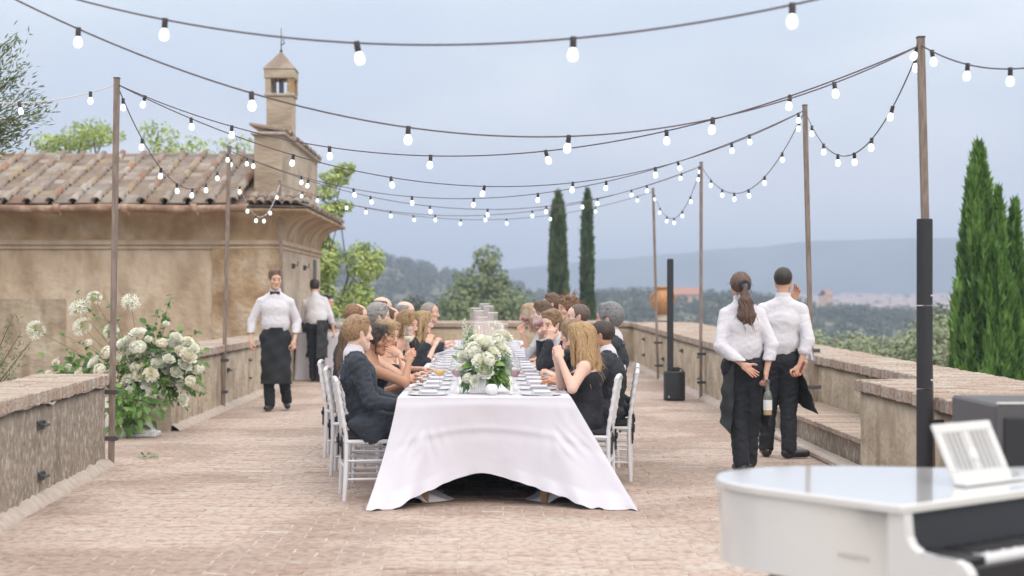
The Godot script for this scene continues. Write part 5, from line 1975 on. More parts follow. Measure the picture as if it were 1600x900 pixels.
func make_table() -> void:
	var t := thing("banquet_table", "very long banquet table with wooden legs hidden under a white cloth", "table", Vector3(0, 0, 0))
	var m := MB.new()
	m.box(Vector3(0, 0.73, (TZ + TEND) / 2.0), Vector3(1.24, 0.04, TZ - TEND - 0.04), Basis(), 0.006)
	obj("table_top", m, M.wood_leg, t)
	for z in [TZ - 0.12, -15.8, -20.5, TEND + 0.15]:
		for s in [-1.0, 1.0]:
			m = MB.new()
			m.box(Vector3(s * 0.43, 0.355, z + (0.11 if z > -12 else 0.0)), Vector3(0.055, 0.71, 0.05), Basis(), 0.006)
			obj("leg", m, M.wood_leg, t)
	# the cloth: a top and four falls; the near corners are pulled out and trail on the bricks
	m = MB.new()
	noise.seed = 5
	noise.frequency = 0.01
	var rows := []
	for j in 60:
		var row := []
		for i in 25:
			var x := lerpf(-0.63, 0.63, i / 24.0)
			var z := lerpf(TZ, TEND, j / 59.0)
			row.append(Vector3(x, TOP + 0.0015 * noise.get_noise_2d(x * 500.0, z * 200.0), z))
		rows.append(row)
	m.grid(rows, false, true)
	# near fall: u across, v down
	var fall := func(u: float, v: float) -> Vector3:
		var x0 := lerpf(-0.63, 0.63, u)
		if v == 0.0:
			return Vector3(x0, TOP, TZ)
		var lift := maxf(0.0, 1.0 - pow(absf(x0 + 0.02) / 0.47, 1.7))
		var hem := maxf(0.006, 0.225 * lift)
		var left := smoothstep(0.15, 1.0, 1.0 - u * 2.0)
		var right := smoothstep(0.1, 1.0, u * 2.0 - 1.0)
		var y := lerpf(TOP, hem, v)
		var down := (TOP - y) / TOP
		var x := x0 - 0.2 * left * (pow(down, 1.1) * 0.75 + 0.25 * down * down) + 0.44 * right * down
		var out := 0.02 * smoothstep(0.0, 0.1, v) + 0.36 * pow(down, 1.6) * (0.35 + 0.65 * maxf(left, right)) - 0.06 * lift * down
		# tension folds running from the table corners and soft creases
		var fold := 0.007 * sin(x * 24.0 + y * 9.0) * down * (0.3 + 0.7 * maxf(left, right))
		fold += 0.007 * noise.get_noise_2d(x * 220.0, y * 200.0) * smoothstep(0.0, 0.25, down)
		var arc := y - (0.545 - 0.32 * pow(absf(x0), 2.0))
		fold += 0.006 * exp(-pow(arc / 0.02, 2.0)) * smoothstep(0.6, 0.4, absf(x0)) - 0.004 * exp(-pow((arc + 0.04) / 0.035, 2.0))
		for s in [-1.0, 1.0]:
			var leg := absf(x0 - 0.41 * s)
			fold += 0.026 * exp(-pow(leg / 0.045, 2.0)) * smoothstep(0.25, 0.55, down)
			fold += 0.009 * sin(leg * 90.0 + y * 30.0) * exp(-pow(leg / 0.12, 2.0)) * exp(-pow((y - 0.44) / 0.09, 2.0))
			# pulls towards the dragged corner
			var pull: float = u - (0.06 if s < 0.0 else 0.94) - s * (1.0 - down) * 0.02
			fold += 0.012 * sin(pull * 70.0 * (1.3 - down)) * exp(-pow(pull / 0.16, 2.0)) * down
		# the hem ripples where it lies on the floor
		if v > 0.85:
			var w := (v - 0.85) / 0.15
			out += 0.06 * w * (0.6 + 0.4 * sin(x * 30.0)) * (1.0 - lift)
			y += w * (0.006 * sin(x * 24.0 + 1.0) + 0.006 * sin(x * 57.0)) * (1.0 - lift) * (1.0 if v > 0.95 else 0.5)
			y = maxf(y, 0.006)
		return Vector3(x, y, TZ + out + fold)
	rows = []
	for j in 41:
		var row := []
		for i in 141:
			row.append(fall.call(i / 140.0, j / 40.0))
		rows.append(row)
	m.grid(rows, false, false)
	# long falls, their near edges sewn to the near fall
	for s in [-1.0, 1.0]:
		rows = []
		for j in 41:
			var v := j / 40.0
			var row := []
			var edge: Vector3 = fall.call(0.0 if s < 0 else 1.0, v)
			for i in 200:
				var f := pow(i / 199.0, 1.3)
				var z := lerpf(TZ, TEND, f)
				var y := lerpf(TOP, 0.006, v)
				var wide := 0.63 + 0.05 * v + (0.025 * sin(z * 13.0) + 0.02 * sin(z * 29.0 + s)) * v
				row.append(Vector3(s * wide, y, z).lerp(edge + Vector3(0, 0, (z - TZ)), 1.0 - smoothstep(0.0, 0.07, f)))
			rows.append(row)
		m.grid(rows, false, s < 0)
	# what trails under the table
	for s in [-1.0, 1.0]:
		rows = []
		for j in 7:
			var v := j / 6.0
			var row := []
			for i in 30:
				var f := i / 29.0
				row.append(Vector3(s * (0.72 - v * (0.5 if s < 0 else 0.42) * (0.6 + 0.4 * sin(f * 5.0))), 0.006 + 0.1 * maxf(0.0, sin(v * PI)) * (0.6 + 0.4 * sin(f * 17.0)), TZ + 0.12 - f * 0.7 - v * 0.1))
			rows.append(row)
		m.grid(rows, false, s > 0)
	rows = []
	for j in 2:
		var row := []
		for i in 20:
			row.append(Vector3(lerpf(-0.63, 0.63, i / 19.0), lerpf(TOP, 0.02, j), TEND - 0.04 * j))
		rows.append(row)
	m.grid(rows, false, true)
	tag(obj("tablecloth", m, M.table_linen), "white tablecloth on the long table, its near corners trailing on the bricks", "tablecloth")


func glass_thing(kind: String) -> Node3D:
	var t := Node3D.new()
	var m := MB.new()
	if kind == "tumbler":
		m.lathe([Vector2(0.001, 0.0), Vector2(0.03, 0.0), Vector2(0.034, 0.006), Vector2(0.038, 0.1)], 14)
		obj("bowl", m, M.glass, t)
		return t
	m.lathe([Vector2(0.001, 0.0), Vector2(0.034, 0.001), Vector2(0.03, 0.004), Vector2(0.006, 0.008), Vector2(0.004, 0.02), Vector2(0.004, 0.095), Vector2(0.008, 0.102)], 12)
	obj("stem", m, M.glass, t)
	m = MB.new()
	m.lathe([Vector2(0.006, 0.1), Vector2(0.022, 0.107), Vector2(0.037, 0.125), Vector2(0.042, 0.15), Vector2(0.039, 0.185), Vector2(0.032, 0.225)], 16)
	obj("bowl", m, M.glass, t)
	if kind != "empty":
		m = MB.new()
		m.lathe([Vector2(0.001, 0.103), Vector2(0.02, 0.109), Vector2(0.034, 0.126), Vector2(0.0375, 0.146), Vector2(0.001, 0.1465)], 14)
		obj("wine", m, M[{"red": "wine_red", "white": "wine_white", "amber": "wine_amber"}[kind]], t)
	return t


var glass_proto := {}

func wine_glass(kind: String, at: Vector3, label: String, group := "", turn := 0.0) -> Node3D:
	if not glass_proto.has(kind):
		glass_proto[kind] = glass_thing(kind)
	var g := dup(glass_proto[kind], "tumbler" if kind == "tumbler" else "wine_glass", at, turn, label, group)
	if kind != "tumbler":
		g.scale = Vector3.ONE * 1.18
	g.set_meta("category", "tumbler" if kind == "tumbler" else "wine glass")
	return g


func make_settings() -> void:
	rng.seed = 55
	var plate := MB.new()
	plate.lathe([Vector2(0.001, 0.004), Vector2(0.1, 0.001), Vector2(0.15, 0.007), Vector2(0.153, 0.011), Vector2(0.15, 0.013), Vector2(0.1, 0.007), Vector2(0.001, 0.006)], 24)
	var pm := plate.mesh()
	var napkin := MB.new()
	for k in 3:
		napkin.box(Vector3(0.003 * k, 0.004 + 0.007 * k, 0.002 * k), Vector3(0.13, 0.0065, 0.22), Basis(Vector3.UP, 0.02 * k), 0.003)
	var nm := napkin.mesh()
	var fork := MB.new()
	fork.box(Vector3(-0.03, 0.003, 0), Vector3(0.14, 0.003, 0.009), Basis(), 0.001)
	fork.box(Vector3(0.055, 0.004, 0), Vector3(0.03, 0.003, 0.022), Basis(), 0.001)
	for k in 4:
		fork.box(Vector3(0.092, 0.005, -0.009 + 0.006 * k), Vector3(0.045, 0.002, 0.003))
	var fm := fork.mesh()
	var knife := MB.new()
	knife.box(Vector3(-0.05, 0.004, 0), Vector3(0.1, 0.006, 0.014), Basis(), 0.002)
	knife.box(Vector3(0.06, 0.004, 0.001), Vector3(0.13, 0.002, 0.018), Basis(), 0.0008)
	var km := knife.mesh()
	var small := MB.new()
	small.lathe([Vector2(0.001, 0.003), Vector2(0.055, 0.001), Vector2(0.078, 0.005), Vector2(0.08, 0.008), Vector2(0.05, 0.006), Vector2(0.001, 0.005)], 18)
	var sm := small.mesh()
	for s in [-1.0, 1.0]:
		var side := "left" if s < 0 else "right"
		for k in 21:
			var z := TZ - 0.3 - k * 0.64
			var where := "%s place from the near end, %s row" % [ordinal(k), side]
			var y := TOP + 0.002
			var x: float = s * 0.42
			var p := tag(obj("dinner_plate", pm, M.china_white, self, Vector3(x, y, z)), "white dinner plate at the " + where, "plate", "dinner plates along the table")
			var n := tag(obj("napkin", nm, M.table_linen, self, Vector3(x, y + 0.011, z)), "folded white napkin on the plate at the " + where, "napkin", "napkins along the table")
			n.rotation.y = rng.randf_range(-0.12, 0.12)
			var f := tag(obj("fork", fm, M.cutlery, self, Vector3(x - s * 0.02, y, z - s * 0.2)), "steel fork beside the plate at the " + where, "fork", "forks along the table")
			f.rotation.y = (PI if s > 0 else 0.0) + rng.randf_range(-0.06, 0.06)
			var kn := tag(obj("knife", km, M.cutlery, self, Vector3(x - s * 0.02, y, z + s * 0.195)), "steel knife beside the plate at the " + where, "knife", "knives along the table")
			kn.rotation.y = (PI if s > 0 else 0.0) + rng.randf_range(-0.06, 0.06)
			if k < 16:
				tag(obj("side_plate", sm, M.china_white, self, Vector3(s * 0.5, y, z - 0.3)), "small white side plate after the " + where, "plate", "side plates along the table")
			wine_glass("tumbler", Vector3(s * (0.215 + 0.02 * rng.randf()), y, z + 0.08), "water tumbler at the " + where, "tumblers along the table")
			if k % 2 == 0 or k < 4:
				wine_glass(["empty", "empty", "white", "empty", "red"][k % 5], Vector3(s * (0.2 + 0.03 * rng.randf()), y, z - 0.1 - 0.03 * rng.randf()), "wine glass at the " + where, "wine glasses along the table")
	wine_glass("red", Vector3(-0.205, TOP, TZ - 0.52), "glass of red wine left of the nearest flower arrangement")
	wine_glass("red", Vector3(0.225, TOP, TZ - 0.5), "glass of red wine right of the nearest flower arrangement")
	wine_glass("amber", Vector3(-0.34, TOP, TZ - 0.62), "glass of golden wine at the near left of the table")


# ---------------------------------------------------------------- flowers
func petal(m: MB, base: Vector3, d: Vector3, up: Vector3, l: float, w: float, cup: float) -> void:
	var s := d.cross(up).normalized()
	var i := m.v.size()
	for r in 4:
		var f := r / 3.0
		var wide: float = w * [0.35, 0.9, 1.0, 0.45][r]
		var c := base + d * l * f + up * cup * l * f * f
		m.vert(c - s * wide * 0.5 + up * wide * 0.22)
		m.vert(c)
		m.vert(c + s * wide * 0.5 + up * wide * 0.22)
	for r in 3:
		for k in 2:
			var a := i + r * 3 + k
			m.quad(a, a + 3, a + 4, a + 1)


func bloom_mesh(kind: String, sd: int) -> ArrayMesh:  # a flower head of radius 1 about the origin, opening towards +y
	var key := "bloom %s %d" % [kind, sd]
	if meshes.has(key):
		return meshes[key]
	rng.seed = sd
	var m := MB.new()
	if kind != "agapanthus":
		m.col = Color(0.97, 0.98, 0.92)
		m.sphere(Vector3(0, -0.05, 0), Vector3.ONE * (0.72 if kind == "hydrangea" else 0.5), 10, 6)
	if kind == "rose" or kind == "dahlia":
		var layers := 6 if kind == "rose" else 9
		for j in layers:
			var f := j / (layers - 1.0)
			var n := int(lerpf(4, 9 if kind == "rose" else 13, f))
			for k in n:
				var a := TAU * (k + 0.5 * (j % 2) + rng.randf_range(-0.15, 0.15)) / n
				var el := lerpf(1.35, 0.0 if kind == "rose" else -0.5, f)
				var d := Vector3(cos(a) * cos(el), sin(el), sin(a) * cos(el))
				var up := Vector3(-cos(a) * sin(el), cos(el), -sin(a) * sin(el))
				var q := rng.randf_range(0.9, 1.05)
				m.col = Color(q, q, q * lerpf(0.86, 1.0, f))
				petal(m, d * 0.12, d, up, lerpf(0.6, 0.9, f) * rng.randf_range(0.9, 1.1), lerpf(0.4, 0.72, f) if kind == "rose" else 0.42, 0.5 if kind == "rose" else 0.25)
	elif kind == "hydrangea":
		for k in 120:
			var d := Vector3(rng.randfn(), absf(rng.randfn()) * 0.9 - 0.15, rng.randfn()).normalized()
			var q := rng.randf_range(0.88, 1.05)
			m.col = Color(q, q, q * 0.93)
			var s := d.cross(Vector3(rng.randfn(), rng.randfn(), rng.randfn())).normalized()
			for i in 4:
				var e := s.rotated(d, PI / 2.0 * i)
				petal(m, d * 0.8, (e + d * 0.3).normalized(), d, 0.22, 0.19, 0.15)
	else:  # a ball of thin stalks with little stars: agapanthus
		for k in 34:
			var d := Vector3(rng.randfn(), rng.randfn() + 0.45, rng.randfn()).normalized()
			m.col = Color(0.45, 0.6, 0.25)
			m.tube([Vector3.ZERO, d * 0.65], [0.02, 0.016], 4, false)
			var s := d.cross(Vector3(rng.randfn(), rng.randfn(), rng.randfn())).normalized()
			var q := rng.randf_range(0.9, 1.05)
			m.col = Color(q, q, q * 0.95)
			for i in 5:
				petal(m, d * 0.62, (s.rotated(d, TAU / 5.0 * i) * 0.7 + d * 0.75).normalized(), d, 0.42, 0.095, -0.1)
	meshes[key] = m.mesh()
	return meshes[key]


func leaf_mesh(m: MB, at: Vector3, d: Vector3, up: Vector3, l: float, w: float, tone: Color) -> void:
	m.col = tone
	var s := d.cross(up).normalized()
	var n := s.cross(d)
	var i := m.v.size()
	for r in 5:
		var f := r / 4.0
		var wide: float = w * [0.1, 0.85, 1.0, 0.65, 0.02][r]
		var c := at + d * l * f - Vector3.UP * l * 0.25 * f * f
		m.vert(c - s * wide * 0.5 + n * wide * 0.12)
		m.vert(c)
		m.vert(c + s * wide * 0.5 + n * wide * 0.12)
	for r in 4:
		for k in 2:
			var a := i + r * 3 + k
			m.quad(a, a + 3, a + 4, a + 1)


# blooms: [kind, place, radius, tint]; sprays of small leaves round the tips; from: where the stems come from
func bouquet(t: Node3D, from: Vector3, blooms: Array, leaves: int, spread: Vector3, mid: Vector3, leaf := Vector2(0.06, 0.035), sprays := [], small := 1.0) -> void:
	var stems := MB.new()
	var n := 0
	for b in blooms:
		var at: Vector3 = b[1]
		var r: float = b[2] * small
		var d := (at - from).normalized()
		var o := obj("bloom", bloom_mesh(b[0], n % 3), M.petal_white if b.size() < 4 else M[b[3]], t, at)
		var face := (d + Vector3(0, 0.3, 0.45)).normalized()
		var x := face.cross(Vector3(0.3, 0.1, 1)).normalized()
		o.basis = Basis(x, face, x.cross(face)).scaled_local(Vector3(1.0 + 0.18 * sin(n * 2.3), 0.85 + 0.12 * cos(n * 1.7), 1.0 + 0.15 * cos(n * 3.1)) * r)
		stems.tube([from, from.lerp(at, 0.55) + Vector3(0, 0.03, 0), at], [0.004, 0.0035, 0.003], 5, false)
		n += 1
	var greens := [Color(0.07, 0.16, 0.03), Color(0.13, 0.25, 0.05), Color(0.2, 0.32, 0.09), Color(0.1, 0.19, 0.07)]
	rng.seed = int(mid.x * 100.0 + leaves)
	var lf := MB.new()
	for k in leaves:
		var d := Vector3(rng.randfn(), rng.randfn(), rng.randfn()).normalized()
		var p := mid + d * spread * rng.randf_range(0.45, 1.0)
		leaf_mesh(lf, p, (d + Vector3(rng.randfn(), rng.randfn(), rng.randfn()) * 0.5).normalized(), Vector3(rng.randfn() * 0.4, 1, rng.randf()).normalized(), leaf.x * rng.randf_range(0.6, 1.4), leaf.y * rng.randf_range(0.7, 1.3), greens[rng.randi() % 4] * rng.randf_range(0.8, 1.15))
	for sp in sprays:  # [tip, leaf length, count]
		var tip: Vector3 = sp[0]
		var bend := from.lerp(tip, 0.6) + Vector3(0, 0.08, 0)
		stems.tube([from, bend, tip], [0.004, 0.003, 0.0015], 5, false)
		for i in int(sp[2]):
			var f := rng.randf_range(0.35, 1.0)
			var p := from.lerp(bend, f / 0.6) if f < 0.6 else bend.lerp(tip, (f - 0.6) / 0.4)
			var d := Vector3(rng.randfn(), rng.randfn() * 0.6, rng.randfn()).normalized()
			leaf_mesh(lf, p, d, Vector3(0, 1, 0.5).normalized(), sp[1] * rng.randf_range(0.7, 1.3), sp[1] * 0.65, greens[rng.randi() % 4])
	obj("stems", stems, M.stem_green, t)
	obj("leaves", lf, M.leaf, t).set_meta("kind", "stuff")


func make_flowers() -> void:
	mat("petal_cream", lin(0.83, 0.8, 0.7), 0.9, true)
	mat("petal_green", lin(0.68, 0.74, 0.48), 0.9, true)
	# the big arrangement in the urn at the gap of the left parapet; X, Y in metres round the urn at (-3.66, 0, -16.4)
	var u := thing("flower_urn", "white footed urn holding the big arrangement at the gap in the left parapet", "urn", Vector3(-3.66, 0, -16.4))
	var m := MB.new()
	m.box(Vector3(0, 0.025, 0), Vector3(0.36, 0.05, 0.3), Basis(), 0.012)
	m.lathe([Vector2(0.16, 0.05), Vector2(0.15, 0.08), Vector2(0.09, 0.15), Vector2(0.065, 0.22), Vector2(0.08, 0.25)], 20)
	obj("foot", m, M.stone_white, u)
	m = MB.new()
	m.lathe([Vector2(0.08, 0.24), Vector2(0.15, 0.28), Vector2(0.19, 0.36), Vector2(0.2, 0.44), Vector2(0.22, 0.47), Vector2(0.2, 0.47), Vector2(0.17, 0.42), Vector2(0.001, 0.4)], 22)
	obj("bowl", m, M.stone_white, u)
	var t := thing("flower_arrangement", "large wild arrangement of white roses, dahlias and agapanthus in the left urn", "flowers", Vector3(-3.66, 0, -16.4))
	var bl := []
	for a in [[-1.1, 1.135, 0.13], [-0.64, 1.37, 0.14], [-0.48, 1.47, 0.13], [-0.61, 1.17, 0.13], [-0.09, 1.43, 0.13], [-0.3, 1.12, 0.13], [0.3, 0.92, 0.12]]:
		bl.append(["agapanthus", Vector3(a[0], a[1], 0.1), a[2]])
	rng.seed = 61
	for a in [[-0.96, 0.66, 0.07], [-0.73, 0.74, 0.06], [-0.45, 0.79, 0.085], [-0.2, 0.83, 0.08], [-0.5, 1.0, 0.055], [-0.15, 0.98, 0.08], [-0.09, 1.03, 0.07], [0.02, 0.96, 0.1], [0.06, 0.88, 0.09], [-0.12, 0.92, 0.09], [0.02, 1.1, 0.09], [0.3, 1.19, 0.05], [0.4, 1.04, 0.09], [0.53, 1.02, 0.07], [0.45, 0.9, 0.1], [0.54, 0.85, 0.11], [0.5, 0.76, 0.09], [0.64, 0.72, 0.08], [0.22, 0.77, 0.09], [0.3, 0.7, 0.1], [0.16, 0.68, 0.11], [0.12, 0.56, 0.1], [0.14, 0.46, 0.09], [0.3, 0.58, 0.08], [0.0, 0.5, 0.1], [-0.02, 0.38, 0.08], [0.46, 0.4, 0.08], [0.44, 0.55, 0.07], [0.1, 0.33, 0.08], [-0.1, 0.6, 0.1], [-0.28, 0.66, 0.09], [0.08, 0.42, 0.09], [-0.08, 0.47, 0.08], [0.2, 0.4, 0.07], [0.36, 0.97, 0.09], [0.26, 1.0, 0.08], [0.6, 0.93, 0.08], [-0.3, 0.9, 0.09], [-0.02, 0.75, 0.1], [-0.1, 0.72, 0.09], [0.2, 0.88, 0.08], [0.4, 0.68, 0.09], [0.56, 0.6, 0.08], [-0.05, 0.62, 0.08], [0.02, 0.64, 0.09], [-0.82, 0.8, 0.06], [-0.6, 0.68, 0.07], [0.25, 0.46, 0.07], [-0.38, 0.72, 0.08], [0.34, 0.82, 0.08], [0.12, 1.03, 0.06]]:
		bl.append([["rose", "dahlia", "hydrangea", "rose", "rose"][rng.randi() % 5], Vector3(a[0], a[1], rng.randf_range(0.08, 0.3)), a[2]] + (["petal_cream"] if rng.randf() < 0.25 else []))
	var sp := []
	for a in [[-0.68, 1.53, 24], [-0.42, 1.55, 14], [0.36, 1.52, 34], [0.2, 1.36, 22], [-0.9, 1.1, 26], [-1.22, 0.62, 24], [-0.8, 0.92, 26], [0.7, 0.46, 30], [0.62, 0.9, 22], [-0.35, 1.25, 20], [0.5, 0.3, 24], [-0.25, 0.25, 34], [-0.12, 0.08, 26], [0.1, 1.2, 30], [0.32, 1.3, 30], [-1.35, 0.6, 18]]:
		sp.append([Vector3(a[0], a[1], rng.randf_range(-0.1, 0.2)), 0.06, a[2]])
	bouquet(t, Vector3(0.02, 0.45, 0), bl, 420, Vector3(0.55, 0.38, 0.25), Vector3(0.12, 0.74, 0.02), Vector2(0.085, 0.05), sp, 0.88)
	# more green in two masses: low left of the urn, and behind the parapet
	var lf := MB.new()
	rng.seed = 63
	for k in 560:
		var c: Array = [[-0.08, 0.3, 0.18, 0.16], [-0.6, 0.72, 0.3, 0.1], [0.02, 0.38, 0.2, 0.14], [0.25, 0.85, 0.3, 0.25]][rng.randi() % 4]
		var d := Vector3(rng.randfn(), rng.randfn(), rng.randfn()) * 0.55
		var p := Vector3(c[0] + d.x * c[2], c[1] + d.y * c[3], d.z * 0.2 + (0.24 if c[1] < 0.5 else 0.0))
		var dd := (d + Vector3(rng.randfn(), rng.randfn(), rng.randfn()) * 0.5).normalized()
		leaf_mesh(lf, p, dd, Vector3(0.2, 0.7, 0.7).normalized(), rng.randf_range(0.06, 0.12), rng.randf_range(0.04, 0.075), Color(0.06, 0.15, 0.025).lerp(Color(0.2, 0.33, 0.09), rng.randf()))
	obj("broad_leaves", lf, M.leaf, t).set_meta("kind", "stuff")
	var sprig := thing("fallen_sprig", "small sprig of greenery lying on the bricks by the near left pole", "sprig", Vector3(-3.1, 0.004, -14.2))
	lf = MB.new()
	for k in 22:
		leaf_mesh(lf, Vector3(rng.randfn() * 0.06, 0.01 + 0.02 * rng.randf(), rng.randfn() * 0.05), Vector3(rng.randfn(), 0.25, rng.randfn()).normalized(), Vector3.UP, 0.06, 0.03, Color(0.2, 0.3, 0.1))
	obj("leaves", lf, M.leaf, sprig)
	# low arrangements down the middle of the table
	for k in 6:
		var z := TZ - 0.55 - k * 1.55
		var big: bool = k == 0
		var lab: String = ["nearest low arrangement of white roses and hydrangeas with fresh green leaves on the table", "second low white flower arrangement down the middle of the table", "third low white flower arrangement, at the foot of the candle cylinders", "fourth white flower arrangement, just behind the candle cylinders", "fifth white flower arrangement along the table middle", "farthest white flower arrangement along the table middle"][k]
		var vz := z + (0.1 if big else 0.0)
		var v := thing("flower_vase", ["ribbed square grey white vase under the nearest arrangement", "grey white vase under the second arrangement", "grey white vase under the third arrangement", "grey white vase under the fourth arrangement", "grey white vase under the fifth arrangement", "grey white vase under the farthest arrangement"][k], "vase", Vector3(-0.05 if big else 0.0, TOP, vz), 0.0, "table vases")
		m = MB.new()
		m.box(Vector3(0, 0.06, 0), Vector3(0.125, 0.12, 0.125), Basis(), 0.012)
		obj("vase_body", m, M.stone_white, v)
		for i in 8:
			m = MB.new()
			m.tube([Vector3(-0.052 + 0.015 * i, 0.008, 0.064), Vector3(-0.052 + 0.015 * i, 0.114, 0.064)], [0.005], 6)
			obj("rib", m, M.stone_white, v)
		var f := thing("flower_arrangement", lab, "flowers", Vector3(0, TOP, z), 0.0, "table flower arrangements")
		bl = []
		rng.seed = 200 + k
		if big:
			for a in [[0.0, 0.17, 0.17, 0.07, 0], [-0.02, 0.24, 0.15, 0.075, 0], [0.06, 0.3, 0.08, 0.08, 2], [-0.09, 0.32, 0.06, 0.085, 1], [0.0, 0.36, 0.02, 0.08, 0], [-0.13, 0.12, 0.14, 0.05, 1], [0.13, 0.33, 0.0, 0.07, 2], [-0.16, 0.27, 0.04, 0.06, 2], [0.03, 0.07, 0.2, 0.0, 0], [0.1, 0.4, -0.05, 0.06, 1], [-0.06, 0.41, -0.05, 0.06, 2], [0.03, 0.26, 0.17, 0.06, 1], [-0.07, 0.1, 0.18, 0.045, 0]]:
				if a[3] > 0.0:
					bl.append([["rose", "hydrangea", "dahlia"][a[4]], Vector3(a[0], a[1], a[2]), a[3]])
		else:
			for i in 15:
				var a := TAU * i / 15.0 * 2.4
				bl.append([["rose", "hydrangea", "dahlia", "agapanthus"][i % 4], Vector3(cos(a) * 0.2 * rng.randf(), rng.randf_range(0.17, 0.36), sin(a) * 0.22), rng.randf_range(0.055, 0.09)] + (["petal_green"] if i % 5 == 4 else []))
		bouquet(f, Vector3(0, 0.1, 0), bl, 150 if big else 70, Vector3(0.2, 0.13, 0.16), Vector3(0.0, 0.2, 0.02), Vector2(0.085, 0.05), [[Vector3(-0.2, 0.33, 0.0), 0.045, 12], [Vector3(0.21, 0.22, 0.06), 0.05, 14], [Vector3(0.16, 0.1, 0.14), 0.05, 14], [Vector3(-0.14, 0.42, -0.03), 0.04, 12]])
		if k == 1:
			for i in 22:
				var q := obj("bloom", bloom_mesh("rose", i % 3), M.petal_white, f, Vector3(-0.17 + 0.015 * sin(i * 2.4), 0.3 + 0.011 * i, 0.02 + 0.015 * cos(i * 2.4)))
				q.scale = Vector3.ONE * (0.024 - 0.0005 * i)
	var vs := thing("bud_vase", "little round pebbly white vase at the near end of the table", "vase", Vector3(0.055, TOP, TZ - 0.28))
	m = MB.new()
	m.lathe([Vector2(0.001, 0.0), Vector2(0.025, 0.001), Vector2(0.043, 0.02), Vector2(0.047, 0.045), Vector2(0.04, 0.07), Vector2(0.025, 0.082), Vector2(0.022, 0.078), Vector2(0.001, 0.06)], 18)
	obj("vase_body", ruffle(m, 0.002, 0.03, 4), M.stone_white, vs)
	# tall glass cylinders with candles
	var spots := [[-0.085, 0.62, -14.5], [-0.05, 0.6, -14.0], [-0.055, 0.5, -13.7], [-0.0, 0.66, -14.7], [-0.02, 0.54, -14.2], [0.04, 0.64, -14.6], [0.03, 0.5, -13.8], [0.075, 0.58, -14.3], [0.165, 0.48, -14.0]]
	for k in spots.size():
		var q: Array = spots[k]
		var c := thing("hurricane_cylinder", "tall clear glass candle cylinder, " + ["leftmost at the back", "second from the left, front", "short one at the left front", "tallest at the back, left of centre", "middle of the cluster", "tall one at the back, right of centre", "short one in front, right of centre", "second from the right", "rightmost, standing a little apart"][k], "candle holder", Vector3(q[0], TOP, q[2]), 0.0, "candle cylinders")
		m = MB.new()
		m.lathe([Vector2(0.001, 0.002), Vector2(0.045, 0.002), Vector2(0.048, 0.006), Vector2(0.048, q[1])], 24)
		obj("cylinder", m, M.cylinder_glass, c)
		m = MB.new()
		for y in [0.012, q[1]]:
			m.lathe([Vector2(0.0455, y - 0.004), Vector2(0.0495, y - 0.003), Vector2(0.0495, y + 0.003), Vector2(0.0455, y + 0.004), Vector2(0.0455, y - 0.004)], 24)
		obj("rim", m, M.glass_rim, c)
		m = MB.new()
		m.tube([Vector3(0, 0.012, 0), Vector3(0, q[1] * (0.72 if k % 3 else 0.5), 0)], [0.011], 10)
		obj("candle", m, M.candle_wax, c)
		m = MB.new()
		m.lathe([Vector2(0.0005, 0.0), Vector2(0.004, 0.006), Vector2(0.0045, 0.012), Vector2(0.0005, 0.03)], 8, Transform3D(Basis(), Vector3(0, q[1] * (0.72 if k % 3 else 0.5) + 0.002, 0)))
		obj("flame", m, M.candle_flame, c)
	for k in 6:
		var c := thing("tealight", "tealight candle in a glass cup, " + ["right of the nearest vase", "left of the nearest vase", "behind the right red wine glass", "left beside the second arrangement", "right beside the second arrangement", "left beside the third arrangement"][k], "candle", Vector3([0.2, -0.2, 0.24, -0.2, 0.22, -0.22][k], TOP, TZ - [0.32, 0.45, 0.8, 1.5, 1.7, 3.0][k]), 0.0, "tealights")
		m = MB.new()
		m.lathe([Vector2(0.001, 0.002), Vector2(0.026, 0.002), Vector2(0.03, 0.06)], 14)
		obj("cup", m, M.glass, c)
		m = MB.new()
		m.lathe([Vector2(0.001, 0.004), Vector2(0.022, 0.004), Vector2(0.022, 0.024), Vector2(0.001, 0.025)], 12)
		obj("wax", m, M.candle_wax, c)
		m = MB.new()
		m.lathe([Vector2(0.0005, 0.026), Vector2(0.005, 0.032), Vector2(0.0005, 0.055)], 8)
		obj("flame", m, M.candle_flame, c)


# ---------------------------------------------------------------- chairs
var chair0: Node3D

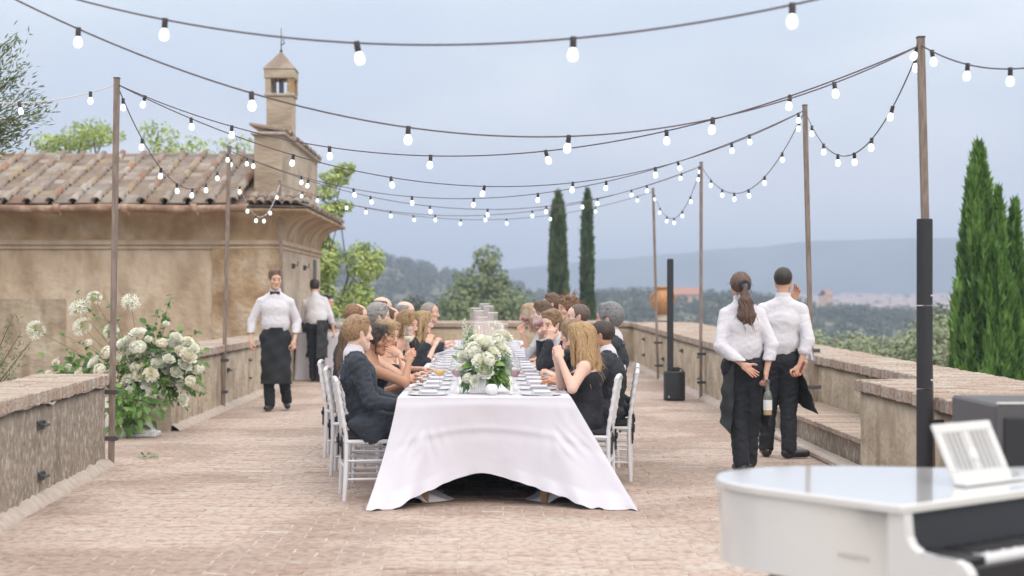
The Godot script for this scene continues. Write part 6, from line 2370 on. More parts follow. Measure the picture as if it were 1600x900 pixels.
func make_chair() -> Node3D:  # faces +z
	var t := Node3D.new()
	t.name = "chair_pattern"
	var bead := func(m: MB, a: Vector3, b: Vector3, r: float, n: int) -> void:
		var path := []
		var rad := []
		for k in n * 4 + 1:
			path.append(a.lerp(b, k / (n * 4.0)))
			rad.append(r * (1.32 if k % 4 == 0 and k > 0 and k < n * 4 else 0.95))
		m.tube(path, rad, 8)
	for s in [-1.0, 1.0]:
		var m := MB.new()
		bead.call(m, Vector3(0.17 * s, 0, 0.19), Vector3(0.17 * s, 0.43, 0.18), 0.0155, 3)
		obj("front_leg", m, M.chair_white, t)
		m = MB.new()
		m.tube([Vector3(0.19 * s, 0, -0.2), Vector3(0.185 * s, 0.2, -0.19), Vector3(0.18 * s, 0.44, -0.185), Vector3(0.182 * s, 0.5, -0.187)], [0.0165, 0.0175, 0.018, 0.0165], 8)
		bead.call(m, Vector3(0.182 * s, 0.5, -0.187), Vector3(0.188 * s, 0.9, -0.25), 0.016, 5)
		obj("back_post", m, M.chair_white, t)
	var m := MB.new()
	m.box(Vector3(0, 0.445, 0), Vector3(0.4, 0.032, 0.4), Basis(), 0.012)
	obj("seat", m, M.chair_white, t)
	m = MB.new()
	m.box(Vector3(0, 0.48, 0.0), Vector3(0.38, 0.045, 0.38), Basis(), 0.018)
	obj("cushion", m, M.cushion_black, t)
	m = MB.new()
	for s in [-1.0, 1.0]:
		m.box(Vector3(0.17 * s, 0.4, -0.215), Vector3(0.035, 0.17, 0.012), Basis(Vector3.BACK, 0.15 * s), 0.003)
		m.box(Vector3(0.15 * s, 0.43, -0.22), Vector3(0.06, 0.03, 0.025), Basis(Vector3.BACK, 0.5 * s), 0.006)
	obj("cushion_tie", m, M.cushion_black, t)
	m = MB.new()
	m.tube([Vector3(-0.2, 0.895, -0.249), Vector3(-0.1, 0.915, -0.253), Vector3(0, 0.92, -0.254), Vector3(0.1, 0.915, -0.253), Vector3(0.2, 0.895, -0.249)], [0.019], 8)
	obj("top_rail", m, M.chair_white, t)
	m = MB.new()
	m.tube([Vector3(-0.185, 0.83, -0.238), Vector3(0.185, 0.83, -0.238)], [0.012], 8)
	obj("back_rail", m, M.chair_white, t)
	m = MB.new()
	m.tube([Vector3(-0.183, 0.54, -0.192), Vector3(0.183, 0.54, -0.192)], [0.012], 8)
	obj("back_rail", m, M.chair_white, t)
	for k in 5:
		m = MB.new()
		var x := -0.12 + 0.06 * k
		bead.call(m, Vector3(x, 0.54, -0.192), Vector3(x * 1.02, 0.9, -0.25), 0.0105, 5)
		obj("spindle", m, M.chair_white, t)
	for s in [-1.0, 1.0]:
		for y in [0.16, 0.3]:
			m = MB.new()
			m.tube([Vector3(0.17 * s, y, 0.185), Vector3(0.183 * s, y, -0.2)], [0.01], 6)
			obj("stretcher", m, M.chair_white, t)
	for y in [0.2, 0.34]:
		m = MB.new()
		m.tube([Vector3(-0.17, y, 0.185), Vector3(0.17, y, 0.185)], [0.01], 6)
		obj("stretcher", m, M.chair_white, t)
	m = MB.new()
	m.tube([Vector3(-0.18, 0.26, -0.2), Vector3(0.18, 0.26, -0.2)], [0.01], 6)
	obj("stretcher", m, M.chair_white, t)
	return t


# ---------------------------------------------------------------- guests and waiters
func guest(spec: Dictionary, label: String, side: float, chair_label: String) -> void:
	var head: Vector3 = spec.head
	var turn: float = spec.get("body", 0.0)
	var px: float = spec.get("px", side * 1.0)
	spec.at = Vector3(px, 0, head.z + spec.get("dz", 0.0))
	spec.yaw = (90.0 if side < 0 else -90.0) + turn
	spec.sit = true
	var depth := -head.z
	spec.cell = 0.0125 if depth < 13.0 else (0.016 if depth < 15.5 else 0.02)
	person(spec, label, "guests seated at the long table")
	if chair0 == null:
		chair0 = make_chair()
	var c := dup(chair0, "banquet_chair", Vector3(px + side * 0.0, 0, spec.at.z), deg_to_rad(spec.yaw - turn * 0.6 + spec.get("chair", 0.0)), chair_label, "white banquet chairs")
	c.set_meta("category", "chair")
	c.scale = Vector3(1, 0.965, 1)


func make_guests() -> void:
	var pale := Color(0.66, 0.44, 0.35)
	var tan_ := Color(0.6, 0.37, 0.265)
	var brown := Color(0.38, 0.2, 0.125)
	var blond := Color(0.36, 0.24, 0.125)
	var dark := Color(0.045, 0.03, 0.022)
	var grey := Color(0.3, 0.29, 0.28)
	var V := func(x: float, y: float, d: float) -> Vector3: return Vector3(x, y, -d)
	# left row, near to far
	guest({"head": V.call(-0.94, 1.215, 11.45), "px": -0.86, "chair": 5.0, "dress": "suit", "cloth": "suit_navy", "skin": pale, "hair": "short", "hair_col": Color(0.32, 0.2, 0.11), "body": 12.0, "look": Vector2(18, 0), "wr": V.call(-0.6, 0.68, 11.3), "wl": V.call(-0.6, 0.68, 11.6)}, "fair haired man in a dark navy suit seated at the near left end", -1.0, "nearest white banquet chair on the left, under the fair haired man in navy")
	guest({"head": V.call(-0.86, 1.15, 12.15), "px": -0.86, "dress": "dress", "woman": true, "skin": brown, "hair": "updo", "hair_col": dark, "body": -4.0, "look": Vector2(-18, 5), "er": V.call(-0.62, 0.82, 11.95), "wr": V.call(-0.6, 0.98, 12.2), "wl": V.call(-0.62, 0.8, 12.4), "hr": "relaxed"}, "woman in strapless black with her bare arm on the table, beside the fair man", -1.0, "white banquet chair under the woman with the bare arm, left side")
	guest({"head": V.call(-1.1, 1.12, 13.0), "px": -1.08, "dress": "dress", "cloth": "suit_grey", "sleeves": true, "sleeve_to": 0.9, "woman": true, "skin": tan_, "hair": "long", "hair_col": Color(0.13, 0.075, 0.04), "look": Vector2(20, 0)}, "woman with long brown hair and a grey jacket, mostly hidden behind the fair haired man", -1.0, "second visible white banquet chair on the left, under the woman in grey")
	guest({"head": V.call(-0.835, 1.165, 13.3), "px": -0.9, "dress": "dress", "woman": true, "skin": tan_, "hair": "updo", "hair_col": blond, "body": -28.0, "look": Vector2(-12, 14), "er": V.call(-0.64, 0.79, 12.95), "wr": V.call(-0.72, 1.0, 13.05), "fr": Vector3(-0.75, 0.45, 0.1), "pr": Vector3(0, -0.2, -1), "hr": "relaxed", "wl": V.call(-0.6, 0.8, 13.5)}, "blonde woman with pinned up hair holding her hand before her mouth", -1.0, "white banquet chair under the blonde woman with the pinned up hair")
	guest({"head": V.call(-1.2, 1.3, 14.4), "px": -1.28, "dress": "suit", "skin": pale, "hair": "receding", "hair_col": Color(0.25, 0.14, 0.07), "look": Vector2(15, 0)}, "man with reddish receding hair leaning back behind the fair haired man", -1.0, "white banquet chair under the man with reddish receding hair")
	guest({"head": V.call(-0.715, 1.225, 14.45), "px": -1.0, "dress": "dress", "straps": true, "woman": true, "skin": tan_, "hair": "bob", "hair_col": Color(0.3, 0.19, 0.085), "body": -22.0, "look": Vector2(-20, 6), "er": V.call(-0.78, 0.83, 14.1), "wr": V.call(-0.71, 0.94, 13.95), "hr": "grip", "fr": Vector3(0.6, 0.35, 0.35), "pr": Vector3(0.3, 0.1, -0.9), "wl": V.call(-0.6, 0.8, 14.7)}, "woman with a light brown bob and black top, holding up white wine", -1.0, "white banquet chair under the woman with the light brown bob")
	wine_glass("white", Vector3(-0.685, 0.96, -13.93), "glass of white wine held by the woman with the light brown bob")
	guest({"head": V.call(-1.03, 1.29, 15.0), "px": -1.15, "dress": "suit", "skin": pale, "hair": "grey", "hair_col": grey, "look": Vector2(10, 0)}, "grey haired man, only his hair showing above the blonde woman", -1.0, "white banquet chair under the hidden grey haired man, left row")
	guest({"head": V.call(-0.95, 1.265, 15.4), "px": -1.08, "dress": "suit", "skin": tan_, "hair": "receding", "hair_col": Color(0.1, 0.06, 0.04), "er": V.call(-0.72, 0.8, 15.15), "wr": V.call(-0.55, 1.04, 15.2), "el": V.call(-0.7, 0.8, 15.65), "wl": V.call(-0.54, 1.04, 15.35), "hr": "hook", "hl": "hook", "fr": Vector3(0.2, 0.7, -0.5), "fl": Vector3(0.2, 0.7, 0.5)}, "balding dark haired man in profile with clasped hands, elbows on the table", -1.0, "white banquet chair under the balding dark haired man")
	guest({"head": V.call(-1.12, 1.36, 16.9), "px": -1.2, "dress": "suit", "skin": pale, "hair": "fringe", "hair_col": Color(0.12, 0.07, 0.045), "look": Vector2(10, 0)}, "tall bald man rising above the balding dark haired man", -1.0, "white banquet chair under the tall bald man")
	guest({"head": V.call(-0.9, 1.31, 17.5), "px": -1.08, "dress": "suit", "skin": pale, "hair": "fringe", "hair_col": grey}, "white haired man, only the crown of his head showing behind the bob", -1.0, "white banquet chair under the white haired man")
	guest({"head": V.call(-0.68, 1.2, 17.1), "px": -1.0, "dress": "dress", "sleeves": true, "woman": true, "skin": pale, "hair": "long", "hair_col": Color(0.4, 0.27, 0.14), "look": Vector2(0, 5), "wr": V.call(-0.55, 0.95, 17.0), "hr": "relaxed"}, "woman with long blonde hair in profile, leaning over the table on the left", -1.0, "white banquet chair under the woman with long blonde hair, left row")
	guest({"head": V.call(-0.68, 1.285, 19.2), "px": -1.0, "dress": "suit", "skin": tan_, "hair": "buzz", "hair_col": Color(0.3, 0.26, 0.23), "wr": V.call(-0.5, 0.9, 19.0), "wl": V.call(-0.5, 0.85, 19.4)}, "man with cropped grey hair in profile, the farthest visible guest on the left", -1.0, "farthest white banquet chair on the left, under the cropped grey man")
	# right row, near to far
	guest({"head": V.call(0.735, 1.165, 11.8), "px": 0.78, "chair": -4.0, "dress": "dress", "woman": true, "skin": pale, "hair": "long", "hair_col": Color(0.42, 0.27, 0.13), "body": -14.0, "look": Vector2(-10, 4), "el": V.call(0.66, 0.8, 11.55), "wl": V.call(0.57, 1.03, 11.62), "er": V.call(0.6, 0.8, 12.0), "wr": V.call(0.555, 1.0, 11.8), "hl": "hook", "hr": "hook", "fl": Vector3(-0.2, 0.9, -0.3), "fr": Vector3(0, 0.9, 0.3), "pl": Vector3(-0.2, 0, -1), "pr": Vector3(-0.2, 0, 1)}, "blonde woman in a strapless black dress seated at the near right end", 1.0, "nearest white banquet chair on the right, under the blonde woman in black")
	guest({"head": V.call(0.955, 1.165, 12.6), "px": 1.0, "dress": "suit", "skin": Color(0.45, 0.24, 0.15), "hair": "buzz", "hair_col": dark, "body": -15.0, "look": Vector2(0, 8), "wl": V.call(0.6, 0.8, 12.3), "wr": V.call(0.6, 0.8, 12.85)}, "man with short black hair in a black suit behind the near blonde woman", 1.0, "second white banquet chair on the right, under the man with short black hair")
	guest({"head": V.call(1.1, 1.29, 13.6), "px": 1.1, "dress": "suit", "skin": tan_, "hair": "grey", "hair_col": Color(0.2, 0.2, 0.205), "body": -12.0, "look": Vector2(-5, 0), "head_size": 1.06}, "broad man with thick silver grey hair and a white collar on the right", 1.0, "white banquet chair under the silver haired man")
	guest({"head": V.call(0.77, 1.15, 13.6), "px": 0.97, "dress": "dress", "straps": true, "woman": true, "skin": pale, "hair": "bob", "hair_col": Color(0.25, 0.16, 0.085), "look": Vector2(5, 4)}, "woman with brown blonde hair half hidden behind the near blonde woman", 1.0, "white banquet chair under the half hidden woman, right row")
	guest({"head": V.call(0.625, 1.225, 14.4), "px": 0.9, "dress": "suit", "skin": pale, "hair": "parted", "hair_col": Color(0.22, 0.13, 0.065), "body": 42.0, "look": Vector2(6, 4), "el": V.call(0.53, 0.86, 14.05), "wl": V.call(0.6, 1.09, 14.1), "fl": Vector3(0.1, 0.6, 0.0), "pl": Vector3(0.4, 0, -0.9), "hl": "hook", "er": V.call(0.55, 0.86, 14.6), "wr": V.call(0.53, 1.1, 14.45), "hr": "grip"}, "young man in a dinner jacket facing the camera with his hand at his chin", 1.0, "white banquet chair under the young man in the dinner jacket")
	wine_glass("red", Vector3(0.54, 1.1, -14.0), "glass of red wine raised beside the young man's cheek", "", 0.5).rotation = Vector3(0.25, 0, 0.3)
	guest({"head": V.call(0.905, 1.29, 14.9), "px": 1.05, "dress": "suit", "skin": pale, "hair": "buzz", "hair_col": Color(0.13, 0.09, 0.07)}, "man with a shaved head between the young man and the silver haired man", 1.0, "white banquet chair under the man with the shaved head")
	guest({"head": V.call(0.89, 1.355, 16.4), "px": 1.0, "dress": "suit", "skin": tan_, "hair": "curly", "hair_col": Color(0.2, 0.11, 0.055), "body": 20.0}, "tall man with curly brown hair rising over the right row", 1.0, "white banquet chair under the tall man with curly hair")
	guest({"head": V.call(0.63, 1.3, 17.0), "px": 0.95, "dress": "suit", "skin": pale, "hair": "parted", "hair_col": Color(0.12, 0.07, 0.04), "look": Vector2(0, 0)}, "pale young man with dark brown hair in profile, far right row", 1.0, "white banquet chair under the pale dark haired young man")
	guest({"head": V.call(0.505, 1.275, 17.3), "px": 0.92, "dress": "dress", "cloth": "dress_silver", "sleeves": true, "woman": true, "skin": tan_, "hair": "bob", "hair_col": Color(0.4, 0.29, 0.17), "el": V.call(0.5, 0.86, 17.05), "wl": V.call(0.42, 1.08, 17.0), "hl": "grip", "fl": Vector3(-0.3, 0.8, 0), "wr": V.call(0.5, 0.9, 17.4)}, "woman with short blonde hair in a silver sequin top holding up red wine", 1.0, "white banquet chair under the woman in silver sequins")
	wine_glass("red", Vector3(0.4, 1.09, -16.95), "glass of red wine held up by the woman in silver sequins").rotation = Vector3(0, 0, -0.3)
	guest({"head": V.call(0.81, 1.39, 18.6), "px": 1.0, "dress": "suit", "skin": pale, "hair": "short", "hair_col": Color(0.14, 0.08, 0.045)}, "farthest visible man on the right, brown haired, behind the curly man", 1.0, "farthest white banquet chair on the right")


func make_waiters() -> void:
	var tan_ := Color(0.6, 0.385, 0.28)
	# walking towards the camera on the left
	person({"at": Vector3(-2.735, 0, -20.1), "yaw": 2.0, "dress": "waiter", "tie": true, "skin": tan_, "hair": "parted", "hair_col": Color(0.14, 0.085, 0.05), "scale": 1.06, "look": Vector2(16, 4), "cell": 0.014,
		"J": {"wrL": Vector3(0.235, 0.855, 0.05), "wrR": Vector3(-0.3, 0.86, 0.05), "elL": Vector3(0.26, 1.095, -0.06), "elR": Vector3(-0.29, 1.1, -0.03), "shL": Vector3(0.175, 1.33, -0.015), "shR": Vector3(-0.18, 1.34, -0.015), "knR": Vector3(-0.08, 0.49, 0.07), "anR": Vector3(-0.06, 0.09, 0.09), "toR": Vector3(-0.085, 0.045, 0.24), "knL": Vector3(0.1, 0.48, 0.03), "anL": Vector3(0.13, 0.12, -0.1), "toL": Vector3(0.15, 0.05, 0.03)},
		"apron": {"from": -150.0, "to": 150.0, "hem": 0.36, "flare0": 0.02, "flare1": 0.03, "curve": -0.03}, "hl": "hook", "hr": "hook", "fl": Vector3(0.02, -1, 0.1), "fr": Vector3(-0.02, -1, 0.1), "pl": Vector3(-0.8, 0, -0.5), "pr": Vector3(0.8, 0, -0.5)}, "waiter in a white shirt, bow tie and black apron walking towards the camera", "waiters in white shirts")
	# bending over the buffet, from behind
	person({"at": Vector3(-2.93, 0, -26.8), "yaw": 172.0, "dress": "waiter", "skin": tan_, "hair": "short", "hair_col": Color(0.03, 0.02, 0.017), "scale": 1.05, "look": Vector2(14, 18), "cell": 0.017,
		"J": {"pel": Vector3(-0.02, 0.93, -0.03), "wai": Vector3(0, 1.07, 0.0), "che": Vector3(0.02, 1.25, 0.07), "nek": Vector3(0.06, 1.42, 0.13), "hed": Vector3(0.085, 1.565, 0.2), "shL": Vector3(0.22, 1.31, 0.1), "shR": Vector3(-0.11, 1.35, 0.1), "elL": Vector3(0.26, 1.06, 0.18), "wrL": Vector3(0.22, 0.9, 0.36), "elR": Vector3(-0.21, 1.1, 0.08), "wrR": Vector3(-0.25, 0.86, 0.14), "anL": Vector3(0.06, 0.09, 0.02), "knL": Vector3(0.07, 0.5, 0.03), "toL": Vector3(0.07, 0.045, 0.16), "anR": Vector3(-0.06, 0.09, -0.08), "knR": Vector3(-0.08, 0.5, 0.0), "toR": Vector3(-0.07, 0.045, 0.06)},
		"apron": {"from": -170.0, "to": 100.0, "hem": 0.42, "flare0": 0.04, "flare1": 0.0}, "apron_cloth": "apron_grey"}, "waiter with short black hair seen from behind, bending over the buffet table", "waiters in white shirts")
	person({"at": Vector3(-3.12, 0, -27.75), "yaw": 60.0, "dress": "suit", "skin": tan_, "hair": "short", "hair_col": Color(0.03, 0.02, 0.02), "scale": 0.98, "cell": 0.02, "J": {"che": Vector3(0, 1.22, 0.1), "nek": Vector3(0, 1.33, 0.22), "hed": Vector3(0, 1.4, 0.36), "shL": Vector3(0.17, 1.26, 0.2), "shR": Vector3(-0.17, 1.26, 0.2), "wrL": Vector3(0.2, 0.9, 0.4), "wrR": Vector3(-0.2, 0.9, 0.4)}}, "person in black bent over behind the buffet waiter, mostly hidden")
	# the waitress, from behind
	person({"at": Vector3(2.2, 0, -13.0), "yaw": 183.0, "dress": "waiter", "woman": true, "skin": Color(0.56, 0.33, 0.24), "hair": "ponytail", "hair_col": Color(0.14, 0.085, 0.06), "scale": 0.995, "look": Vector2(4, -2), "cell": 0.0115,
		"J": {"pel": Vector3(-0.0, 0.93, 0.0), "wai": Vector3(0.01, 1.07, 0), "che": Vector3(0.02, 1.26, -0.01), "nek": Vector3(0.025, 1.44, 0.0), "hed": Vector3(0.03, 1.585, 0.035), "shL": Vector3(0.165, 1.345, 0.0), "shR": Vector3(-0.125, 1.35, 0.0), "elL": Vector3(0.225, 1.08, -0.09), "wrL": Vector3(0.05, 0.925, -0.18), "elR": Vector3(-0.215, 1.09, -0.09), "wrR": Vector3(-0.155, 0.86, -0.13), "hiL": Vector3(0.085, 0.9, 0), "hiR": Vector3(-0.085, 0.9, 0), "knL": Vector3(0.055, 0.5, 0.03), "knR": Vector3(-0.07, 0.5, 0.03), "anL": Vector3(0.035, 0.09, -0.05), "toL": Vector3(0.05, 0.045, 0.09), "anR": Vector3(-0.05, 0.09, 0.06), "toR": Vector3(-0.07, 0.045, 0.19)},
		"fl": Vector3(0.75, -0.62, 0.2), "pl": Vector3(0.15, 0.1, 1.0), "hl": "flat", "fr": Vector3(0.02, -1, 0.15), "pr": Vector3(-0.9, -0.1, -0.35), "hr": "hook",
		"apron": {"from": -112.0, "to": 142.0, "hem": 0.5, "flare0": 0.0, "flare1": 0.06, "top": 0.12, "curve": -0.16}, "apron_cloth": "apron_grey"}, "waitress with a long brown ponytail seen from behind, holding a bottle behind her back", "waiters in white shirts")
	var b := thing("bottle", "small clear bottle with a white label held upside down by the waitress", "bottle", Vector3(2.365, 0.5, -12.83))
	var m := MB.new()
	m.lathe([Vector2(0.001, 0.0), Vector2(0.033, 0.002), Vector2(0.037, 0.012), Vector2(0.037, 0.15), Vector2(0.03, 0.185), Vector2(0.015, 0.215), Vector2(0.0135, 0.27), Vector2(0.016, 0.275), Vector2(0.016, 0.295), Vector2(0.001, 0.297)], 20)
	var gm := mat("bottle_glass", Color(0.6, 0.62, 0.58, 0.35), 0.05)
	gm.transparency = BaseMaterial3D.TRANSPARENCY_ALPHA
	obj("bottle_body", m, gm, b)
	m = MB.new()
	m.lathe([Vector2(0.0378, 0.045), Vector2(0.0378, 0.13)], 20)
	obj("bottle_label", m, M.china_white, b)
	m = MB.new()
	m.lathe([Vector2(0.001, 0.004), Vector2(0.033, 0.006), Vector2(0.034, 0.05), Vector2(0.001, 0.051)], 16)
	obj("liquid", m, M.wine_amber, b)
	m = MB.new()
	m.lathe([Vector2(0.001, 0.299), Vector2(0.0165, 0.298), Vector2(0.0165, 0.275)], 12)
	obj("cap", m, M.dark_steel, b)
	# the dark haired man beside her
	person({"at": Vector3(2.73, 0, -14.2), "yaw": 172.0, "dress": "waiter", "skin": Color(0.5, 0.29, 0.2), "hair": "buzz", "hair_col": Color(0.035, 0.025, 0.02), "scale": 1.0, "look": Vector2(-14, 2), "cell": 0.012, "rollR": 0.52, "rollL": 0.6,
		"J": {"nek": Vector3(-0.03, 1.46, 0.0), "hed": Vector3(-0.035, 1.635, 0.03), "che": Vector3(-0.02, 1.27, 0), "shL": Vector3(0.15, 1.37, 0.0), "shR": Vector3(-0.195, 1.37, -0.01), "elR": Vector3(-0.25, 1.09, -0.1), "wrR": Vector3(-0.17, 0.86, -0.17), "elL": Vector3(-0.01, 1.22, 0.21), "hiL": Vector3(0.085, 0.9, 0), "hiR": Vector3(-0.085, 0.9, 0), "anL": Vector3(0.12, 0.09, 0.1), "knL": Vector3(0.1, 0.5, 0.06), "toL": Vector3(0.14, 0.045, 0.22), "anR": Vector3(-0.08, 0.09, -0.04), "toR": Vector3(-0.24, 0.045, 0.02), "knR": Vector3(-0.08, 0.5, 0.03)},
		"wl": Vector3(2.89, 1.46, -14.37), "fl": Vector3(0.3, 0.85, 0.1), "pl": Vector3(-0.5, 0, 0.8), "hl": "relaxed", "fr": Vector3(-0.3, -0.85, 0.3), "pr": Vector3(-0.6, 0.1, 0.8), "hr": "hook",
		"apron": {"from": -125.0, "to": 110.0, "hem": 0.52, "flare0": 0.2, "flare1": 0.0, "curve": -0.1}, "apron_cloth": "apron_black"}, "dark haired waiter with rolled sleeves seen from behind, next to the waitress", "waiters in white shirts")
	m = MB.new()
	m.box(Vector3(2.885, 0.85, -13.96), Vector3(0.02, 0.11, 0.035), Basis(Vector3.BACK, -0.4), 0.006)
	tag(obj("corkscrew", m, M.wine_red), "small dark red corkscrew in the dark haired waiter's hand", "corkscrew")
	m = MB.new()
	var rows := []
	for j in 9:
		var v := j / 8.0
		var row := []
		for i in 15:
			var u := i / 14.0
			row.append(Vector3(2.975 + 0.09 * u * (0.6 + 0.5 * v) + 0.006 * sin(v * 9.0), 1.11 - 0.19 * v - 0.03 * v * u, -14.27 + 0.016 * sin(u * 12.0 + v) * v))
		rows.append(row)
	m.grid(rows, false, true)
	tag(obj("service_cloth", m, M.shirt_white), "white service cloth hanging behind the dark haired waiter's forearm", "cloth")


func make_buffet() -> void:
	var t := thing("buffet_table", "small buffet table under a white cloth by the villa wall", "table", Vector3(-2.88, 0, -27.6))
	var m := MB.new()
	m.box(Vector3(0, 0.82, 0), Vector3(0.84, 0.03, 0.7))
	obj("table_top", m, M.wood_leg, t)
	for sx in [-1.0, 1.0]:
		for sz in [-1.0, 1.0]:
			m = MB.new()
			m.box(Vector3(0.36 * sx, 0.41, 0.28 * sz), Vector3(0.04, 0.8, 0.04))
			obj("leg", m, M.wood_leg, t)
	m = MB.new()
	var rows := []
	for j in 12:
		var v := j / 11.0
		var row := []
		for i in 97:
			var a := TAU * i / 96.0
			var k := 1.0 / maxf(absf(cos(a)), absf(sin(a)))
			k = lerpf(k, 1.0, 0.12)
			var w := 1.0 + 0.1 * v + 0.035 * v * sin(a * 14.0) + 0.02 * v * sin(a * 31.0)
			row.append(Vector3(cos(a) * k * 0.46 * w, lerpf(0.838, 0.006, v), sin(a) * k * 0.36 * w))
		rows.append(row)
	m.grid(rows, false, false)
	var c := m.vert(Vector3(0, 0.839, 0))
	for i in 96:
		m.tri(c, c - 12 * 97 + i, c - 12 * 97 + i + 1)
	tag(obj("tablecloth", m, M.table_linen, self, Vector3(-2.88, 0, -27.6)), "white cloth hanging to the floor on the buffet table", "tablecloth")
	for k in 5:
		wine_glass("empty" if k % 2 else "white", Vector3(-2.72 + 0.06 * k, 0.84, -27.7 + 0.09 * (k % 2)), "glass on the buffet, %s from the left" % ordinal(k), "glasses on the buffet")
	var b := thing("ice_bucket", "dark wine cooler on the left end of the buffet table", "wine cooler", Vector3(-3.2, 0.84, -27.6))
	m = MB.new()
	m.lathe([Vector2(0.001, 0.0), Vector2(0.075, 0.0), Vector2(0.1, 0.2), Vector2(0.106, 0.205), Vector2(0.095, 0.2), Vector2(0.07, 0.02)], 18)
	obj("bucket", m, M.dark_steel, b)
	b = thing("bread_basket", "pale heap of folded napkins on the buffet table", "napkins", Vector3(-3.1, 0.84, -27.5))
	for k in 4:
		m = MB.new()
		m.box(Vector3(0.03 * sin(k * 2.0), 0.012 + 0.022 * k, 0), Vector3(0.16, 0.02, 0.12), Basis(Vector3.UP, 0.3 * k), 0.008)
		obj("napkin_fold", m, M.table_linen, b)
	b = thing("water_bottle", "clear water bottle on the right of the buffet table", "bottle", Vector3(-2.62, 0.84, -27.6))
	m = MB.new()
	m.lathe([Vector2(0.001, 0.0), Vector2(0.04, 0.0), Vector2(0.042, 0.01), Vector2(0.042, 0.2), Vector2(0.016, 0.27), Vector2(0.015, 0.32), Vector2(0.001, 0.321)], 14)
	obj("bottle_body", m, M.glass, b)


# ---------------------------------------------------------------- the white piano
func make_piano() -> void:
	var at := Vector3(1.29, 0, -4.75)
	var turn := deg_to_rad(37.6)
	var t := thing("grand_piano", "glossy white baby grand piano in the near right corner", "piano", at, turn)
	var W := 1.42
	# outline of the case: bass side straight, tail round, treble side curved
	var c := Curve3D.new()
	c.add_point(Vector3(0, 0, 0.0))
	c.add_point(Vector3(0, 0, -0.58), Vector3(0, 0, 0.1), Vector3(0, 0, -0.24))
	c.add_point(Vector3(0.36, 0, -1.0), Vector3(-0.22, 0, 0), Vector3(0.24, 0, 0))
	c.add_point(Vector3(0.86, 0, -0.72), Vector3(-0.12, 0, -0.14), Vector3(0.14, 0, 0.16))
	c.add_point(Vector3(1.36, 0, -0.4), Vector3(-0.2, 0, 0), Vector3(0.06, 0, 0.02))
	c.add_point(Vector3(W, 0, -0.3), Vector3(0, 0, -0.06), Vector3(0, 0, 0.1))
	c.add_point(Vector3(W, 0, 0.0))
	c.bake_interval = 0.02
	var raw := c.get_baked_points()
	var line := PackedVector2Array()
	for p in raw:
		line.append(Vector2(p.x, p.z))
	var solid := func(poly: PackedVector2Array, y0: float, y1: float, bev: float) -> MB:
		var m := MB.new()
		if Geometry2D.is_polygon_clockwise(poly):
			poly.reverse()
		var inner: PackedVector2Array = poly
		if bev > 0.0:
			var got := Geometry2D.offset_polygon(poly, -bev)
			if got.size() and got[0].size() > 4:
				inner = got[0]
		var n := poly.size()
		var first := m.v.size()
		for k in [[y0, 0], [y1 - bev, 0]]:
			for p in poly:
				m.vert(Vector3(p.x, k[0], p.y))
		for i in n:
			var j := (i + 1) % n
			m.quad(first + i, first + j, first + n + j, first + n + i)
		if bev > 0.0:
			var a := m.v.size()
			for p in poly:
				m.vert(Vector3(p.x, y1 - bev, p.y))
			for p in poly:
				var q := p
				var best := 9.0
				for s in inner:
					if s.distance_to(p) < best:
						best = s.distance_to(p)
						q = s
				m.vert(Vector3(q.x, y1, q.y))
			for i in n:
				var j := (i + 1) % n
				m.quad(a + i, a + j, a + n + j, a + n + i)
		var tr := Geometry2D.triangulate_polygon(inner)
		var b := m.v.size()
		for p in inner:
			m.vert(Vector3(p.x, y1, p.y))
		var k := 0
		while k < tr.size():
			m.tri(b + tr[k], b + tr[k + 2], b + tr[k + 1])
			k += 3
		return m
	var back := PackedVector2Array()
	for p in line:
		back.append(Vector2(p.x, minf(p.y, -0.05)))
	var rim: PackedVector2Array = Geometry2D.offset_polygon(back, -0.012)[0]
	obj("case", solid.call(rim, 0.56, 0.822, 0.0), M.piano_white, t)
	obj("lid", solid.call(line, 0.824, 0.85, 0.006), M.piano_white, t)
	# cheeks: the side runs forward below the lid in an S
	for s in 2:
		var x0 := 0.012 if s == 0 else W - 0.052
		var prof := PackedVector2Array([Vector2(0.53, -0.0615), Vector2(0.53, 0.2), Vector2(0.54, 0.225), Vector2(0.56, 0.238), Vector2(0.64, 0.24), Vector2(0.672, 0.232), Vector2(0.694, 0.212), Vector2(0.702, 0.185), Vector2(0.704, 0.1), Vector2(0.71, 0.05), Vector2(0.727, 0.022), Vector2(0.752, 0.008), Vector2(0.822, 0.0), Vector2(0.822, -0.0615)])
		var m := MB.new()
		for p in prof:
			m.vert(Vector3(x0, p.x, p.y))
		for p in prof:
			m.vert(Vector3(x0 + 0.04, p.x, p.y))
		var n := prof.size()
		var tr := Geometry2D.triangulate_polygon(prof)
		var k := 0
		while k < tr.size():
			m.tri(tr[k], tr[k + 1], tr[k + 2])
			m.tri(n + tr[k], n + tr[k + 2], n + tr[k + 1])
			k += 3
		for i in n:
			var j := (i + 1) % n
			m.face(m.v[i], m.v[j], m.v[n + j], m.v[n + i])
		obj("cheek", m, M.piano_white, t)
	var m := MB.new()
	m.box(Vector3(W / 2.0, 0.56, 0.0), Vector3(W - 0.1, 0.05, 0.44))
	obj("key_bed", m, M.piano_white, t)
	m = MB.new()
	m.box(Vector3(W / 2.0, 0.64, 0.212), Vector3(W - 0.104, 0.09, 0.024), Basis(), 0.006)
	obj("key_slip", m, M.piano_black, t)
	m = MB.new()
	m.box(Vector3(W / 2.0, 0.57, 0.228), Vector3(W - 0.104, 0.05, 0.024), Basis(), 0.006)
	obj("front_rail", m, M.piano_white, t)
	m = MB.new()
	m.box(Vector3(W / 2.0, 0.755, -0.025), Vector3(W - 0.104, 0.13, 0.03), Basis(Vector3.RIGHT, -0.25), 0.004)
	obj("fallboard", m, M.piano_black, t)
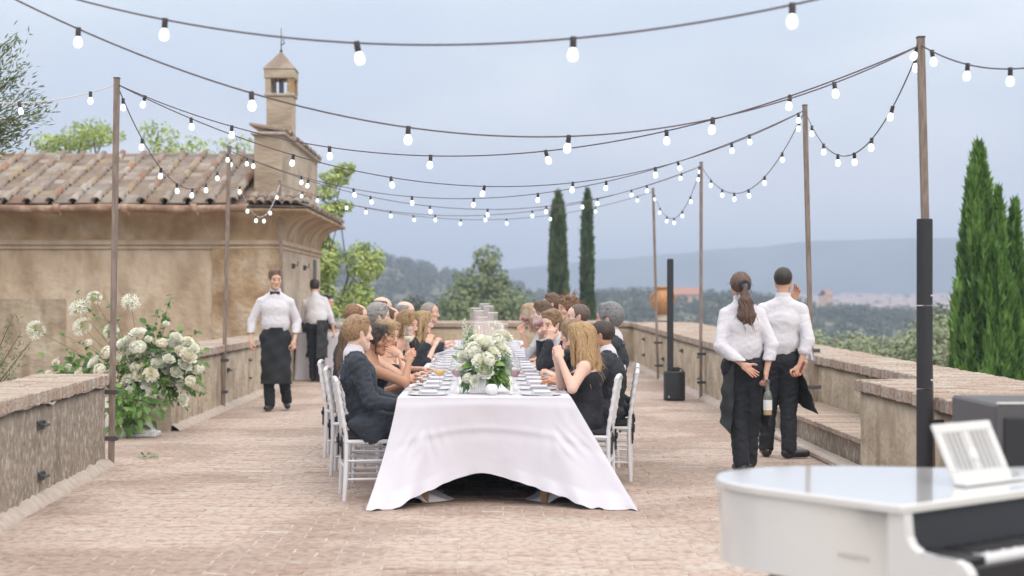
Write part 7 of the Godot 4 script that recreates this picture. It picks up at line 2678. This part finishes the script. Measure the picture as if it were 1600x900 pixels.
	for s in 2:
		m = MB.new()
		m.box(Vector3(0.052 + 0.05 if s == 0 else W - 0.102, 0.685, 0.1), Vector3(0.1, 0.045, 0.2), Basis(), 0.006)
		obj("key_block", m, M.piano_black, t)
	var kw := (W - 0.304) / 52.0
	var white := MB.new()
	white.box(Vector3.ZERO, Vector3(kw - 0.001, 0.02, 0.15), Basis(), 0.002)
	var wm := white.mesh()
	var black := MB.new()
	black.box(Vector3.ZERO, Vector3(kw * 0.55, 0.014, 0.095), Basis(), 0.003)
	var km := black.mesh()
	for k in 52:
		obj("white_key", wm, M.key_white, t, Vector3(0.152 + kw * (k + 0.5), 0.688, 0.115))
		if k % 7 in [0, 2, 3, 5, 6] and k < 51:
			obj("black_key", km, M.piano_black, t, Vector3(0.152 + kw * (k + 1), 0.705, 0.087))
	# music desk: a slotted plate leaning back
	var b := Basis(Vector3.RIGHT, -0.45)
	var o := Vector3(0.72, 0.852, -0.2)
	var slab := func(called: String, x: float, y: float, w: float, h: float) -> void:
		var q := MB.new()
		q.box(o + b * Vector3(x * 0.76, y * 0.78, 0), Vector3(w * 0.76, h * 0.78, 0.014), b, 0.004)
		obj(called, q, M.piano_white, t)
	slab.call("desk_rail", 0.0, 0.03, 0.44, 0.06)
	slab.call("desk_rail", 0.0, 0.262, 0.44, 0.045)
	slab.call("desk_post", -0.195, 0.15, 0.05, 0.19)
	slab.call("desk_post", 0.195, 0.15, 0.05, 0.19)
	for k in 9:
		slab.call("desk_slat", -0.144 + 0.036 * k, 0.15, 0.0115 if k != 4 else 0.034, 0.19)
	m = MB.new()
	m.sphere(o + b * Vector3(0, 0.1, 0.004), Vector3(0.022, 0.03, 0.008), 14, 8, b)
	obj("desk_lyre", m, M.piano_white, t)
	m = MB.new()
	m.box(o + Vector3(0, 0.006, 0.03), Vector3(0.36, 0.012, 0.05), Basis(), 0.003)
	obj("desk_ledge", m, M.piano_white, t)
	for k in 3:
		m = MB.new()
		var p: Vector3 = [Vector3(0.2, 0, -0.62), Vector3(0.1, 0, -0.02), Vector3(W - 0.1, 0, -0.02)][k]
		m.tube([p + Vector3(0, 0.03, 0), p + Vector3(0, 0.3, 0), p + Vector3(0, 0.53, 0)], [0.026, 0.036, 0.05], 14)
		m.box(p + Vector3(0, 0.5, 0), Vector3(0.12, 0.06, 0.12), Basis(), 0.01)
		m.sphere(p + Vector3(0, 0.025, 0), Vector3(0.03, 0.025, 0.03), 10, 6)
		obj("leg", m, M.piano_white if k else M.wood_leg, t)
	# a worn line of maker's lettering along the bass side
	rng.seed = 9
	m = MB.new()
	for k in 9:
		m.box(Vector3(0.0105, 0.665 + 0.001 * sin(k), -0.135 - 0.0145 * k), Vector3(0.002, 0.014 if k != 4 else 0.02, 0.009 if k % 3 else 0.011))
	obj("maker_lettering", m, mat("gold_faded", lin(0.56, 0.52, 0.47), 0.4), t)


func _ready() -> void:
	var t0 := Time.get_ticks_msec()
	set_light()
	set_materials()
	make_land()
	make_terrace()
	make_walls()
	make_villa()
	make_trees()
	make_lights()
	make_speakers()
	make_table()
	make_settings()
	make_flowers()
	make_buffet()
	make_piano()
	print("place built in %d ms" % (Time.get_ticks_msec() - t0))
	make_guests()
	make_waiters()
	chair0.free()
	for k in glass_proto:
		glass_proto[k].free()
	print("built in %d ms" % (Time.get_ticks_msec() - t0))
